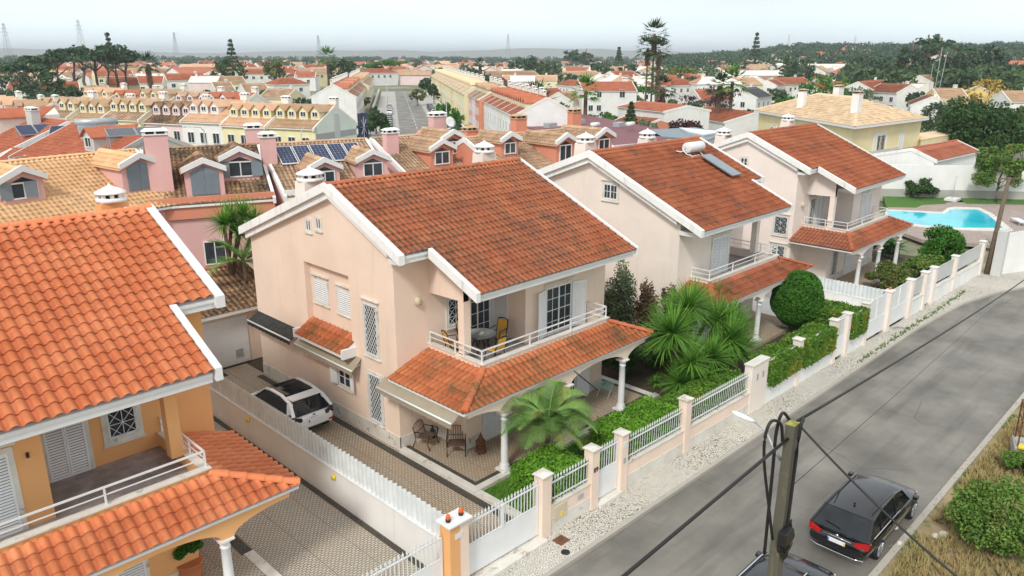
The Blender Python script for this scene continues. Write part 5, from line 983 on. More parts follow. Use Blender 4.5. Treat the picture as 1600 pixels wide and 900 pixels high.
# ---- parked cars
def car(name, label, loc, hd, paint, L=4.3, W=1.78, H=1.45, kind='hatch', group=None, far=True, extras=None):
    r = empty(name, loc, label, 'car', group, hd)
    # stations along x: nose at +L/2. Each: x, half width, z of bottom, belt, and top
    h = L/2
    if kind == 'wagon': st = [(-h, .80, .42, .66, .66), (-h+.05, .90, .30, .84, .84), (-h+.55, .95, .25, .96, .96), (-h+1.3, .97, .22, .95, .95), (0, .97, .22, .93, .93), (h-1.55, .97, .22, .92, .92), (h-.75, .94, .24, .86, .86), (h-.2, .84, .28, .70, .70), (h, .66, .36, .55, .55)]
    else: st = [(-h, .80, .40, .74, .74), (-h+.06, .92, .30, .95, .95), (-h+.5, .96, .24, 1.01, 1.01), (-h+1.2, .97, .2, .97, .97), (0, .97, .2, .94, .94), (h-1.15, .96, .2, .93, .93), (h-.6, .92, .24, .84, .84), (h-.14, .82, .3, .66, .66), (h, .66, .4, .52, .52)]
    sc = W/2/.97; zs = H/1.45; vs = []; fs = []; nk = 10
    for x, hw, zb, zb2, zt in st:
        hw *= sc; zt *= zs
        prof = [(-hw*.82, zb), (-hw*.97, zb+.10), (-hw*1.0, zb+(zt-zb)*.5), (-hw*.97, zb+(zt-zb)*.78), (-hw*.86, zt), (hw*.86, zt), (hw*.97, zb+(zt-zb)*.78), (hw, zb+(zt-zb)*.5), (hw*.97, zb+.10), (hw*.82, zb)]
        vs += [(x, y, z) for y, z in prof]
    for i in range(len(st)-1):
        for k in range(nk): fs.append((i*nk+k, i*nk+(k+1) % nk, (i+1)*nk+(k+1) % nk, (i+1)*nk+k))
    fs += [tuple(range(nk)), tuple(range((len(st)-1)*nk, len(st)*nk))[::-1]]
    m = MB(); m.add(vs, fs, smooth=True); body = m.build('body', M[paint], r)
    if not far:
        s = body.modifiers.new('s', 'SUBSURF'); s.levels = 2; s.render_levels = 2
    # cabin
    if kind == 'wagon': cab = [(-h+.12, .92), (-h+.75, H-.10), (-h+1.5, H), (.1, H), (.62, H-.07), (h-1.45, .91)]
    elif kind == 'puma': cab = [(-h+.10, 1.02), (-h+.52, H-.12), (-h+1.2, H), (-.1, H), (.3, H-.06), (h-1.05, .95)]
    else: cab = [(-h+.12, .96*zs), (-h+.6, H-.1), (-h+1.1, H), (-.2, H), (.25, H-.05), (h-1.1, .92*zs)]
    def cabin(grow, zlow, which):
        vs = []; n = len(cab)
        for x, z in cab:
            f = (z-.9)/(H-.9) if z > .9 else 0; hw = W/2*(.90-.20*max(0, f))
            vs += [(x, -hw-grow, z), (x, hw+grow, z)]
        return vs
    n = len(cab); V = []
    for i, (x, z) in enumerate(cab):
        base = st and .88*zs; f = max(0, min(1, (z-.88)/(H-.88))); hw = W/2*(.92-.22*f); V.append((x, hw, z))
    gl = MB(); vs = []
    bz = .86*zs if kind != 'puma' else .99
    for x, hw, z in V: vs += [(x, -W/2*.90, bz), (x, -hw, z), (x, hw, z), (x, W/2*.90, bz)]
    fs = []
    for i in range(n-1):
        for k in range(3): fs.append((i*4+k, i*4+k+1, (i+1)*4+k+1, (i+1)*4+k))
    fs += [(0, 1, 2, 3), tuple((n-1)*4+k for k in range(4))[::-1]]
    gl.add(vs, fs, smooth=False); glass = gl.build('windows', M['cglass'], r)
    # roof skin + pillars in body colour
    m = MB(); rr = [v for v in V if v[2] > H-.14]; e = .006; vs = []
    for x, hw, z in rr: vs += [(x, -hw*1.02, z-.03), (x, -hw*.9, z+.015), (x, hw*.9, z+.015), (x, hw*1.02, z-.03)]
    fs = [(i*4+k, i*4+k+1, (i+1)*4+k+1, (i+1)*4+k) for i in range(len(rr)-1) for k in range(3)]
    if kind != 'puma': m.add(vs, fs, smooth=True)
    vs = []
    def P_(i, f, side):   # point on side window outline
        x, hw, z = V[i]; return Vector((x, side*(W/2*.90+(hw-W/2*.90)*f)*1.012, bz+(z-bz)*f))
    for s in (-1, 1):
        for i in (range(n-1)): m.bar(P_(i, 1, s), P_(i+1, 1, s), .06 if kind != 'puma' else .13, .05)
        for x_ in ((-h+1.25, -.05) if kind != 'puma' else ()): 
            j = max(i for i in range(n) if V[i][0] <= x_); t = (x_-V[j][0])/(V[j+1][0]-V[j][0]); a = P_(j, 1, s).lerp(P_(j+1, 1, s), t); m.bar((x_, s*W/2*.915, bz), a, .07 if x_ > -.5 else .12, .03)
        if kind == 'puma': m.bar(P_(1, 1, s), (-h+.35, s*W/2*.9, bz+.06), .22, .05)
    m.build('roof', M[paint if kind != 'puma' else 'cglass'], r, fix=False) if kind != 'puma' else None
    if kind == 'puma':
        m.build('roof_frame', M[paint], r, fix=False); k = MB(); rr2 = [V[2], V[3]]; k.add([(-h+1.05, -.52, H+.02), (-h+1.05, .52, H+.02), (.28, .56, H-.02), (.28, -.56, H-.02), (-h+1.05, -.52, H-.0), (-h+1.05, .52, H-.0), (.28, .56, H-.05), (.28, -.56, H-.05)], [(0, 1, 2, 3), (0, 4, 5, 1), (3, 2, 6, 7)]); k.build('glass_roof', M['cglass'], r, fix=False)
        k = MB(); k.box(-h+.52, -.6, H-.09, -h+1.0, .6, H-.02); k.build('roof_spoiler', M[paint], r, bevel=.02)
    # wheels
    for sx in (-1, 1):
        for sy in (-1, 1):
            c = (sx*(h-.86 if kind != 'wagon' else h-1.0)+(.03), sy*(W/2-.10), .325)
            m = MB(Matrix.Translation(c) @ Matrix.Rotation(math.pi/2, 4, 'X')); m.lathe([(.24, -.11), (.31, -.11), (.328, -.07), (.328, .07), (.31, .11), (.24, .11)], n=18 if not far else 10); w = m.build('wheel', M['black'], r)
            if not far:
                m = MB(Matrix.Translation(c) @ Matrix.Rotation(math.pi/2, 4, 'X')); m.lathe([(.225, -.118), (.235, -.125), (.235, -.10), (.21, -.10)], n=18); m.lathe([(.06, -.12), (.06, .12)], n=8); m.lathe([(.225, .118), (.235, .125), (.235, .10), (.21, .10)], n=18)
                for k in range(10):
                    a = k*math.pi/5
                    for z_ in (-.12, .12): m.bar((math.cos(a)*.05, math.sin(a)*.05, z_), (math.cos(a+.08)*.225, math.sin(a+.08)*.225, z_), .028, .012)
                m.build('rim', M['carS'], w)
                m = MB(); m.lathe([(.37, -.02), (.37, .02)], n=20); 
    for s in (-1, 1):
        m = MB(); m.box(h-.36, s*W*.33-.14, .50*zs, h-.13, s*W*.33+.10, .58*zs); m.build('headlight', M['chrome'], r)
        m = MB(); y0, y1 = s*W*.27, s*W*.465; x0 = -h-.005
        m.add([(x0+.02, y0, .74*zs), (x0+.10, y1, .72*zs), (x0+.34, y1+s*.02, .84*zs), (x0+.12, y1, .93*zs), (x0+.04, y0, .86*zs)], [(0, 1, 2, 3, 4)] if s < 0 else [(4, 3, 2, 1, 0)])
        b = m.build('tail_lamp', M['tail' if kind != 'puma' else 'cglass'], r, fix=False); so_ = b.modifiers.new('t', 'SOLIDIFY'); so_.thickness = .05; so_.offset = 0
        m = MB(); m.box(h-1.42, s*(W/2+.02), .93, h-1.24, s*(W/2+.16), 1.05); m.build('mirror', M[paint], r, bevel=.02 if not far else 0)
    m = MB(); m.box(-h-.012, -.26, .62*zs, -h+.03, .26, .73*zs); pb = m.build('number_plate', M['plate'], r); m = MB(); m.box(-h-.014, .215, .62*zs, -h-.0125, .26, .73*zs); m.build('plate_band', M['blue'], pb)
    if extras: extras(r, h, W, H, V)
    return r
def ex_black(r, h, W, H, V):
    m = MB(); m.tube([(-h+.02, -.82, .36), (-h-.03, -.55, .33), (-h-.04, 0, .33), (-h-.03, .55, .33), (-h+.02, .82, .36)], .018, 6); m.build('bumper_trim', M['chrome'], r)
    m = MB(); m.tube([(-h-.0, -.42, .80), (-h-.005, 0, .815), (-h-.0, .42, .80)], .014, 6); m.build('boot_trim', M['chrome'], r)
    for s in (-1, 1):
        m = MB(); pts = [(-h+.5, s*W/2*.945, .93), (0, s*W/2*.935, .90), (h-1.6, s*W/2*.93, .885)]; m.tube(pts, .016, 6); m.build('window_trim', M['chrome'], r)
        m = MB(); m.tube([(-h+1.0, s*.60, H+.02), (-.1, s*.64, H+.025), (.5, s*.66, H-.03)], .012, 5); m.build('roof_rail', M['black'], r)
        for x in (-.55, .55): m = MB(); m.box(x, s*W/2*.985-.012, .76, x+.16, s*W/2*.985+.02, .785); m.build('door_handle', M['carK'], r)
    m = MB(); m.lathe([(.05, -.01), (.05, .012)], n=14); m.lathe([(.035, .011), (.035, .013)], n=14)
    o = m.build('round_badge', M['chrome'], r); o.rotation_euler = (0, -math.pi/2, 0); o.location = (-h-.0, 0, .86)
    m = MB(); m.box(-h-.0145, -.26, .62, -h-.0125, -.22, .73); m.build('plate_sticker', M['yel'], r)
    m = MB(); m.lathe([(.04, 0), (.02, .05), (.01, .06)], (-h+1.15, 0, H), 8); m.build('roof_antenna', M['black'], r)
    m = MB(); m.bar((-h+.2, .0, 1.01), (-h+.28, .5, 1.07), .02); m.build('rear_wiper', M['black'], r)
def ex_white(r, h, W, H, V):
    m = MB(); m.box(-h-.02, -.62, .34, -h+.1, .62, .47); m.build('rear_diffuser', M['black'], r, bevel=.03)
    m = MB(); m.lathe([(.045, 0), (.045, .01)], n=12); o = m.build('oval_badge', M['blue'], r); o.rotation_euler = (0, -math.pi/2, 0); o.scale = (.6, 1.4, 1); o.location = (-h+.02, 0, .93)
    text3('boot_lettering', 'P U M A', (-h-.0, 0, .83), .09, M['gmetal'], r, ext=.004).rotation_euler = (math.pi/2, 0, -math.pi/2)
    m = MB(); m.box(-h-.02, -.55, .36, -h-.005, -.30, .42); m.build('exhaust_trim', M['chrome'], r)
    for s in (-1, 1): m = MB(); m.box(-h-.0, s*.72-.10, .50, -h+.06, s*.72+.1, .56); m.build('reflector', M['tail'], r)
car('parked_car', 'black estate car with red tail lamps parked on the road beside the grass verge', (8.1, -13.85, gz(8)-.12), 0, 'carK', 4.95, 1.88, 1.42, 'wagon', None, False, ex_black)
def ex_rails(r, h, W, H, V):
    for s in (-1, 1): m = MB(); m.tube([(-h+.9, s*.58, H), (-h+1.0, s*.6, H+.06), (.3, s*.6, H+.05), (.5, s*.6, H-.02)], .02, 6); m.build('roof_rail', M['chrome'], r)
car('parked_car', 'dark navy car cut off by the bottom edge behind the utility pole', (1.95, -13.75, gz(1)-.12), 0, 'carN', 4.5, 1.82, 1.5, 'hatch', None, False, ex_rails)
car('parked_car', 'white hatchback with black glass roof parked in the driveway beside the pink villa', (-1.6, 5.35, .0), math.pi/2, 'carW', 4.2, 1.85, 1.53, 'puma', None, False, ex_white)
protos = {}
def pcar(i, side, t, paint, white=''):
    cn = {'carW': 'white', 'carK': 'black', 'carS': 'silver', 'carG': 'grey', 'carB': 'blue', 'carN': 'dark navy'}[paint]
    lab = '%s car, %s from the near end, %s line on the far street' % (cn, ordn[i], side)
    x, y, z = sp(t, -2.3 if side == 'left' else 10.2); hd = math.atan2(sdv.y, sdv.x)
    if paint in protos:
        c = copy_tree(protos[paint]); c.location = (x, y, z); c.rotation_euler = (0, 0, hd); c['label'] = lab
    else: protos[paint] = car('parked_car', lab, (x, y, z), hd, paint, group='cars parked along the far street')
for i, p in enumerate(['carK', 'carG', 'carN', 'carG', 'carS', 'carB', 'carG', 'carK', 'carW', 'carW', 'carS', 'carG', 'carW']): pcar(i, 'left', 4+i*6.3+(14 if i > 7 else 0), p)
for i, p in enumerate(['carG', 'carW', 'carW', 'carS', 'carG', 'carN', 'carK', 'carG', 'carS', 'carW', 'carK', 'carG', 'carB', 'carK']): pcar(i, 'right', -6+i*6.9+(10 if i > 8 else 0), p)
x, y, z = sp(6, -9.5); cv = empty('camper_van', (x, y, z), 'white camper van parked left of the far street', 'camper van', rz=math.atan2(sdv.y, sdv.x)-1.2)
m = MB(); m.box(-3.2, -1.15, .5, 2.0, 1.15, 3.0); m.build('body', M['cleantrim'], cv, bevel=.1); m = MB(); m.prism([(2.0, .5), (3.3, .5), (3.2, 1.3), (2.5, 2.2), (2.0, 3.0)], -1.05, 1.05, 'y'); m.build('cab', M['cleantrim'], cv)
for x_, z_ in ((-2.2, 1.7), (.3, 1.7)): m = MB(); m.box(x_, -1.17, z_, x_+1.0, -1.151, z_+.55); m.build('window', M['glass'], cv)
for x_ in (-2.0, 2.4):
    for s in (-1, 1): m = MB(Matrix.Translation((x_, s*1.05, .35)) @ Matrix.Rotation(math.pi/2, 4, 'X')); m.lathe([(.35, -.1), (.35, .1)], n=14); m.build('wheel', M['black'], cv)
# street lamps of the far streets
def slamp(px, py, z, label, hd=0, h=None, s=1):
    p = onz(px, py, z); b = -1.6; r = empty('street_lamp', (p.x, p.y, b), label, 'street lamp', 'street lamps of the town', hd); H = z-b
    m = MB(); m.tube([(0, 0, 0), (0, 0, H-.5)], [.09, .05], 8); m.tube([(0, 0, H-.5), (.3, 0, H-.1), (1.6, 0, H)], .04, 6); m.build('pole', M['gmetal'], r); m = MB(); m.lathe([(.04, 0), (.16, .03), (.16, .09), (.03, .14)], (1.75, 0, H-.08), 10); m.build('lamp_head', M['gmetal'], r); return r
for a in ((470, 203, 7.5, 'grey street lamp in front of the mint gable at the end of the dormer row', .9), (190, 191, 7.5, 'grey street lamp before the pale pink units of the dormer row', 2.8), (318, 197, 7.5, 'grey street lamp before the pale yellow units of the dormer row', 2.8), (10, 247, 6, 'small street lamp at the left edge before the red roofs', .5),
          (697, 150, 8, 'tall thin street lamp right of the far street near the round trees', 2.6), (604, 120, 9, 'tall thin street lamp left of the far street', .6), (680, 160, 7, 'double armed street lamp beside the right line of parked cars', 2.6)): slamp(a[0], a[1], a[2], a[3], a[4])
# ---- houses read one by one from the photograph: (px, py of the ridge, ridge height, apparent width px, heading, wall, roof, style, label)
WD = {'lyellow': 'pale yellow', 'cream': 'cream', 'lpink': 'pale pink', 'white': 'white', 'offwhite': 'off-white', 'rosa': 'pink', 'yellow': 'yellow', 'salmon': 'salmon', 'ochre': 'ochre', 'lgrey': 'grey', 'villa': 'yellow'}
def town(px, py, zr, wpx, hd, wall, tile, label, hip=0, dep=None, wins=True, group='houses of the town', chim=1, zb=-1.6, ze=None):
    p = onz(px, py, zr); D = math.hypot(p.x-CP[0], p.y-CP[1]); hd = math.radians(hd); va = math.atan2(p.y-CP[1], p.x-CP[0])
    f = abs(math.sin(hd-va)); Wm = wpx*D/FPX; L = max(6, min(26, Wm/max(.35, f)*.85)); df = (dep or 9)/2
    d = Vector((math.cos(hd), math.sin(hd), 0)); a = p-d*L/2; b = p+d*L/2
    # the front (local -y) has to look at the camera
    nrm_ = Vector((d.y, -d.x, 0)); 
    if nrm_.dot(Vector((CP[0]-p.x, CP[1]-p.y, 0))) < 0: a, b = b, a
    ze = ze or zr-df*.48
    w_ = []; g_ = []
    if wins:
        for k in range(max(1, int(L/4))):
            x = -L/2+1.6+k*4
            w_ += [(x, ze+1.6-2.7, 1.3, 1.3)]
            if D < 260: w_ += [(x+.3, .9, 1.3, 1.4)]
        g_ = [(s, y, ze+1.6-2.6, 1.1, 1.3) for s in (-1, 1) for y in (-1.5, 1.8)]
    return bhouse('house', label, a.xy, b.xy, zr, ze, df, df, wall, tile, zb, group, True, .6, 1.0, 2, wins=w_, gwins=g_ if not hip else (), chims=[(L*.3, .6, .9, 1.1, 'slab', 'offwhite')] if chim else (), verge='offwhite', hip=hip, backtile=False)
T = [
 (14, 113, 7.5, 45, 10, 'cream', 'tileG', 'cream house with broad hipped tan roof at the left edge', 4), (95, 112, 7.5, 52, -10, 'offwhite', 'tileG', 'off-white house with hipped brown roof below the pine grove', 4),
 (40, 126, 7, 40, -30, 'white', 'tileF', 'white house with red roof and balcony left of the solar collectors', 0), (88, 128, 7.5, 60, -15, 'white', 'tileR', 'white house with bright red roof and two solar collectors behind the dormer row', 0),
 (175, 110, 8, 55, -10, 'cream', 'tileF', 'cream house with red roof right of the dark conifer', 0), (205, 104, 8, 50, 20, 'rosa', 'tileG', 'brown roofed pink house below the right end of the pines', 0), (190, 121, 7.5, 45, -15, 'cream', 'tileR', 'cream house with low red roof right of the tree gap', 0),
 (235, 119, 7, 40, -30, 'offwhite', 'tileR', 'off-white red roofed house left of the blue windowed one', 0), (130, 98, 8, 40, 0, 'yellow', 'tileF', 'yellow house half hidden among the pine trunks', 0), (70, 104, 8, 40, 0, 'offwhite', 'tileF', 'off-white house glimpsed under the pines', 0),
 (287, 115, 7.5, 60, -12, 'white', 'tileR', 'white gabled house with red roof and dark terrace door', 0), (305, 104, 8, 55, 10, 'yellow', 'tileF', 'yellow walled house with red roof and a dark roof panel', 0), (330, 118, 7, 38, -70, 'lyellow', 'tileG', 'pale yellow house with mossy brown roof, left of a twin', 0),
 (358, 119, 7, 42, -12, 'lyellow', 'tileG', 'pale yellow house with a mossy roof, right of its twin', 0), (372, 100, 8.5, 50, 5, 'white', 'tileF', 'white house with orange roof above the two mossy ones', 0), (420, 98, 8.5, 60, 5, 'white', 'tileF', 'long white house with pinkish red roof by the autumn tree', 0),
 (400, 108, 7.5, 55, -18, 'offwhite', 'tileR', 'off-white house with deep red gabled roof left of the dark roofed one', 0), (462, 106, 7.5, 42, -12, 'lyellow', 'tileK', 'pale yellow house with dark slate roof', 0), (447, 121, 6.5, 58, -5, 'white', 'tileR', 'white bungalow with wide red hipped roof and white porch columns', 5),
 (490, 101, 8, 40, 10, 'lgrey', 'tileF', 'grey house with red roof under the distant palm', 0), (478, 112, 7, 34, -40, 'white', 'tileF', 'small white gabled house beside the green hedge', 0), (345, 128, 5.5, 30, -12, 'offwhite', 'tileG', 'low off-white annex with brown roof behind the second dormer row', 0),
 (395, 131, 5.5, 40, -12, 'white', 'tileG', 'low white annex with brown flat roof and dark terrace', 0), (440, 139, 5.5, 45, -65, 'lyellow', 'tileE', 'pale yellow gabled house at the right end of the second tan row', 0), (275, 92, 9, 40, 0, 'offwhite', 'tileF', 'off-white house with red roof far left of the domed tree', 0),
 (325, 95, 9, 28, 0, 'salmon', 'tileF', 'small brick red house below the domed dark tree', 0), (25, 122, 6, 30, 30, 'white', 'tileK', 'white house with a dark glazed lean-to roof at the left', 0), (150, 134, 6, 30, -10, 'offwhite', 'tileH', 'peach roofed annex just above the dormer row', 0),
 (580, 98, 8.5, 70, 0, 'white', 'tileF', 'wide white house with orange hipped roof at the end of the left terrace', 6), (587, 107, 7.5, 60, 0, 'white', 'tileR', 'white two storey house with red roof closing the far street on the left', 5), (622, 104, 8, 34, -60, 'lgrey', 'tileF', 'unplastered grey gabled house at the end of the far street', 0),
 (655, 98, 8, 60, 5, 'offwhite', 'tileR', 'off-white house with big red roof behind the grey gabled one', 6), (690, 100, 7.5, 40, 40, 'white', 'tileF', 'white red roofed house where the cream terrace ends', 0), (548, 96, 8.5, 40, 50, 'offwhite', 'tileF', 'off-white orange roofed house above the left terrace', 0),
 (775, 99, 8, 26, -40, 'ochre', 'tileF', 'bright orange gabled house beyond the cream terrace', 0), (797, 98, 8, 24, -40, 'lyellow', 'tileG', 'pale yellow gabled house right of the bright orange one', 0), (820, 101, 8.5, 44, -35, 'offwhite', 'tileG', 'big off-white gabled house with angled roofs beside trees', 0),
 (890, 103, 7.5, 30, 10, 'lyellow', 'tileG', 'pale yellow house with brown roof beyond the flat white house', 0), (915, 107, 7, 40, 10, 'offwhite', 'tileF', 'off-white house with orange roof, left of the umbrella tree', 0), (955, 106, 7, 36, 10, 'rosa', 'tileG', 'pinkish house with tan roof left of the umbrella tree', 0),
 (985, 101, 8, 44, 5, 'offwhite', 'tileF', 'orange roofed house behind the umbrella tree', 0), (885, 117, 5.5, 60, -12, 'white', 'tileR', 'low modern white house with a dark blue band under its roof', 0), (780, 121, 6, 34, 20, 'lgrey', 'maroon', 'grey house with dark maroon roof by the shaggy palm', 0),
 (848, 139, 6, 55, 5, 'cream', 'tileR', 'cream house with red and brown roof left of the lone fan palm', 0), (890, 143, 5.5, 40, 5, 'white', 'tileE', 'white house with brown roof in the fan palm shade', 0),
 (1075, 103, 8, 50, 20, 'offwhite', 'tileR', 'off-white twin red roofed house behind the dark purple tree', 0), (1045, 118, 7, 60, 55, 'offwhite', 'tileF', 'terrace of stepped red roofs rising beside the tall palms', 0), (1085, 118, 7, 50, 55, 'white', 'tileR', 'white stepped red roof house left of the palm pair', 0), (1195, 102, 8, 46, -5, 'white', 'tileR', 'white house with twin orange roofs behind the palm pair', 0),
 (1158, 121, 7, 44, -20, 'lyellow', 'tileH', 'pale yellow house with cream roof and balcony, right of the palm pair', 0), (1230, 121, 6.5, 50, -10, 'offwhite', 'tileF', 'off-white house behind the conifer left of the big villa', 0), (1110, 140, 6, 55, -35, 'white', 'tileF', 'white gabled house with red roof and thick white chimney', 0),
 (1290, 128, 6.5, 60, 0, 'white', 'tileR', 'white house with red roof right behind the big villa chimneys', 0), (1360, 126, 7, 60, 5, 'white', 'tileR', 'white stepped house with red roofs right of the villa roof', 0), (1400, 131, 6.5, 44, 60, 'white', 'tileC', 'white gabled house with aged orange roof in front of the woods', 0),
 (1395, 118, 7.5, 50, 5, 'offwhite', 'tileR', 'off-white house with orange red roof and round white aerials', 0), (1465, 121, 7, 70, 30, 'white', 'tileR', 'big white gabled house with bright red roof before the wood', 0), (1500, 113, 8, 90, 5, 'offwhite', 'tileG', 'long low house with tan hipped roof before the yellow autumn tree', 6),
 (1580, 110, 8, 50, -30, 'white', 'tileK', 'white house with dark sloped glass roof at the right edge', 0), (1480, 138, 6.5, 40, -50, 'yellow', 'tileG', 'small yellow gabled house, left of a bigger yellow one', 0), (1535, 131, 7, 90, 10, 'yellow', 'tileE', 'yellow house with brown tiled roof and white chimney', 0),
 (1590, 142, 6.5, 40, -50, 'white', 'tileG', 'white gable cut by the right edge of the picture', 0), (1455, 148, 5, 34, 20, 'white', 'tileC', 'low white porch house with small orange roofs behind the big dark tree', 0), (960, 118, 7, 44, 5, 'offwhite', 'tileG', 'long tan roofed house right of the lone fan palm', 0),
 (1010, 128, 6.5, 34, 30, 'white', 'tileF', 'white house between the tall palms and shaggy shrubs', 0), (1170, 137, 6, 30, 10, 'white', 'tileK', 'small white house with dark panel roof near the telegraph pole', 0)]
for t in T: town(*t[:8], hip=t[8])
# white two storey house, tiled wing, and other individual houses nearer by
add('tall white house with low salmon roof and rooftop terrace, right of the fan palm', (905, 128), (988, 128), 8, 6.2, 6, 6, 'white', 'tileF', wins=[(2.5, 6.2, 1.2, 1.8), (2.5, 3, 1.2, 1.3), (-3, 6.2, 1.0, 1.4), (-5, 3, 1, 1.3), (-3, 3, 1.0, 1.3)], chims=[(5, 1.5, 1.4, 1.5, 'slab', 'white')])
add('long low white wing with a slanting parapet beside the tall white house', (1000, 158), (1075, 165), 5.5, 4.6, 5, 5, 'white', 'tileF', wave=.6, course=1, ns=2)
add('small white annex with orange roof before the plum coloured shrub', (1035, 170), (1075, 172), 3.5, 2.6, 3, 3, 'white', 'tileF', wave=.6, course=1, ns=2)
add('low house with rusty hipped roof and dark gable next to the big yellow villa', (1105, 166), (1180, 176), 4.0, 2.4, 6, 5, 'white', 'tileC', wave=.5, course=.8, ns=3)
add('small brick hut with brown roof behind the maroon roofs', (978, 181), (1032, 186), 3.5, 2.6, 3.5, 3.5, 'salmon', 'tileC', wave=.6, course=1, ns=2)
# maroon sheet roofs
def flatroof(label, pts, z, wall='lgrey', mat='maroon', zb=-1.6, name='flat_roofed_building'):
    P3 = [onz(px, py, z) for px, py in pts]; c = sum(P3, Vector())/len(P3); r = empty(name, (c.x, c.y, zb), label, 'building'); pl = [((p-c).x, (p-c).y) for p in P3]
    m = MB(); m.prism(pl, 0, z-zb-.15, 'z'); m.build('wall', M[wall], r); m = MB(); m.prism([(a*1.02, b*1.02) for a, b in pl], z-zb-.149, z-zb, 'z'); rf = m.build('roof', M[mat], r); return r, c
fr, fc = flatroof('low building with wide maroon sheet metal roof and rooftop vents', [(790, 187), (905, 178), (1068, 208), (985, 228), (880, 216)], 3.6)
for k, (px, py) in enumerate([(860, 193), (886, 201), (905, 187), (930, 197), (968, 192), (985, 196)]):
    p = onz(px, py, 4.2)-fc; 
    if k % 2 == 0: m = MB(); m.box(p.x-.9, p.y-.6, 5.2, p.x+.9, p.y+.6, 5.9); m.build('roof_vent', M['gmetal'], fr)
    else: m = MB(); m.tube([(p.x-.8, p.y, 6.0), (p.x+.8, p.y, 6.0)], .35, 12); m.build('water_tank', M['trim'], fr)
fr2, fc2 = flatroof('small maroon roofed building with a white water tank, just behind the salmon row house', [(925, 213), (1020, 206), (1048, 222), (960, 232)], 4.2)
p = onz(945, 209, 5)-fc2; m = MB(); m.tube([(p.x-.9, p.y, 6.6), (p.x+.9, p.y, 6.6)], .4, 12); m.build('water_tank', M['trim'], fr2)
flatroof('grey corrugated shed roof with a cream awning behind the middle pink villa', [(1005, 203), (1085, 199), (1130, 206), (1108, 218), (1020, 212)], 4.2, 'lgrey', 'gshutter'); flatroof('low shed with cream fabric roof beside the grey corrugated shed', [(1062, 199), (1128, 205), (1100, 210), (1075, 205)], 4.5, 'lgrey', 'trim')
flatroof('flat blue grey glass roof with a solar collector behind the ridge of the middle villa', [(950, 228), (1015, 222), (1060, 232), (985, 242)], 4.6, 'white', 'collector')
# the big yellow villa
vz = 8.2; va_ = onz(1262, 143, vz); vb_ = onz(1345, 150, vz)
V_ = empty('yellow_villa', (0, 0, 0), 'large yellow villa with broad sand coloured hipped roof and white chimneys', 'house')
q = [onz(1178, 172, 6.1), onz(1336, 198, 6.1), onz(1452, 184, 6.1)]; q.append(q[0]+(q[2]-q[1])*.95); rl = [onz(1250, 142, 8.3), onz(1345, 147, 8.3)]
m = MB(); cc = sum(q, Vector())/4; inn = [cc+(p-cc)*.93 for p in q]
m.prism([(p.x, p.y) for p in inn], -1.6, 5.95, 'z'); m.build('wall', M['villa'], V_)
pk = [q[0].lerp(q[3], .5).lerp(q[1].lerp(q[2], .5), .32)+Vector((0, 0, 2.6)), q[0].lerp(q[3], .5).lerp(q[1].lerp(q[2], .5), .68)+Vector((0, 0, 2.6))]
m = MB(); m.add([*q, *[p-Vector((0, 0, .3)) for p in q]], [(7, 6, 5, 4), (0, 1, 5, 4), (1, 2, 6, 5), (2, 3, 7, 6), (3, 0, 4, 7), (0, 1, 2, 3)]); vr = m.build('eave', M['cleantrim'], V_)
def hipsheet(a, b, c, d=None):
    """tiled face between eave a-b and ridge c-d"""
    U = (b-a).normalized(); nn = U.cross(c-a).normalized(); nn = nn if nn.z > 0 else -nn; Dn_ = U.cross(nn); Dn_ = Dn_ if Dn_.z < 0 else -Dn_; L = (b-a).length; Hh = -(c-a).dot(Dn_); O = a-Dn_*Hh; uc = (c-a).dot(U); ud = (d-a).dot(U) if d else uc
    if uc > ud: uc, ud = ud, uc
    tile_sheet('roof_tiles', O+nn*.02, U, Dn_, L, Hh, M['tileV'], vr, None, [((uc, 0), (-Hh, -uc)), ((ud, 0), (Hh, -(L-ud)))], .45, .7, .04, .025, 3, seed=4)
hipsheet(q[0], q[1], pk[0], pk[1]); hipsheet(q[1], q[2], pk[1]); hipsheet(q[2], q[3], pk[1], pk[0]); hipsheet(q[3], q[0], pk[0])
m = MB(); ridge_tiles(m, q[1]+Vector((0, 0, .05)), pk[1]+Vector((0, 0, .05)), .16, 20); ridge_tiles(m, q[0]+Vector((0, 0, .05)), pk[0]+Vector((0, 0, .05)), .16, 20); ridge_tiles(m, pk[0], pk[1], .16, 16); m.build('hip_tiles', M['tileV'], vr)
for k, (px, py, w) in enumerate(((1252, 165, 1.0), (1308, 160, 1.9), (1337, 175, 1.3))):
    p = onz(px, py, 7.3); chimney(V_, Matrix(), p.x, p.y, 6.3, 9.9 if k else 9.6, 'white', w, .9, 'tile', vr)
for k, (px, py) in enumerate(((1248, 158), (1266, 158))):
    p = onz(px, py, 7.4); m = MB(Matrix.Translation(p) @ Matrix.Rotation(math.atan2((q[1]-q[0]).y, (q[1]-q[0]).x), 4, 'Z') @ Matrix.Rotation(.42, 4, 'X')); m.box(-.5, -1.2, .0, .5, 1.2, .14); s_ = m.build('skylight', M['collK'], V_)
ef = (inn[1]-inn[0]).normalized(); en = Vector((ef.y, -ef.x, 0)); en = en if en.dot(Vector((CP[0]-cc.x, CP[1]-cc.y, 0))) > 0 else -en
def vw(t, z, w, h, side=0, mat='trim', glass='trim'):
    a, b = (inn[0], inn[1]) if side == 0 else (inn[1], inn[2]); e = (b-a).normalized(); n_ = Vector((e.y, -e.x, 0)); n_ = n_ if n_.dot(a-cc) > 0 else -n_
    p = a+(b-a)*t; return quickwin(V_, wall_frame((p.x, p.y, z), e, n_), w, h, mat, glass)
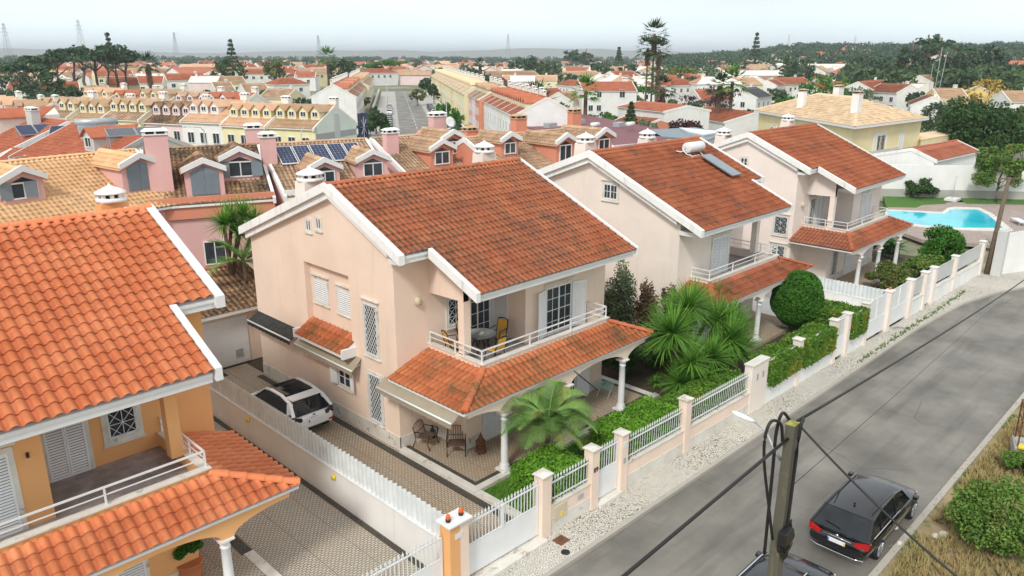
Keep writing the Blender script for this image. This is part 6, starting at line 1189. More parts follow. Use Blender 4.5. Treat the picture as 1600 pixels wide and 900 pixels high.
vw(.18, 2.2, 1.6, 2.1); vw(.18, 2.5, .6, 1.5, glass='glass'); vw(.52, 3.0, 1.0, 1.2, glass='glass'); vw(.80, 2.0, 2.0, 2.4); vw(.4, -1, 1.4, 2.2, glass='glass'); vw(.30, 1.6, 3.6, 3.2, 1); vw(.35, 1.8, 2.2, 2.6, 1, 'villa', 'glass')
vw(.68, 2.2, 1.2, 2.2, 1)
# air conditioner on the villa front
p = inn[0]+(inn[1]-inn[0])*.40+en*.25; m = MB(wall_frame((p.x, p.y, 2.6), ef, en)); m.box(0, -.2, 0, 1.0, .2, .7); m.build('air_conditioner', M['trim'], V_)
# ---- pool lot
PZ = -1.0
def poly(name, px, z, mat, thick=.0, zb=None, kind='structure', scale=1):
    P3 = [onz(a, b, z) for a, b in px]; m = MB(); m.prism([(p.x, p.y) for p in P3], zb if zb is not None else z-.3, z, 'z'); o = m.build(name, M[mat])
    if kind: o['kind'] = kind
    return o
poly('pool_deck', [(1388, 322), (1480, 316), (1650, 318), (1660, 372), (1556, 383), (1440, 374), (1380, 352)], PZ, 'deck')
poly('pool_coping', [(1385, 327), (1472, 331), (1481, 324.5), (1492, 323), (1531, 324), (1550, 333), (1584, 360), (1572, 361.5), (1500, 358.5), (1447, 355), (1405, 350), (1380, 342)], PZ+.06, 'stone')
poly('pool_water', [(1388, 329), (1476, 334), (1484, 328), (1494, 326.5), (1528, 327.5), (1545, 336), (1567, 356), (1500, 355.5), (1448, 352), (1408, 347), (1384, 340)], PZ+.066, 'water')
poly('pool_lawn', [(1380, 306), (1440, 305), (1482, 309), (1478, 318), (1440, 320), (1432, 324), (1385, 323)], PZ+.03, 'lawn'); poly('pool_lawn_strip', [(1497, 309), (1560, 309), (1640, 311), (1640, 320), (1510, 318)], PZ+.03, 'lawn')
PWl = empty('garden_wall', (0, 0, 0), 'high white wall with stained base behind the swimming pool', 'wall')
wa, wb = onz(1380, 307, PZ), onz(1680, 314, PZ); m = MB(); dw_ = (wb-wa).normalized(); nw_ = Vector((-dw_.y, dw_.x, 0)); nw_ = nw_ if nw_.dot(wa-Vector(CP)) > 0 else -nw_
zt_ = onz(1450, 255, 0); hpx = 3.4
wa2 = wa-dw_*25; vs = [wa2, wb, wb+nw_*.3, wa2+nw_*.3]; m.add([*[Vector((v.x, v.y, PZ-.5)) for v in vs], *[Vector((v.x, v.y, PZ+3.6)) for v in vs]], [(3, 2, 1, 0), (4, 5, 6, 7), (0, 1, 5, 4), (1, 2, 6, 5), (2, 3, 7, 6), (3, 0, 4, 7)]); m.build('wall', M['white'], PWl)
m = MB(); vs = [wa2-nw_*.03, wb-nw_*.03, wb, wa2]; m.add([*[Vector((v.x, v.y, PZ-.5)) for v in vs], *[Vector((v.x, v.y, PZ+.9)) for v in vs]], [(3, 2, 1, 0), (4, 5, 6, 7), (0, 1, 5, 4), (1, 2, 6, 5), (2, 3, 7, 6), (3, 0, 4, 7)]); m.build('base_band', M['conc'], PWl)
p = onz(1488, 313, PZ); r = empty('garden_shower', p, 'thin garden shower on a pale base between the two pool lawns', 'shower'); m = MB(); m.box(-.9, -.6, 0, .9, .6, .25); m.build('shower_base', M['trim'], r); m = MB(); m.tube([(-.2, 0, .25), (.1, 0, 2.6), (.5, 0, 2.65)], .035, 6); m.build('shower_pipe', M['gmetal'], r)
add('white annex with small arched dark window above the pool wall', (1425, 232), (1495, 219), 4.2, 3.2, 2.5, 4, 'white', 'tileR', wave=.6, course=1, ns=2, wins=[(1.5, 2.2, .6, 1.1)]); flatroof('low yellow annex with flat roof at the foot of the big villa', [(1418, 210), (1460, 205), (1485, 210), (1440, 218)], 3.2, 'villa', 'tileV')
flatroof('rough grey shed wall between the yellow villa and the pool wall', [(1350, 234), (1400, 226), (1412, 240), (1380, 247)], 2.6, 'lgrey', 'conc')
p = onz(1592, 345, PZ+.3); r = empty('sun_lounger', p, 'pale sun lounger at the right edge of the pool deck', 'lounger', rz=.6); m = MB(); m.box(-1, -.35, .0, 1, .35, .1); m.build('seat', M['wpanel'], r); m = MB()
for sx in (-.9, .9):
    for sy in (-.3, .3): m = MB(); m.box(sx-.03, sy-.03, -.3, sx+.03, sy+.03, 0); m.build('leg', M['gmetal'], r)
p = onz(567, 190, 4); r = empty('billboard', (p.x, p.y, -1.6), 'dark blue billboard with a white star pattern behind the mint gable', 'billboard', rz=.5); m = MB(); m.box(-1.6, -.1, 2.5, 1.6, .1, 7.0); b_ = m.build('board', M['pv'], r); m = MB()
for k in range(4): a = k*math.pi/4; m.bar((-math.cos(a)*1.2, -.12, 4.8-math.sin(a)*1.6), (math.cos(a)*1.2, -.12, 4.8+math.sin(a)*1.6), .14, .02)
m.build('star_pattern', M['trim'], b_); m = MB(); m.box(-.15, -.1, 0, .15, .1, 2.5); m.build('post', M['gmetal'], r)
# ------------------------------------------------------------------ near planting
rng = np.random.default_rng(5)
def hedge(label, x0, x1, y0, y1, z0, z1, mat='leafH', n=9000, leaf=.075, drape=0, slope=0):
    r = empty('hedge', ((x0+x1)/2, (y0+y1)/2, z0), label, 'hedge', 'hedges behind the street wall'); L, W_, H_ = x1-x0, y1-y0, z1-z0
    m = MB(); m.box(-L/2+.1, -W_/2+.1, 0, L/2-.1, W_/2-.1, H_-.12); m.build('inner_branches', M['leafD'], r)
    A = np.array([L*W_, L*H_, L*H_, W_*H_, W_*H_]); cnt = (n*A/A.sum()).astype(int); P = []
    u = lambda k: rng.random(k)-.5
    P.append(np.stack([u(cnt[0])*L, u(cnt[0])*W_, np.full(cnt[0], H_)], 1))
    for s, k in ((-1, 1), (1, 2)): P.append(np.stack([u(cnt[k])*L, np.full(cnt[k], s*W_/2), rng.random(cnt[k])*H_], 1))
    for s, k in ((-1, 3), (1, 4)): P.append(np.stack([np.full(cnt[k], s*L/2), u(cnt[k])*W_, rng.random(cnt[k])*H_], 1))
    P = np.concatenate(P); P += rng.normal(size=P.shape)*.045
    P[:, 2] += .05*np.sin(P[:, 0]*3.1+x0)*(P[:, 2] > H_*.8)+.04*np.sin(P[:, 1]*5+P[:, 0]*7)*(P[:, 2] > H_*.8)
    if drape:
        k = int(n*1.3); q = np.stack([u(k)*L, -W_/2-rng.random(k)*drape*(.6+.4*np.sin(u(k)*9)), H_-rng.random(k)**1.3*H_*.95], 1); q[:, 1] -= .06*np.sin(q[:, 0]*6); P = np.concatenate([P, q])
    leaves('foliage', P, leaf, M[mat], rng, r); return r
hedge('bright green clipped hedge behind the short railing next to the driveway gate', .45, 2.3, -6.88, -5.35, 0, 1.42, n=16000)
hedge('long bright green hedge behind the railing right of house number 89', 4.35, 7.7, -6.9, -5.5, 0, 1.42, n=24000)
hedge('hedge with orange tips behind the railing under the yuccas', 8.15, 12.6, -6.97, -5.9, -.1, 1.28, 'leafH2', n=18000)
hedge('mixed hedge spilling over the white wall left of a pillar, beside the meter pier', 14.3, 16.9, -7.42, -6.3, .38, 1.42, 'leafH2', n=15000, drape=.05, leaf=.09)
hedge('long mixed hedge spilling over the white wall before the round topiary', 17.4, 20.7, -7.48, -6.3, .34, 1.42, 'leafH2', n=19000, drape=.05, leaf=.09)
hedge('short hedge block between pedestrian gate and driveway gate of the middle villa', 22.75, 24.7, -7.52, -5.2, .3, 1.42, 'leafH2', n=15000, drape=.05, leaf=.09)
def blade(vs, fs, p, d, L, w, droop=.5, n=3, up=Vector((0, 0, 1))):
    d = d.normalized(); s = d.cross(up); 
    if s.length < .05: s = Vector((1, 0, 0))
    s.normalize(); b = len(vs); q = Vector(p)
    for i in range(n+1):
        t = i/n; ww = w*(1-t*t)*.5+.002; vs += [tuple(q-s*ww), tuple(q+s*ww)]
        d2 = (d-up*(droop*t*t)).normalized(); q = q+d2*(L/n)
    for i in range(n): fs.append((b+2*i, b+2*i+1, b+2*i+3, b+2*i+2))
def rosette(vs, fs, c, R, n=110, w=.055, droop=.5, low=-.45):
    for i in range(n):
        t = rng.random(); z = low+(1-low)*t; a = rng.random()*6.283; r_ = math.sqrt(max(0, 1-z*z)); d = Vector((math.cos(a)*r_, math.sin(a)*r_, z))
        blade(vs, fs, c, d, R*(.75+.35*rng.random()), w, droop*(1-.6*max(z, 0)))
def yucca(label, base, heads, R=1.0, mat='yucca', n=110, tr=.10, name='yucca'):
    """heads: world points of the leaf heads"""
    r = empty(name, base, label, 'yucca' if name == 'yucca' else 'palm'); b = Vector(base)
    for k, h in enumerate(heads):
        q = Vector(h)-b; m = MB(); o = Vector((rng.normal()*.25, rng.normal()*.25, 0)); m.tube([o, o.lerp(q, .45)+Vector((rng.normal()*.1, rng.normal()*.1, .1)), q], [tr*1.4, tr, tr*.8], 7); m.build('stem', M['palmbark'], r)
        vs = []; fs = []; rosette(vs, fs, q, R*(.85+.3*rng.random()), n); soup('leaf_head', vs, fs, M[mat], r)
    return r
def P_(px, py, y): return ony(px, py, y)
yb1 = onz(1045, 615, -.1)
yucca('multi-stemmed yucca clump between the villas, its leaf heads over the hedge', (12.4, -4.3, -.1), [P_(1052, 520, -4.6), P_(1075, 480, -4.2), P_(1120, 500, -4.4), P_(1065, 500, -3.6), P_(1085, 478, -3.4), P_(1040, 530, -4.2), P_(1050, 490, -3.2), P_(1120, 470, -3.2)], 1.35, n=300)
yucca('second yucca with big drooping heads right behind the meter pier', (14.6, -4.8, -.2), [P_(1140, 530, -5.2), P_(1155, 548, -5.4), P_(1125, 545, -5.0), P_(1150, 515, -4.8), P_(1110, 560, -5.4), P_(1135, 500, -4.2)], 1.3, n=290)
yucca('low yucca in front of the dark shrubs, below the tall clump', (12.3, -5.3, -.1), [P_(1088, 592, -5.6), P_(1062, 598, -5.2), P_(1080, 565, -5.4)], 1.15, n=160)
yucca('small young yucca in the dark bed beside the villa terrace', (11.6, -3.2, -.1), [P_(1024, 598, -3.4)], .55, n=70, tr=.05)
yucca('tall yucca behind the pink villa beside the back row', P_(372, 470, 14.5), [P_(362, 345, 14.3), P_(380, 338, 14.6), P_(398, 352, 14.9), P_(372, 362, 14.4), P_(350, 350, 14.0)], 1.25, n=150)
def frond(vs, fs, c, d, L, w=.5, n=22, droop=.7, lw=.03, stem=None, vee=.5):
    d = Vector(d).normalized(); up = Vector((0, 0, 1)); q = Vector(c); pts = [q.copy()]; dd = d.copy()
    for i in range(n): dd = (dd-up*droop/n*(.4+1.4*i/n)).normalized(); q = q+dd*L/n; pts.append(q.copy())
    for i in range(2, n+1):
        t = i/n; p = pts[i]; ax = (pts[i]-pts[i-1]).normalized(); s = ax.cross(up)
        if s.length < .05: s = Vector((1, 0, 0))
        s.normalize(); nn = s.cross(ax); ll = w*math.sin(math.pi*min(1, .12+t*.93))**.6
        for sg in (-1, 1): 
            for k in range(2): blade(vs, fs, p+ax*(k*.5*L/n), s*sg*.9+ax*.55+nn*vee*(.5+.2*rng.random()), ll*(.85+.3*rng.random()), lw, .8, 2)
    if stem is not None: stem.tube([tuple(pts[i]) for i in range(0, n+1, 3)], [.025*(1-i/(n+2))+.004 for i in range(0, n+1, 3)], 4)
def feather_palm(label, base, h, L, nf=16, mat='palm', tr=.09, w=.5, droop=1.3, seed=0, name='palm_tree', fn=22, lw=.03, group=None, lo=-.2):
    r = empty(name, base, label, 'palm', group); m = MB(); m.tube([(0, 0, 0), (.04, .02, h*.5), (0, 0, h)], [tr*1.5, tr, tr*.9], 8); m.build('trunk', M['palmbark'], r)
    vs = []; fs = []; st = MB()
    for i in range(nf):
        a = i*2.4; e = lo+(1.25-lo)*((i+.5)/nf)**.8; d = (math.cos(a)*math.cos(e), math.sin(a)*math.cos(e), math.sin(e)); frond(vs, fs, (0, 0, h), d, L*(.8+.3*rng.random()), w, fn, droop, lw, st)
    soup('fronds', vs, fs, M[mat], r); st.build('frond_stems', M[mat], r, fix=False); return r
pb = onz(838, 716, .0)
feather_palm('graceful green palm in front of the tiled porch of the pink villa', (2.65, -4.9, 0), 1.75, 2.0, 30, 'palm', .10, .60, 2.1, lo=.5, fn=26)
feather_palm('reddish orange cycad beside the hedge before the porch', (5.55, -5.15, 0), .45, .8, 20, 'cycad', .12, .2, .7, name='cycad', fn=16, lw=.025)
feather_palm('drooping palm behind the pink villa, over the garage roof', P_(385, 455, 13.5), 1.5, 2.3, 12, 'palm', .1, .6, 1.2)
feather_palm('dark palm between the two pink villas behind the yuccas', P_(985, 520, 1.5)-Vector((0, 0, 1.2)), 1.6, 2.0, 16, 'leafT', .1, .5, 1.2)
feather_palm('small dark cycad in the end villa garden between porch columns', onz(1396, 405, -.4), .8, 1.1, 16, 'leafT', .12, .3, .8, name='cycad', fn=14)
def shrub(label, c, w, h, mat='leafB', n=5000, leaf=.09, name='shrub', clumps=30, stems=True, group=None, cat='shrub', jag=.25, d=None):
    r = empty(name, c, label, cat, group); P = crown_pts(rng, n, (w/2, (d or w)/2, h*.5), clumps, .32, .5, 1, -.9, jag); P[:, 2] += h*.52
    if stems:
        m = MB()
        for k in range(6): a = k+rng.random(); m.tube([(.06*math.cos(a), .06*math.sin(a), 0), (w*.15*math.cos(a), w*.15*math.sin(a), h*.35), (w*.28*math.cos(a), w*.28*math.sin(a), h*.7)], [.035, .025, .012], 5)
        m.build('stems', M['bark'], r, fix=False)
    leaves('foliage', P, leaf, M[mat], rng, r); return r
# topiary
tb = onz(1240, 522, -.25); r = empty('topiary_tree', tb, 'round clipped dark green topiary tree on many thin stems before the middle villa', 'tree')
m = MB()
for k in range(9): a = k*.7; m.tube([(.12*math.cos(a), .12*math.sin(a), 0), (.3*math.cos(a), .3*math.sin(a), .55), (.8*math.cos(a), .8*math.sin(a), 1.2)], [.05, .04, .03], 6)
m.build('stems', M['bark'], r, fix=False)
d_ = rng.normal(size=(26000, 3)); d_ /= np.linalg.norm(d_, axis=1)[:, None]; rr_ = 1-.16*rng.random(26000)**1.5; P = d_*rr_[:, None]*np.array([1.34, 1.34, 1.52]); P *= (1+.05*np.sin(d_[:, 0:1]*7+2)*np.sin(d_[:, 2:3]*6)); P[:, 2] += 1.98; leaves('crown', P, .075, M['leafT'], rng, r)
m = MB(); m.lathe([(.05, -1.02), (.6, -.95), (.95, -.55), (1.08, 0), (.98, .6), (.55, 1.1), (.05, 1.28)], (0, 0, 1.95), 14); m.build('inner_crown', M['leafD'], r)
ol = P_(966, 500, 3.2); shrub('slim grey green olive tree at the corner between the pink villas', (12.6, -.35, -.1), 2.1, 5.1, 'leafO', 9000, .10, 'olive_tree', 34, cat='tree')
q = P_(1012, 520, 2.0); shrub('tall reddish leaved shrub against the wall of the middle villa', (13.3, -1.5, -.1), 1.4, 4.3, 'leafR', 2400, .11, clumps=26, jag=.5); q = P_(1045, 520, 1.0); shrub('slender reddish shrub right of the other one, behind the yuccas', (13.5, -2.7, -.1), 1.1, 4.8, 'leafR', 2000, .11, clumps=20, jag=.6)
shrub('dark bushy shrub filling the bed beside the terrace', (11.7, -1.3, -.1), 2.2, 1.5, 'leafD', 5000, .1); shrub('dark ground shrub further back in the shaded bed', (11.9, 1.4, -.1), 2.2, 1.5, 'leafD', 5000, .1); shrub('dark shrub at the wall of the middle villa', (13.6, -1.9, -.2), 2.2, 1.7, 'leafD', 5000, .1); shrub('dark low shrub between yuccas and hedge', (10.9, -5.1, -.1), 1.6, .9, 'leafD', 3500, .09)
shrub('orange tipped bush under the yuccas by the railing', (13.0, -5.6, -.1), 1.8, 1.2, 'leafH2', 4500, .09)
q = onz(1392, 462, -.45); shrub('large brown green bush behind the wall of the farthest villa', (q.x, q.y, -.45), 3.7, 2.1, 'leafS', 9000, .11); q = onz(1440, 440, -.45); shrub('green bush right of the large brownish one', (q.x, q.y, -.45), 3.4, 1.9, 'leafB', 7000, .12)
q = onz(1466, 418, -.4); shrub('round bright green garden tree near the end of the street wall', (q.x, q.y, -.4), 3.5, 3.1, 'leafT', 9000, .13, 'garden_tree', 34, cat='tree', jag=.1)
q = onz(1418, 412, -.4); shrub('dark green bush behind the last porch column', (q.x+1, q.y+2, -.4), 2.2, 1.4, 'leafD', 2500, .12)
# potted shrub on the terrace of the orange villa
pp = onz(300, 905, .12); r = empty('potted_shrub', pp, 'round shrub in a terracotta pot under the orange villa porch', 'potted plant'); m = MB(); m.lathe([(.2, 0), (.28, .1), (.34, .35), (.30, .5), (.34, .52), (.36, .58), (.30, .58)], n=20); m.build('pot', M['terra'], r)
P = crown_pts(rng, 6000, (.45, .45, .42), 30, .3, .6); P[:, 2] += .98; leaves('foliage', P, .06, M['leafT'], rng, r)
# foreground bush, dry grass
shrub('sprawling green wild bush in the dry grass at the right foreground', onz(1548, 850, -.45), 3.4, 2.1, 'leafB', 30000, .075, 'wild_bush', 46, jag=.35, d=3.0)
shrub('small low wild bush beside the big one at the right edge', onz(1600, 740, -.5), 1.6, .9, 'leafB', 6000, .07, 'wild_bush', 20)
def tufts(name, label, pts, h=.25, w=.02, mat='drygrass', nb=7):
    vs = []; fs = []
    for p in pts:
        for k in range(nb): a = rng.random()*6.28; blade(vs, fs, p, Vector((math.cos(a)*.6, math.sin(a)*.6, .5+rng.random())), h*(.5+rng.random()), w, .8, 2)
    o = soup(name, vs, fs, M[mat]); o['kind'] = 'stuff'; tag(o, label, 'grass'); return o
G = []
for k in range(9500):
    x = rng.uniform(2, 24); y = -15.35-rng.random()**1.3*6; 
    if noise.noise(Vector((x*.6, y*.6, 0))) > -.25: G.append((x, y, gz(x)-.07))
tufts('dry_grass', 'dry straw coloured grass tufts covering the roadside verge', G, .22, .018)
G = [(rng.uniform(2, 24), -15.2-rng.random()**2*5, 0) for k in range(1500)]; tufts('green_grass', 'short green weeds scattered through the dry verge', [(x, y, gz(x)-.07) for x, y, z in G if noise.noise(Vector((x*.5+9, y*.5, 0))) > .05], .12, .02, 'leafB')
G = [(x, -8.16-.012*x*.3+rng.normal()*.08, gz(x)+.0) for x in rng.uniform(22, 40, 260)]; tufts('kerb_weeds', 'weeds growing in the cobbles along the kerb near the end gates', G, .12, .02, 'leafB')
G = [(rng.uniform(.2, 12.3), rng.uniform(-6.6, -4.2), 0.0) for k in range(9000)]; tufts('lawn_grass', 'short mown lawn blades between terrace and hedges', G, .07, .012, 'leafH', 3)
G = [(x, -15.05+rng.normal()*.14-.0, gz(x)-.05) for x in rng.uniform(3, 30, 260)]; o = tufts('leaf_litter', 'brown dry leaf litter along the verge kerb', G, .045, .025, 'drygrass', 3)
# ------------------------------------------------------------------ porch and balcony furniture
def armchair(label, loc, rz):
    r = empty('garden_chair', loc, label, 'chair', 'iron garden chairs', rz); m = MB()
    for k in range(6): m.box(-.30, -.26+k*.088, .40, .30, -.26+k*.088+.07, .425)
    m.build('seat', M['wood'], r); m = MB()
    for k in range(7): x = -.28+k*.085; zt = .84+.07*math.cos((k-3)/3*1.4); m.bar((x, .24, .44), (x, .36, zt), .03, .012)
    m.bar((-.3, .29, .58), (.3, .29, .58), .03, .02); m.tube([(-.33, .36, .80), (-.18, .37, .90), (0, .375, .93), (.18, .37, .90), (.33, .36, .80)], .018, 6); m.build('backrest', M['wood'], r)
    for s in (-1, 1):
        m = MB(); m.tube([(s*.33, .37, .82), (s*.33, .26, .42), (s*.33, .30, .2), (s*.33, .40, 0)], .02, 6); m.build('leg', M['iron'], r)
        m = MB(); m.tube([(s*.33, -.34, 0), (s*.33, -.24, .2), (s*.33, -.28, .42), (s*.33, -.30, .62)], .02, 6); m.build('leg', M['iron'], r)
        m = MB(); m.tube([(s*.33, .30, .64), (s*.34, 0, .66), (s*.34, -.28, .66), (s*.33, -.34, .60), (s*.33, -.28, .57)], .02, 6); m.build('armrest', M['iron'], r)
    return r
armchair('wood and iron garden chair by the gable corner, left of its twin', (.80, -.52, .12), .35); armchair('wood and iron garden chair half under the awning, nearer the lantern', (1.22, -1.72, .12), -.75+math.pi*.0)
r = empty('lantern', (1.85, -2.35, .12), 'rusty pierced moroccan style lantern standing on the porch floor', 'lantern')
m = MB(); m.lathe([(.2, .06), (.2, .10), (.17, .12), (.17, .42), (.2, .44), (.18, .5), (.11, .58), (.05, .64), (.07, .68), (.03, .72), (.015, .82)], n=8, smooth=False); m.build('body', M['rust'], r)
for a in range(4): t = a*math.pi/2+.4; m = MB(); m.box(math.cos(t)*.16-.02, math.sin(t)*.16-.02, 0, math.cos(t)*.16+.02, math.sin(t)*.16+.02, .07); m.build('leg', M['rust'], r)
m = MB(); 
for a in range(8):
    t = a*math.pi/4+math.pi/8
    for z_ in (.2, .32): m.lathe([(.03, -.0), (.03, .05)], (math.cos(t)*.148, math.sin(t)*.148, z_), 6)
m.build('openings', M['black'], r)
m = MB(); m.lathe([(.07, 0), (.10, .1), (.09, .3), (.03, .42), (.035, .5), (.03, .52)], (1.35, -.2, .12), 12); tag(m.build('vase', M['iron']), 'dark slim vase against the porch wall between the two garden chairs', 'vase')
m = MB(); m.box(1.33, -1.1, 1.25, 1.595, -.7, 1.55) if False else m.box(1.565, -1.05, 1.35, 1.599, -.75, 1.68); m.build('wall_picture', M['wood'], H1)
r = empty('clothes_airer', (9.0, -2.5, .12), 'small folding airer with green and white bars by the far end of the porch', 'airer', rz=.3)
for s in (-1, 1): m = MB(); m.bar((-.35, s*.25, 0), (.35, s*.25, .45), .02); m.bar((.35, s*.25, 0), (-.35, s*.25, .45), .02); m.build('leg', M['wmetal'], r)
m = MB()
for k in range(6): m.bar((-.35+.14*k, -.28, .46), (-.35+.14*k, .28, .46), .03)
m.build('bars', plain('mint_plastic', (.25, .6, .5), .5), r)
m = MB(); m.bar((4.95, -4.1, 2.95), (5.55, -4.75, 2.2), .035); m.build('awning_crank', M['iron'], H1)
# balcony set
r = empty('balcony_table', (2.95, -1.25, 3.46), 'round dark table with papers on the balcony of the large pink villa', 'table')
m = MB(); m.lathe([(.56, .70), (.60, .71), (.60, .745), (.57, .75)], n=28); m.build('tabletop', plain('dark_green_table', (.02, .045, .04), .3), r)
m = MB(); m.lathe([(.575, .748), (.55, .753), (.55, .751)], n=28); m.build('table_rim', M['gmetal'], r)
for a in range(4): t = a*math.pi/2+.5; m = MB(); m.bar((math.cos(t)*.15, math.sin(t)*.15, .70), (math.cos(t)*.42, math.sin(t)*.42, 0), .04); m.build('leg', M['iron'], r)
for k, (x, y) in enumerate(((2.9, -1.3), (3.02, -1.22))): m = MB(Matrix.Translation((x, y, 4.215)) @ Matrix.Rotation(.4+k*.8, 4, 'Z')); m.box(-.1, -.06, 0, .1, .06, .006+.004*k); tag(m.build('paper', M['cleantrim']), ['folded white paper lying on the dark balcony table', 'small printed leaflet on top of the papers on the balcony table'][k], 'paper')
def bchair(label, loc, rz):
    r = empty('balcony_chair', loc, label, 'chair', 'mustard chairs round the balcony table', rz); m = MB(); m.box(-.24, -.24, .42, .24, .24, .46); m.build('seat', M['cushion'], r, bevel=.01); m = MB(); m.add([(-.22, .25, .52), (.22, .25, .52), (.2, .36, .95), (-.2, .36, .95), (-.22, .28, .52), (.22, .28, .52), (.2, .39, .95), (-.2, .39, .95)], [(0, 1, 2, 3), (7, 6, 5, 4), (0, 4, 5, 1), (1, 5, 6, 2), (2, 6, 7, 3), (3, 7, 4, 0)]); m.build('backrest', M['cushion'], r)
    m = MB()
    for s in (-1, 1): m.tube([(s*.25, .25, .45), (s*.24, .30, .6), (s*.22, .38, .97)], .022, 6); m.tube([(s*.27, -.26, .42), (s*.28, -.22, .66), (s*.28, .28, .68)], .02, 6)
    m.tube([(-.22, .38, .97), (0, .39, 1.02), (.22, .38, .97)], .022, 6); m.build('frame', M['black'], r)
    for sx in (-1, 1):
        for sy in (-1, 1): m = MB(); m.bar((sx*.23, sy*.22, .43), (sx*.27, sy*.27, 0), .035); m.build('leg', M['black'], r)
    return r
for lab, x, y, a in (('mustard balcony chair at the left of the table, beside the grille window', 2.05, -.75, 1.3), ('mustard balcony chair behind the table near the glass door', 3.0, -.42, 0), ('mustard balcony chair at the right of the table', 3.85, -1.2, -1.4), ('mustard balcony chair nearest the railing corner', 2.75, -2.2, math.pi)): bchair(lab, (x, y, 3.46), a)
# ------------------------------------------------------------------ utility pole with cables, street lamp
UP = Vector((-3.05, -15.7, gz(-3)-.1)); TOP = 7.86-UP.z
r = empty('utility_pole', UP, 'tall lichen covered concrete utility pole with black cables in the foreground', 'utility pole')
m = MB(); m.add([(sx*w, sy*w*.8, z) for z, w in ((0, .17), (TOP, .105)) for sx, sy in ((-1, -1), (1, -1), (1, 1), (-1, 1))], [(3, 2, 1, 0), (4, 5, 6, 7), (0, 1, 5, 4), (1, 2, 6, 5), (2, 3, 7, 6), (3, 0, 4, 7)]); m.build('pole', M['lichen'], r, bevel=.02)
m = MB(); m.box(-.108, -.087, TOP, .108, .087, TOP+.012); m.build('lichen_cap', plain('yellow_lichen', (.30, .29, .07), .9, 0, .4, 9), r)
LE = ony(1180, 659, -15.0)-UP; m = MB(); m.tube([(-.03, .12, TOP-.75), Vector((-.1, .2, TOP-.6)), Vector((-.03, .12, TOP-.75)).lerp(LE, .6)+Vector((0, 0, .12)), LE], [.03, .03, .026, .024], 8); arm = m.build('lamp_arm', M['gmetal'], r)
c0_ = LE; d = (ony(1144, 643, -14.65)-UP-LE); dl_ = d.length/.68; d = d.normalized()*dl_; m = MB(); 
sec = [(0, .03, .03), (.12, .07, .045), (.35, .10, .055), (.55, .09, .045), (.68, .03, .02)]; vs = []; s_ = d.cross(Vector((0, 0, 1))).normalized(); u_ = s_.cross(d)
for t, a, b in sec:
    for k in range(12): an = k*math.pi/6; vs.append(c0_+d*t+s_*math.cos(an)*a+u_*math.sin(an)*b)
m.add(vs, [(i*12+k, i*12+(k+1) % 12, (i+1)*12+(k+1) % 12, (i+1)*12+k) for i in range(4) for k in range(12)]+[tuple(range(12)), tuple(range(48, 60))], smooth=True); m.build('lamp_head', M['wmetal'], arm)
def smooth_pts(p, k=6):
    p = [Vector(a) for a in p]; q = [p[0]]+p+[p[-1]]; out = []
    for i in range(1, len(q)-2):
        for j in range(k):
            t = j/k; out.append(.5*((2*q[i])+(-q[i-1]+q[i+1])*t+(2*q[i-1]-5*q[i]+4*q[i+1]-q[i+2])*t*t+(-q[i-1]+3*q[i]-3*q[i+1]+q[i+2])*t**3))
    return out+[p[-1]]
m = MB(); _t = m.tube; m.tube = lambda p, r, n=6, cap=True: _t(smooth_pts(p), r, n, cap)
m.tube([(.12, .14, TOP-.05), (.25, .2, TOP-.5), (.2, .16, TOP-1.1), (.14, .15, TOP-2.6)], .022, 6)
m.tube([(-.1, .1, TOP-.35), (-.2, .12, TOP+.02), (-.42, .2, TOP+.12), (-.55, .22, TOP-.15), (-.5, .2, TOP-.7), (-.3, .12, TOP-1.6), (-.16, .05, TOP-2.3)], .028, 6)
m.tube([(.1, .1, TOP+.0), (-.05, .18, TOP+.16), (-.12, .22, TOP-.2), (-.14, .2, TOP-.9), (-.13, .18, TOP-2.7)], .03, 6); m.tube([(.25, -.06, TOP+.02), (.1, -.14, TOP+.08), (-.02, -.15, TOP-.2), (-.05, -.15, TOP-2.4)], .03, 6)
for k in range(7): o_ = rng.normal(size=3)*.05; m.tube([(-.1+.03*k, -.16, TOP-1.9), (-.1+.03*k+o_[0], -.17+o_[1]*.3, TOP-2.2), (-.1+.03*k, -.16, TOP-2.7)], .014, 5)
for k in range(9): a = k*.7; rr = .14+.05*rng.random(); m.tube([(math.cos(t)*rr+.12*math.cos(a), -.14+.05*math.sin(a), TOP-2.35+math.sin(t)*rr) for t in np.linspace(0, 5.6, 9)], .012, 5, cap=False)
m.build('cable_loops', M['black'], r); m = MB(); m.box(-.34, -.28, TOP-2.25, -.02, -.11, TOP-1.98); m.build('junction_box', M['black'], r, bevel=.02)
m = MB(); m.tube([(.16, -.05, TOP-2.2), (.2, -.1, 0)], .02, 6); m.build('green_conduit', plain('green_conduit', (.05, .14, .08), .5), r)
def cable(label, a, b, sag, rad, mat='black', n=24, marks=0):
    a = Vector(a); b = Vector(b); pts = [a.lerp(b, i/n)-Vector((0, 0, sag*4*(i/n)*(1-i/n))) for i in range(n+1)]; m = MB(); m.tube(pts, rad, 6); o = tag(m.build('overhead_cable', M[mat]), label, 'cable')
    return o
pt = UP+Vector((0, 0, TOP))
cL = ony(975, 900, -15.75); e = pt+Vector((-.12, 0, -.25)); dirc = (cL-e); cable('thick black cable running from the pole to the bottom edge of the picture', e, e+dirc*5.0, .0, .028)
cR = ony(1600, 437, -13.0); e = pt+Vector((.2, 0, -.02)); cable('thick black cable crossing above the road towards the far right pole', e, e+(cR-e)*1.05, .12, .028)
cD = ond(1500, 900, 12.5); e = pt+Vector((.15, -.05, -.05)); cable('black service cable dropping from the pole towards the bottom right', e, e+(cD-e)*1.15, .12, .022)
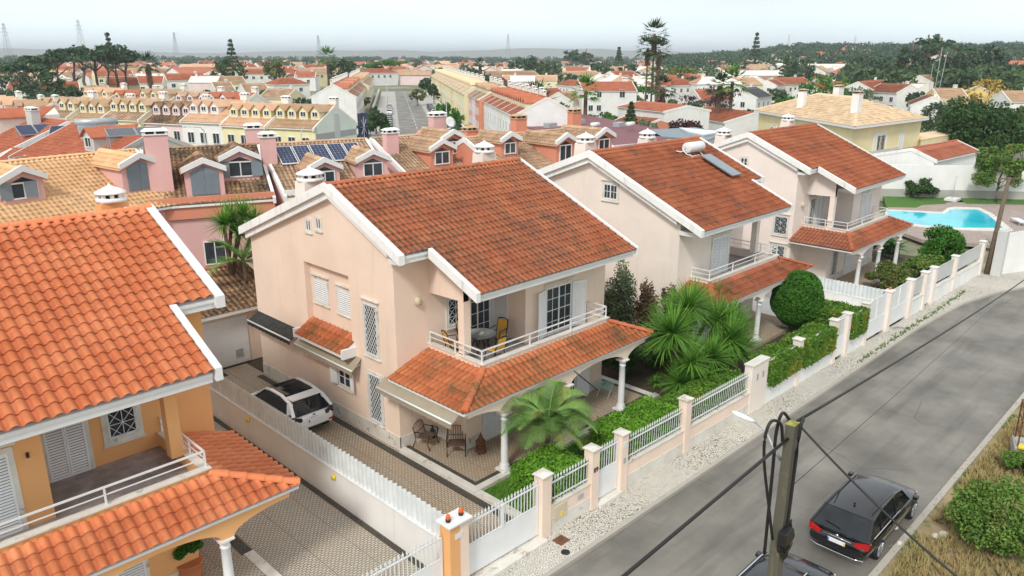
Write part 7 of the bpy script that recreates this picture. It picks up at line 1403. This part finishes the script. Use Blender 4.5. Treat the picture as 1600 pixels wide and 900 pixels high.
cT = ony(1560, 470, -12.0); e = pt+Vector((.2, -.05, -1.3)); cable('thin grey wire from the pole above the black estate car', e, e+(cT-e)*1.2, .1, .006)
# far right pole
pb2 = onz(1541, 428, -.85); pt2 = ony(1577, 277, pb2.y-.3); r = empty('utility_pole', pb2, 'leaning dark wooden utility pole at the bend by the white wall', 'utility pole'); m = MB(); m.tube([(0, 0, -.2), pt2-pb2], [.19, .12], 9); m.build('pole', M['bark'], r); q = pt2-pb2; m = MB(); m.bar(q+Vector((-.6, .5, -.1)), q+Vector((.6, -.5, -.1)), .1); m.build('crossarm', M['wood'], r)
# rubble frame at the right edge
r = empty('scrap_frame', onz(1598, 712, -.5), 'rusty steel frame with blue plastic sheet on a concrete block at the right edge', 'scrap', rz=.3)
m = MB(); m.box(-.6, -.4, 0, .5, .4, .55); m.build('concrete_block', M['conc'], r, bevel=.03); m = MB()
for a in ((-.5, -.3), (.4, -.3), (.4, .3), (-.5, .3)): m.bar((*a, .5), (a[0]*.9+.1, a[1], 2.1), .05)
for z_ in (1.0, 1.55, 2.05): m.bar((-.5, -.3, z_), (.45, -.3, z_), .04); m.bar((-.5, .3, z_), (.45, .3, z_), .04); m.bar((-.5, -.3, z_), (-.5, .3, z_), .04)
m.build('frame', M['rust'], r); m = MB(); m.add([(-.5, -.32, 1.0), (.42, -.33, 1.02), (.45, -.34, 1.7), (-.2, -.3, 1.62), (-.48, -.33, 1.75)], [(0, 1, 2, 3, 4)]); o = m.build('plastic_sheet', plain('blue_sheet', (.35, .48, .55), .3), r); so_ = o.modifiers.new('t', 'SOLIDIFY'); so_.thickness = .01
m = MB(); m.box(-.7, -.2, .56, -.3, .3, .62); m.build('green_board', M['yel'], r)
# stones and litter on the verge
for k, (px, py) in enumerate(((1405, 850), (1398, 825), (1462, 838), (1475, 835))): 
    p = onz(px, py, gz(9)-.05); m = MB(); m.lathe([(.02, 0), (.12+.03*k, .03), (.1, .09), (.03, .12)], n=7, smooth=False); o = tag(m.build('stone', M['stone']), ['pale stone by the verge kerb nearest the black estate car', 'small stone on the kerb beside the black estate car', 'pale stone in the dry grass before the wild bush', 'crumpled pale stone right beside the wild bush'][k], 'stone'); o.location = p; o.scale = (1, .7, .8)
# ------------------------------------------------------------------ trees of the town
def base_at(px, D, z=-1.6): v = ray(px, 88); h = math.hypot(v.x, v.y); return Vector((CP[0]+v.x/h*D, CP[1]+v.y/h*D, z))
TL = [ # px, distance, height, width, material, kind, label
 (10, 250, 15, 14, 'pine', 'round', 'dark pine at the far left edge of the grove'), (38, 230, 15, 13, 'pine', 'pine', 'broad pine second from the left edge'), (62, 260, 17, 14, 'pine', 'pine', 'broad dark pine left of the tall leaning one'), (70, 215, 13, 11, 'farleaf', 'round', 'rounded green tree under the left pines'), (85, 240, 18, 13, 'pine', 'pine', 'tall pine with a ragged top in the left grove'),
 (50, 190, 10, 10, 'farleaf', 'round', 'brownish green tree behind the left tan roofs'), (28, 200, 11, 12, 'pine', 'round', 'bushy dark tree behind the left hipped roof'), (112, 270, 19, 12, 'pine', 'pine', 'umbrella pine left of centre in the grove'), (128, 260, 19.5, 12, 'pine', 'pine', 'umbrella pine at the centre of the grove'), (146, 265, 19.5, 13, 'pine', 'pine', 'umbrella pine with a double trunk right of the grove centre'),
 (162, 255, 19.5, 11, 'pine', 'pine', 'umbrella pine third from the right end'), (178, 260, 19, 12, 'pine', 'pine', 'umbrella pine second from the right end'), (194, 270, 18.5, 12, 'pine', 'pine', 'last umbrella pine at the right end of the grove'), (128, 175, 9.5, 7, 'leafD', 'cone', 'dark conifer in front of the pine trunks'), (105, 220, 9, 8, 'farleaf', 'round', 'low bush below the umbrella pines'),
 (173, 420, 27, 7, 'pine', 'cone', 'thin layered conifer rising above the grove'), (362, 400, 24, 11, 'pine', 'cone', 'pale layered conifer behind the domed tree'), (357, 330, 16.5, 15, 'leafD', 'round', 'large dark domed tree behind the red roofs'), (425, 380, 15.5, 13, 'leafS', 'round', 'brownish autumn tree left of the far palm'),
 (535, 330, 16, 14, 'leafD', 'round', 'dark round tree right of the far palm'), (610, 470, 14, 30, 'leafT', 'pine', 'wide umbrella tree above the orange roofs at the street end'), (575, 480, 13, 16, 'leafT', 'round', 'green tree left of the wide umbrella tree'), (590, 470, 12, 9, 'leafD', 'round', 'small tree tucked behind the wide umbrella tree'),
 (485, 150, 6, 9, 'leafT', 'round', 'green hedge like tree beside the white bungalow'), (462, 152, 5, 8, 'leafD', 'round', 'clipped dark green block by the white bungalow'), (582, 165, 6.0, 4.6, 'farleaf', 'round', 'lively green tree in the walled garden left of the street'), (597, 165, 4.0, 2.6, 'leafT', 'cone', 'small cypress in the walled garden left of the street'), (566, 160, 3.6, 5, 'leafD', 'round', 'dark shrub in the walled garden left of the street'),
 (606, 100, 2.7, 7, 'leafO', 'round', 'olive toned tree mass at the near end of the far street'), (632, 100, 2.5, 5, 'leafO', 'round', 'olive toned bush just right of the other at the street end'), (664, 320, 8, 5.5, 'leafD', 'round', 'dark tree at the far end of the street on the right'), (676, 270, 7, 4.5, 'leafD', 'round', 'dark tree second at the far end of the street'), (690, 182, 6, 4.2, 'leafT', 'round', 'round clipped tree beside the cream terrace'), (705, 155, 6, 4.6, 'leafT', 'round', 'big round clipped tree beside the pink terrace'), (712, 140, 4.0, 2.6, 'farleaf', 'round', 'small yellow green tree by the pink terrace'), (722, 125, 3.2, 3, 'farleaf', 'round', 'green shrub at the foot of the pink house'),
 (556, 235, 5, 8, 'leafD', 'round', 'dark green hedge mass before the white red roofed house'), (745, 330, 12, 11, 'leafD', 'round', 'dark tree left of the bright orange house'), (760, 300, 10, 12, 'leafD', 'round', 'dark bushy tree beside the bright orange house'), (785, 230, 8, 11, 'leafT', 'round', 'green tree in front of the orange gabled house'), (805, 180, 6, 9, 'leafS', 'round', 'yellow green shrub below the angled off-white house'), (825, 215, 7, 12, 'leafB', 'round', 'light green shrub mass in front of the off-white house'),
 (835, 380, 17, 16, 'pine', 'round', 'tall dark tree behind the angled off-white house'), (812, 400, 16, 16, 'pine', 'round', 'dark tree left of the tallest behind the off-white house'), (860, 370, 14, 16, 'farleaf', 'round', 'brown green tree right behind the off-white house'), (895, 700, 24, 18, 'pine', 'gum', 'tall dark tree cluster on the skyline'), (915, 720, 25, 20, 'pine', 'gum', 'tall dark tree right in the skyline cluster'), (940, 420, 15, 16, 'pine', 'round', 'dark green tree left of the umbrella tree'), (985, 430, 13, 18, 'pine', 'round', 'dark tree behind the orange roofed house'), (967, 500, 22, 10, 'pine', 'cone', 'pointed conifer on the skyline left of the tall palms'),
 (990, 205, 9.5, 14, 'leafT', 'pine', 'broad umbrella shaped green tree left of the tall palms'), (978, 200, 8, 10, 'leafT', 'round', 'green tree under the umbrella tree'), (925, 215, 7, 14, 'leafD', 'round', 'dark tree behind the lone fan palm'), (945, 165, 4.5, 10, 'leafT', 'round', 'round hedge tree left of the tall white house foot'), (960, 125, 5, 9, 'leafD', 'round', 'dark green shrub left before the brick hut'), (930, 135, 4.5, 9, 'leafT', 'round', 'green shrub at the foot of the lone fan palm'),
 (990, 135, 8.5, 4.5, 'leafD', 'cone', 'slim dark conifer before the tall white house'), (1010, 128, 6, 5, 'leafO', 'round', 'pale green tree right of the slim conifer'), (1080, 128, 6.5, 8, 'plum', 'round', 'plum coloured shrub beside the rusty hipped roof'), (1055, 122, 3.8, 6, 'leafT', 'round', 'green clipped hedge below the plum shrub'), (1112, 205, 9, 16, 'plum', 'round', 'large dark purple tree below the palm pair'), (1075, 185, 6, 14, 'leafD', 'round', 'dark shrub mass left of the purple tree'),
 (1060, 330, 12, 26, 'leafS', 'pine', 'wide brownish umbrella tree behind the tall palms'), (1075, 300, 10, 15, 'farleaf', 'round', 'green tree right below the wide brownish one'), (1225, 150, 7.5, 7, 'leafD', 'cone', 'dark conifer left of the big villa roof'), (1180, 520, 31, 12, 'pine', 'cone', 'tall thin conifer on the right skyline'), (1230, 330, 17, 9, 'farleaf', 'cone', 'layered green conifer behind the villa'), (1255, 380, 17, 16, 'pine', 'round', 'dark tree right of the layered conifer'),
 (1293, 235, 12, 16, 'leafT', 'round', 'large domed bright green tree behind the villa'), (1340, 250, 8, 17, 'leafO', 'round', 'grey green tree right of the domed one'), (1350, 420, 19, 20, 'pine', 'round', 'dark tree rising right of the domed one'), (1378, 400, 18, 18, 'pine', 'round', 'broad dark tree before the gum trees'), (1405, 330, 15, 7, 'leafD', 'cone', 'pointed dark conifer before the gum trees'),
 (1425, 340, 24, 18, 'pine', 'gum', 'airy gum tree at the left of the skyline group'), (1448, 330, 26, 18, 'pine', 'gum', 'tallest airy gum tree of the skyline group'), (1472, 335, 25, 20, 'pine', 'gum', 'broad airy gum tree, third of the skyline group'), (1490, 330, 20, 17, 'pine', 'gum', 'lower airy gum tree at the right of the group'), (1468, 300, 12, 14, 'farleaf', 'round', 'light green tree under the gum trees'), (1500, 310, 12, 15, 'farleaf', 'round', 'green tree right under the gum trees'), (1440, 300, 12, 16, 'pine', 'round', 'dark green tree under the tallest gum'),
 (1532, 350, 22, 14, 'pine', 'gum', 'thin airy gum tree right of the gap'), (1550, 345, 21, 15, 'pine', 'gum', 'airy gum tree with a rounded crown near the right edge'), (1570, 350, 18, 10, 'pine', 'gum', 'small airy gum tree near the right edge'), (1555, 240, 11, 17, 'autumn', 'round', 'golden autumn tree before the right wood'), (1535, 300, 13, 18, 'farleaf', 'round', 'dark green tree left behind the golden one'), (1585, 260, 11, 16, 'farleaf', 'round', 'green tree right of the golden one'), (1510, 340, 16, 20, 'pine', 'round', 'dark tree filling the gap between gum trees'), (1590, 330, 15, 20, 'pine', 'round', 'dark tree at the right edge of the wood')]
for i, (px, D, h, w, mat, kd, lab) in enumerate(TL):
    make_tree('conifer' if kd == 'cone' else ('pine_tree' if kd == 'pine' and mat == 'pine' else 'tree'), lab, 'tree', h, w, mat, 1500 if D < 200 else 900, .42 if D < 200 else .0021*D+.15, kd, 100+i, 'trees of the town', loc=base_at(px, D))
q = onz(1522, 258, -1.4); shrub('large dark green tree beyond the white pool wall', q, 13.0, 9.8, 'leafD', 22000, .34, 'tree', 70, cat='tree', jag=.18); q = onz(1598, 250, -1.4); shrub('looser yellow green tree right of the large dark tree', q, 10, 9, 'leafS', 6000, .32, 'tree', 40, cat='tree'); make_tree('tree', 'light green tree behind the large dark tree beyond the pool', 'tree', 9, 9, 'farleaf', 4000, .28, 'round', 14, None, loc=onz(1470, 232, -1.5))
def umb(label, loc, h, w, mat, seed):
    r = make_tree('pine_tree', label, 'tree', h, w, mat, 11000, .17, 'round', seed, None, loc=loc, tr=.12); return r
umb('umbrella shaped light green pine with forked trunk beside the pool wall', onz(1556, 316, PZ), 6.6, 5.6, 'leafB', 6)
q = onz(1434, 308, PZ); shrub('spiky dark green bush on the lawn before the pool wall', q, 4.2, 2.4, 'leafD', 5000, .2)
yucca('agave with long pointed leaves by the pool corner behind the pole', onz(1552, 388, -.8), [onz(1552, 388, -.5)], 1.5, 'leafO', 60, .1)
# fan palms
def fan_palm(label, px, D, h, R, tr=.28, skirt=0, name='palm_tree', nf=34, lean=0):
    r = empty(name, base_at(px, D), label, 'palm', 'palms of the town'); m = MB(); m.tube([(0, 0, 0), (lean*.4, 0, h*.5), (lean, 0, h)], [tr*1.3, tr, tr*.9], 8); m.build('trunk', M['palmbark'], r); vs = []; fs = []; c = Vector((lean, 0, h))
    for i in range(nf):
        a = i*2.4; e = -.5+2.0*((i+.5)/nf); d = Vector((math.cos(a)*math.cos(e), math.sin(a)*math.cos(e), math.sin(e))); L = R*(.8+.3*rng.random()); tip = c+d*L*.55-Vector((0, 0, .1*L))
        s = d.cross(Vector((0, 0, 1))).normalized(); u_ = s.cross(d)
        for k in range(9): t = (k-4)/4*1.25; blade(vs, fs, tip, (d*math.cos(t)+s*math.sin(t)-Vector((0, 0, .25))), L*.5, .22*R/3, .6, 2)
    soup('fronds', vs, fs, M['yucca' if not skirt else 'farleaf'], r)
    if skirt:
        vs = []; fs = []
        for i in range(160): a = rng.random()*6.28; z_ = h-rng.random()*skirt; blade(vs, fs, (math.cos(a)*tr+lean, math.sin(a)*tr, z_), Vector((math.cos(a)*.5, math.sin(a)*.5, -1)), .35*R, .3, .3, 2)
        soup('dead_leaf_skirt', vs, fs, M['palmbark'], r)
    return r
fan_palm('lone fan palm with thick trunk left of the tall white house', 917, 158, 9.2, 3.9, .42); fan_palm('tallest slim fan palm of the skyline pair', 1021, 182, 20.5, 4.2, .2, 3.5); fan_palm('slightly shorter slim fan palm left in the skyline pair', 1012, 184, 17.5, 3.7, .2, 3); fan_palm('third fan palm with hanging skirt under the skyline pair', 1030, 178, 17.0, 3.6, .3, 11); fan_palm('short thick fan palm right below the skyline pair', 1038, 160, 9.8, 3.6, .4, 5)
fan_palm('fan palm left in the pair before the stepped red roofs', 1129, 160, 10.2, 3.6, .35, 2); fan_palm('fan palm right in the pair before the stepped red roofs', 1148, 160, 11.0, 3.9, .35, 0); fan_palm('far palm on the skyline left of the dark round tree', 511, 330, 15, 6, .5); fan_palm('shaggy low palm by the maroon roofed grey house', 838, 175, 5.0, 7, .5, 2); fan_palm('small far palm left of the orange gabled house', 750, 300, 13, 3, .4, 4); fan_palm('small dark palm right of the pine grove', 229, 240, 13.5, 4, .4, 5); fan_palm('short fan palm right of the tree domed green', 1022, 260, 10, 4, .4)
# anonymous garden trees between the far houses
gl_ = ['small mid green garden tree among the far houses', 'small deep green garden tree among the far houses', 'small blackish green garden tree among the far houses', 'small olive brown garden tree among the far houses']
pt_ = [make_tree('tree', gl_[i], 'tree', 6, 6, mt, 700, .5, 'round', 300+i, 'garden trees among the far houses', loc=base_at(200+150*i, 260)) for i, mt in enumerate(('farleaf', 'leafT', 'pine', 'leafS'))]
R_ = random.Random(11)
for i in range(190):
    px = R_.uniform(-30, 1640); D = R_.choice([R_.uniform(170, 330), R_.uniform(280, 700)]); 
    if 480 < px < 780 and D < 450: continue
    if px < 560 and D < 185: continue
    c = copy_tree(pt_[i % 4]); s = R_.uniform(.6, 1.25)*(1 if D < 330 else 1.35); c.location = base_at(px, D); c.scale = (s*1.2, s*1.2, s); c.rotation_euler.z = R_.uniform(0, 6)
mp_ = []
for i, (wl, tl, hp_, lb) in enumerate((('white', 'tileF', 0, 'white red roofed house in the distant rows of the town'), ('white', 'tileR', 4, 'white house with hipped red roof in the distant rows'), ('offwhite', 'tileG', 0, 'off-white tan roofed house in the distant rows'), ('lyellow', 'tileH', 0, 'pale yellow peach roofed house in the distant rows'), ('white', 'tileH', 4, 'white house with hipped peach roof in the distant rows'), ('lpink', 'tileF', 0, 'pale pink red roofed house in the distant rows'))):
    mp_.append(town(100+230*i, 104+i % 3, 8, 36, 20*i, wl, tl, lb, hip=hp_, group='houses of the distant rows'))
def hz(px, D): return -1.6 if px < 1000 else -1.6+max(0, min(1, (px-1000)/250))*max(0, min(1, (D-450)/500))*17
for i in range(150):
    D = R_.uniform(250, 620); px = R_.uniform(-20, 1630)
    if 540 < px < 760 and D < 480: continue
    if px < 560 and D < 300: continue
    c = copy_tree(mp_[i % 6]); c.location = base_at(px, D, hz(px, D)); c.rotation_euler.z = R_.choice((.9, -.7, 2.4, -2.2, .1))+R_.uniform(-.15, .15); s = R_.uniform(.8, 1.05); c.scale = (s*R_.uniform(.8, 1.2), s, s)
# far tiny houses
m = MB(); tm_ = [M['white'], M['offwhite'], M['lpink'], M['tileF'], M['tileG'], M['tileH']]
for i in range(520):
    D = 450+1300*R_.random()**1.2; px_ = R_.uniform(-40, 1640); s_ = R_.uniform(.8, 1.35); p = base_at(px_, D, hz(px_, D)); w_ = R_.choice((.9, -.7, .1))+R_.uniform(-.2, .2)
    m.M = Matrix.Translation(p) @ Matrix.Rotation(w_, 4, 'Z') @ Matrix.Diagonal((s_*R_.uniform(.8, 1.5), s_, s_*R_.uniform(.8, 1.1), 1))
    m.mi = R_.choice((0, 0, 0, 1, 2)); m.prism([(-4.5, 0), (4.5, 0), (4.5, 5.5), (0, 7.6), (-4.5, 5.5)], -6, 6); m.mi = R_.choice((3, 3, 4, 5)); m.add([(-6.3, -5, 5.35), (6.3, -5, 5.35), (6.3, 0, 7.75), (-6.3, 0, 7.75), (-6.3, 5, 5.35), (6.3, 5, 5.35)], [(0, 1, 2, 3), (3, 2, 5, 4)])
o = m.build('far_town', tm_, fix=False); o['kind'] = 'stuff'; tag(o, 'mass of tiny white and red houses of the hazy far town', 'far town')
# woods on the skyline: one mass each
def wood(name, label, px0, px1, D0, D1, n, h0, h1, zf_, w=11, mat='pine', nl=150, seed=0):
    rg = np.random.default_rng(seed); C = []
    for i in range(n):
        px = rg.uniform(px0, px1); D = rg.uniform(D0, D1); b = base_at(px, D, zf_(px, D)); h = rg.uniform(h0, h1); C.append((b.x, b.y, b.z, h, w*rg.uniform(.7, 1.3)))
    C = np.array(C); k = np.repeat(np.arange(n), nl); N_ = len(k); d = rg.normal(size=(N_, 3)); d /= np.linalg.norm(d, axis=1)[:, None]; q = C[k]; P = q[:, :3]+d*np.stack([q[:, 4]/2, q[:, 4]/2, q[:, 3]*.38], 1)*(.55+.45*rg.random(N_))[:, None]; P[:, 2] += q[:, 3]*.62
    o = leaves(name, P, w*.12, M[mat], rg); o['kind'] = 'stuff'; tag(o, label, 'wood'); return o
def hz(px, D): return -1.6 if px < 1000 else -1.6+max(0, min(1, (px-1000)/250))*max(0, min(1, (D-450)/500))*17
wood('far_wood', 'hazy dark pine woods along the left and middle horizon', -60, 1100, 1100, 2100, 420, 11, 17, hz, 15, seed=1)
wood('far_wood', 'scattered dark woods between the far houses', -60, 1100, 480, 1100, 110, 8, 13, hz, 11, seed=2)
wood('hillside_wood', 'dense pine wood covering the rising ground at the right', 1030, 1680, 800, 1600, 900, 10, 16, hz, 15, seed=3)
wood('hillside_wood', 'scattered dark trees between the houses on the right', 1040, 1680, 430, 800, 190, 9, 14, hz, 12, seed=8)
wood('hillside_wood', 'green mixed trees at the foot of the right wood', 1330, 1680, 270, 430, 150, 9, 14, hz, 12, 'farleaf', 200, seed=4)
# hill terrain at the right, distant hills
m = MB(); vs = []; fs = []; ps = list(range(980, 1721, 40)); Ds = [420, 500, 600, 750, 950, 1300, 1800]
for D in Ds: vs += [tuple(base_at(p, D, hz(p, D)-.3)) for p in ps]
for i in range(len(Ds)-1):
    for j in range(len(ps)-1): a = i*len(ps)+j; fs.append((a, a+1, a+1+len(ps), a+len(ps)))
m.add(vs, fs, smooth=True); structure('hill_ground', m, M['far'])
m = MB(); vs = []; fs = []; ps = list(range(-200, 1900, 30))
for i, p in enumerate(ps):
    z = 38+26*noise.noise(Vector((p*.004, .3, 0)))+14*noise.noise(Vector((p*.02, 1.3, 0)))+18*math.exp(-((p-900)/260)**2)
    vs += [tuple(base_at(p, 5600, -5)), tuple(base_at(p, 6400, z+14)), tuple(base_at(p, 7600, -5))]
for i in range(len(ps)-1): fs += [(3*i, 3*i+3, 3*i+4, 3*i+1), (3*i+1, 3*i+4, 3*i+5, 3*i+2)]
m.add(vs, fs, smooth=True); structure('distant_hills', m, M['far'])
# pylons
def pylon(px, ytop, ybase, D, label):
    s = (ybase-ytop)/FPX*D; b = base_at(px, D, CP[2]-(ybase-88)/FPX*D); r = empty('power_pylon', b, label, 'pylon', 'power pylons on the skyline', .5); m = MB(); w = s*.09; t = D*.00024
    lv = [0, .2, .38, .54, .68, .8, .9, 1.0]; W_ = lambda u: w*(1-u*.82)
    for sx in (-1, 1):
        for sy in (-1, 1):
            for u, v in zip(lv, lv[1:]): m.bar((sx*W_(u), sy*W_(u), u*s), (sx*W_(v), sy*W_(v), v*s), t)
    for u, v in zip(lv, lv[1:]): 
        for sx in (-1, 1): m.bar((sx*W_(u), -W_(u), u*s), (-sx*W_(v), -W_(v), v*s), t*.8); m.bar((sx*W_(u), W_(u), u*s), (-sx*W_(v), W_(v), v*s), t*.8)
    m.build('lattice', M['gmetal'], r, fix=False)
    for u, L in ((.72, .17), (.84, .14), (.94, .10)): m2 = MB(); m2.bar((-s*L, 0, s*u), (s*L, 0, s*u), t*1.2); m2.build('crossarm', M['gmetal'], r)
for a in ((14, 49, 88, 1300, 'leftmost lattice power pylon above the pine grove'), (130, 43, 88, 1500, 'lattice power pylon above the middle of the pine grove'), (276, 57, 86, 1900, 'pale lattice pylon between the grove and the domed tree'), (499, 59, 90, 1500, 'lattice pylon left of the far palm'), (794, 56, 84, 2200, 'slender pylon above the cream terrace'), (1038, 51, 84, 2100, 'pylon behind the tall palm pair'), (1333, 60, 84, 2300, 'faint pylon above the right wood'), (1230, 58, 80, 2300, 'faint pylon left on the right wooded skyline')): pylon(*a)
# sports aerial frame by the gum trees
b = base_at(1468, 235); r = empty('floodlight_mast', b, 'pale forked metal mast in front of the gum trees', 'mast'); m = MB(); m.tube([(0, 0, 0), (0, 0, 7)], .2, 6); m.bar((-4, 0, 7), (4, 0, 7), .14); m.bar((-4, 0, 7), (-4.2, 0, 14), .1); m.bar((.3, 0, 7), (1.2, 0, 18), .1); m.bar((4, 0, 7), (6, 0, 17), .1); m.build('mast', M['gmetal'], r)
# ------------------------------------------------------------------ haze
HAZE = True
if HAZE:
    m = MB(); m.box(-3500, -1500, -6.5, 7500, 9500, 92); o = m.build('haze', newmat('haze_air')[0]); o['kind'] = 'stuff'; o['label'] = 'thin pale blue grey haze fading the far woods and hills'; o['category'] = 'haze'
    t = o.data.materials[0].node_tree; t.nodes.clear(); pv = N(t, 'ShaderNodeVolumePrincipled'); pv.inputs['Density'].default_value = .0002; pv.inputs['Color'].default_value = (.86, .93, 1.0, 1); pv.inputs['Anisotropy'].default_value = .2
    ou = N(t, 'ShaderNodeOutputMaterial'); t.links.new(pv.outputs[0], ou.inputs['Volume'])
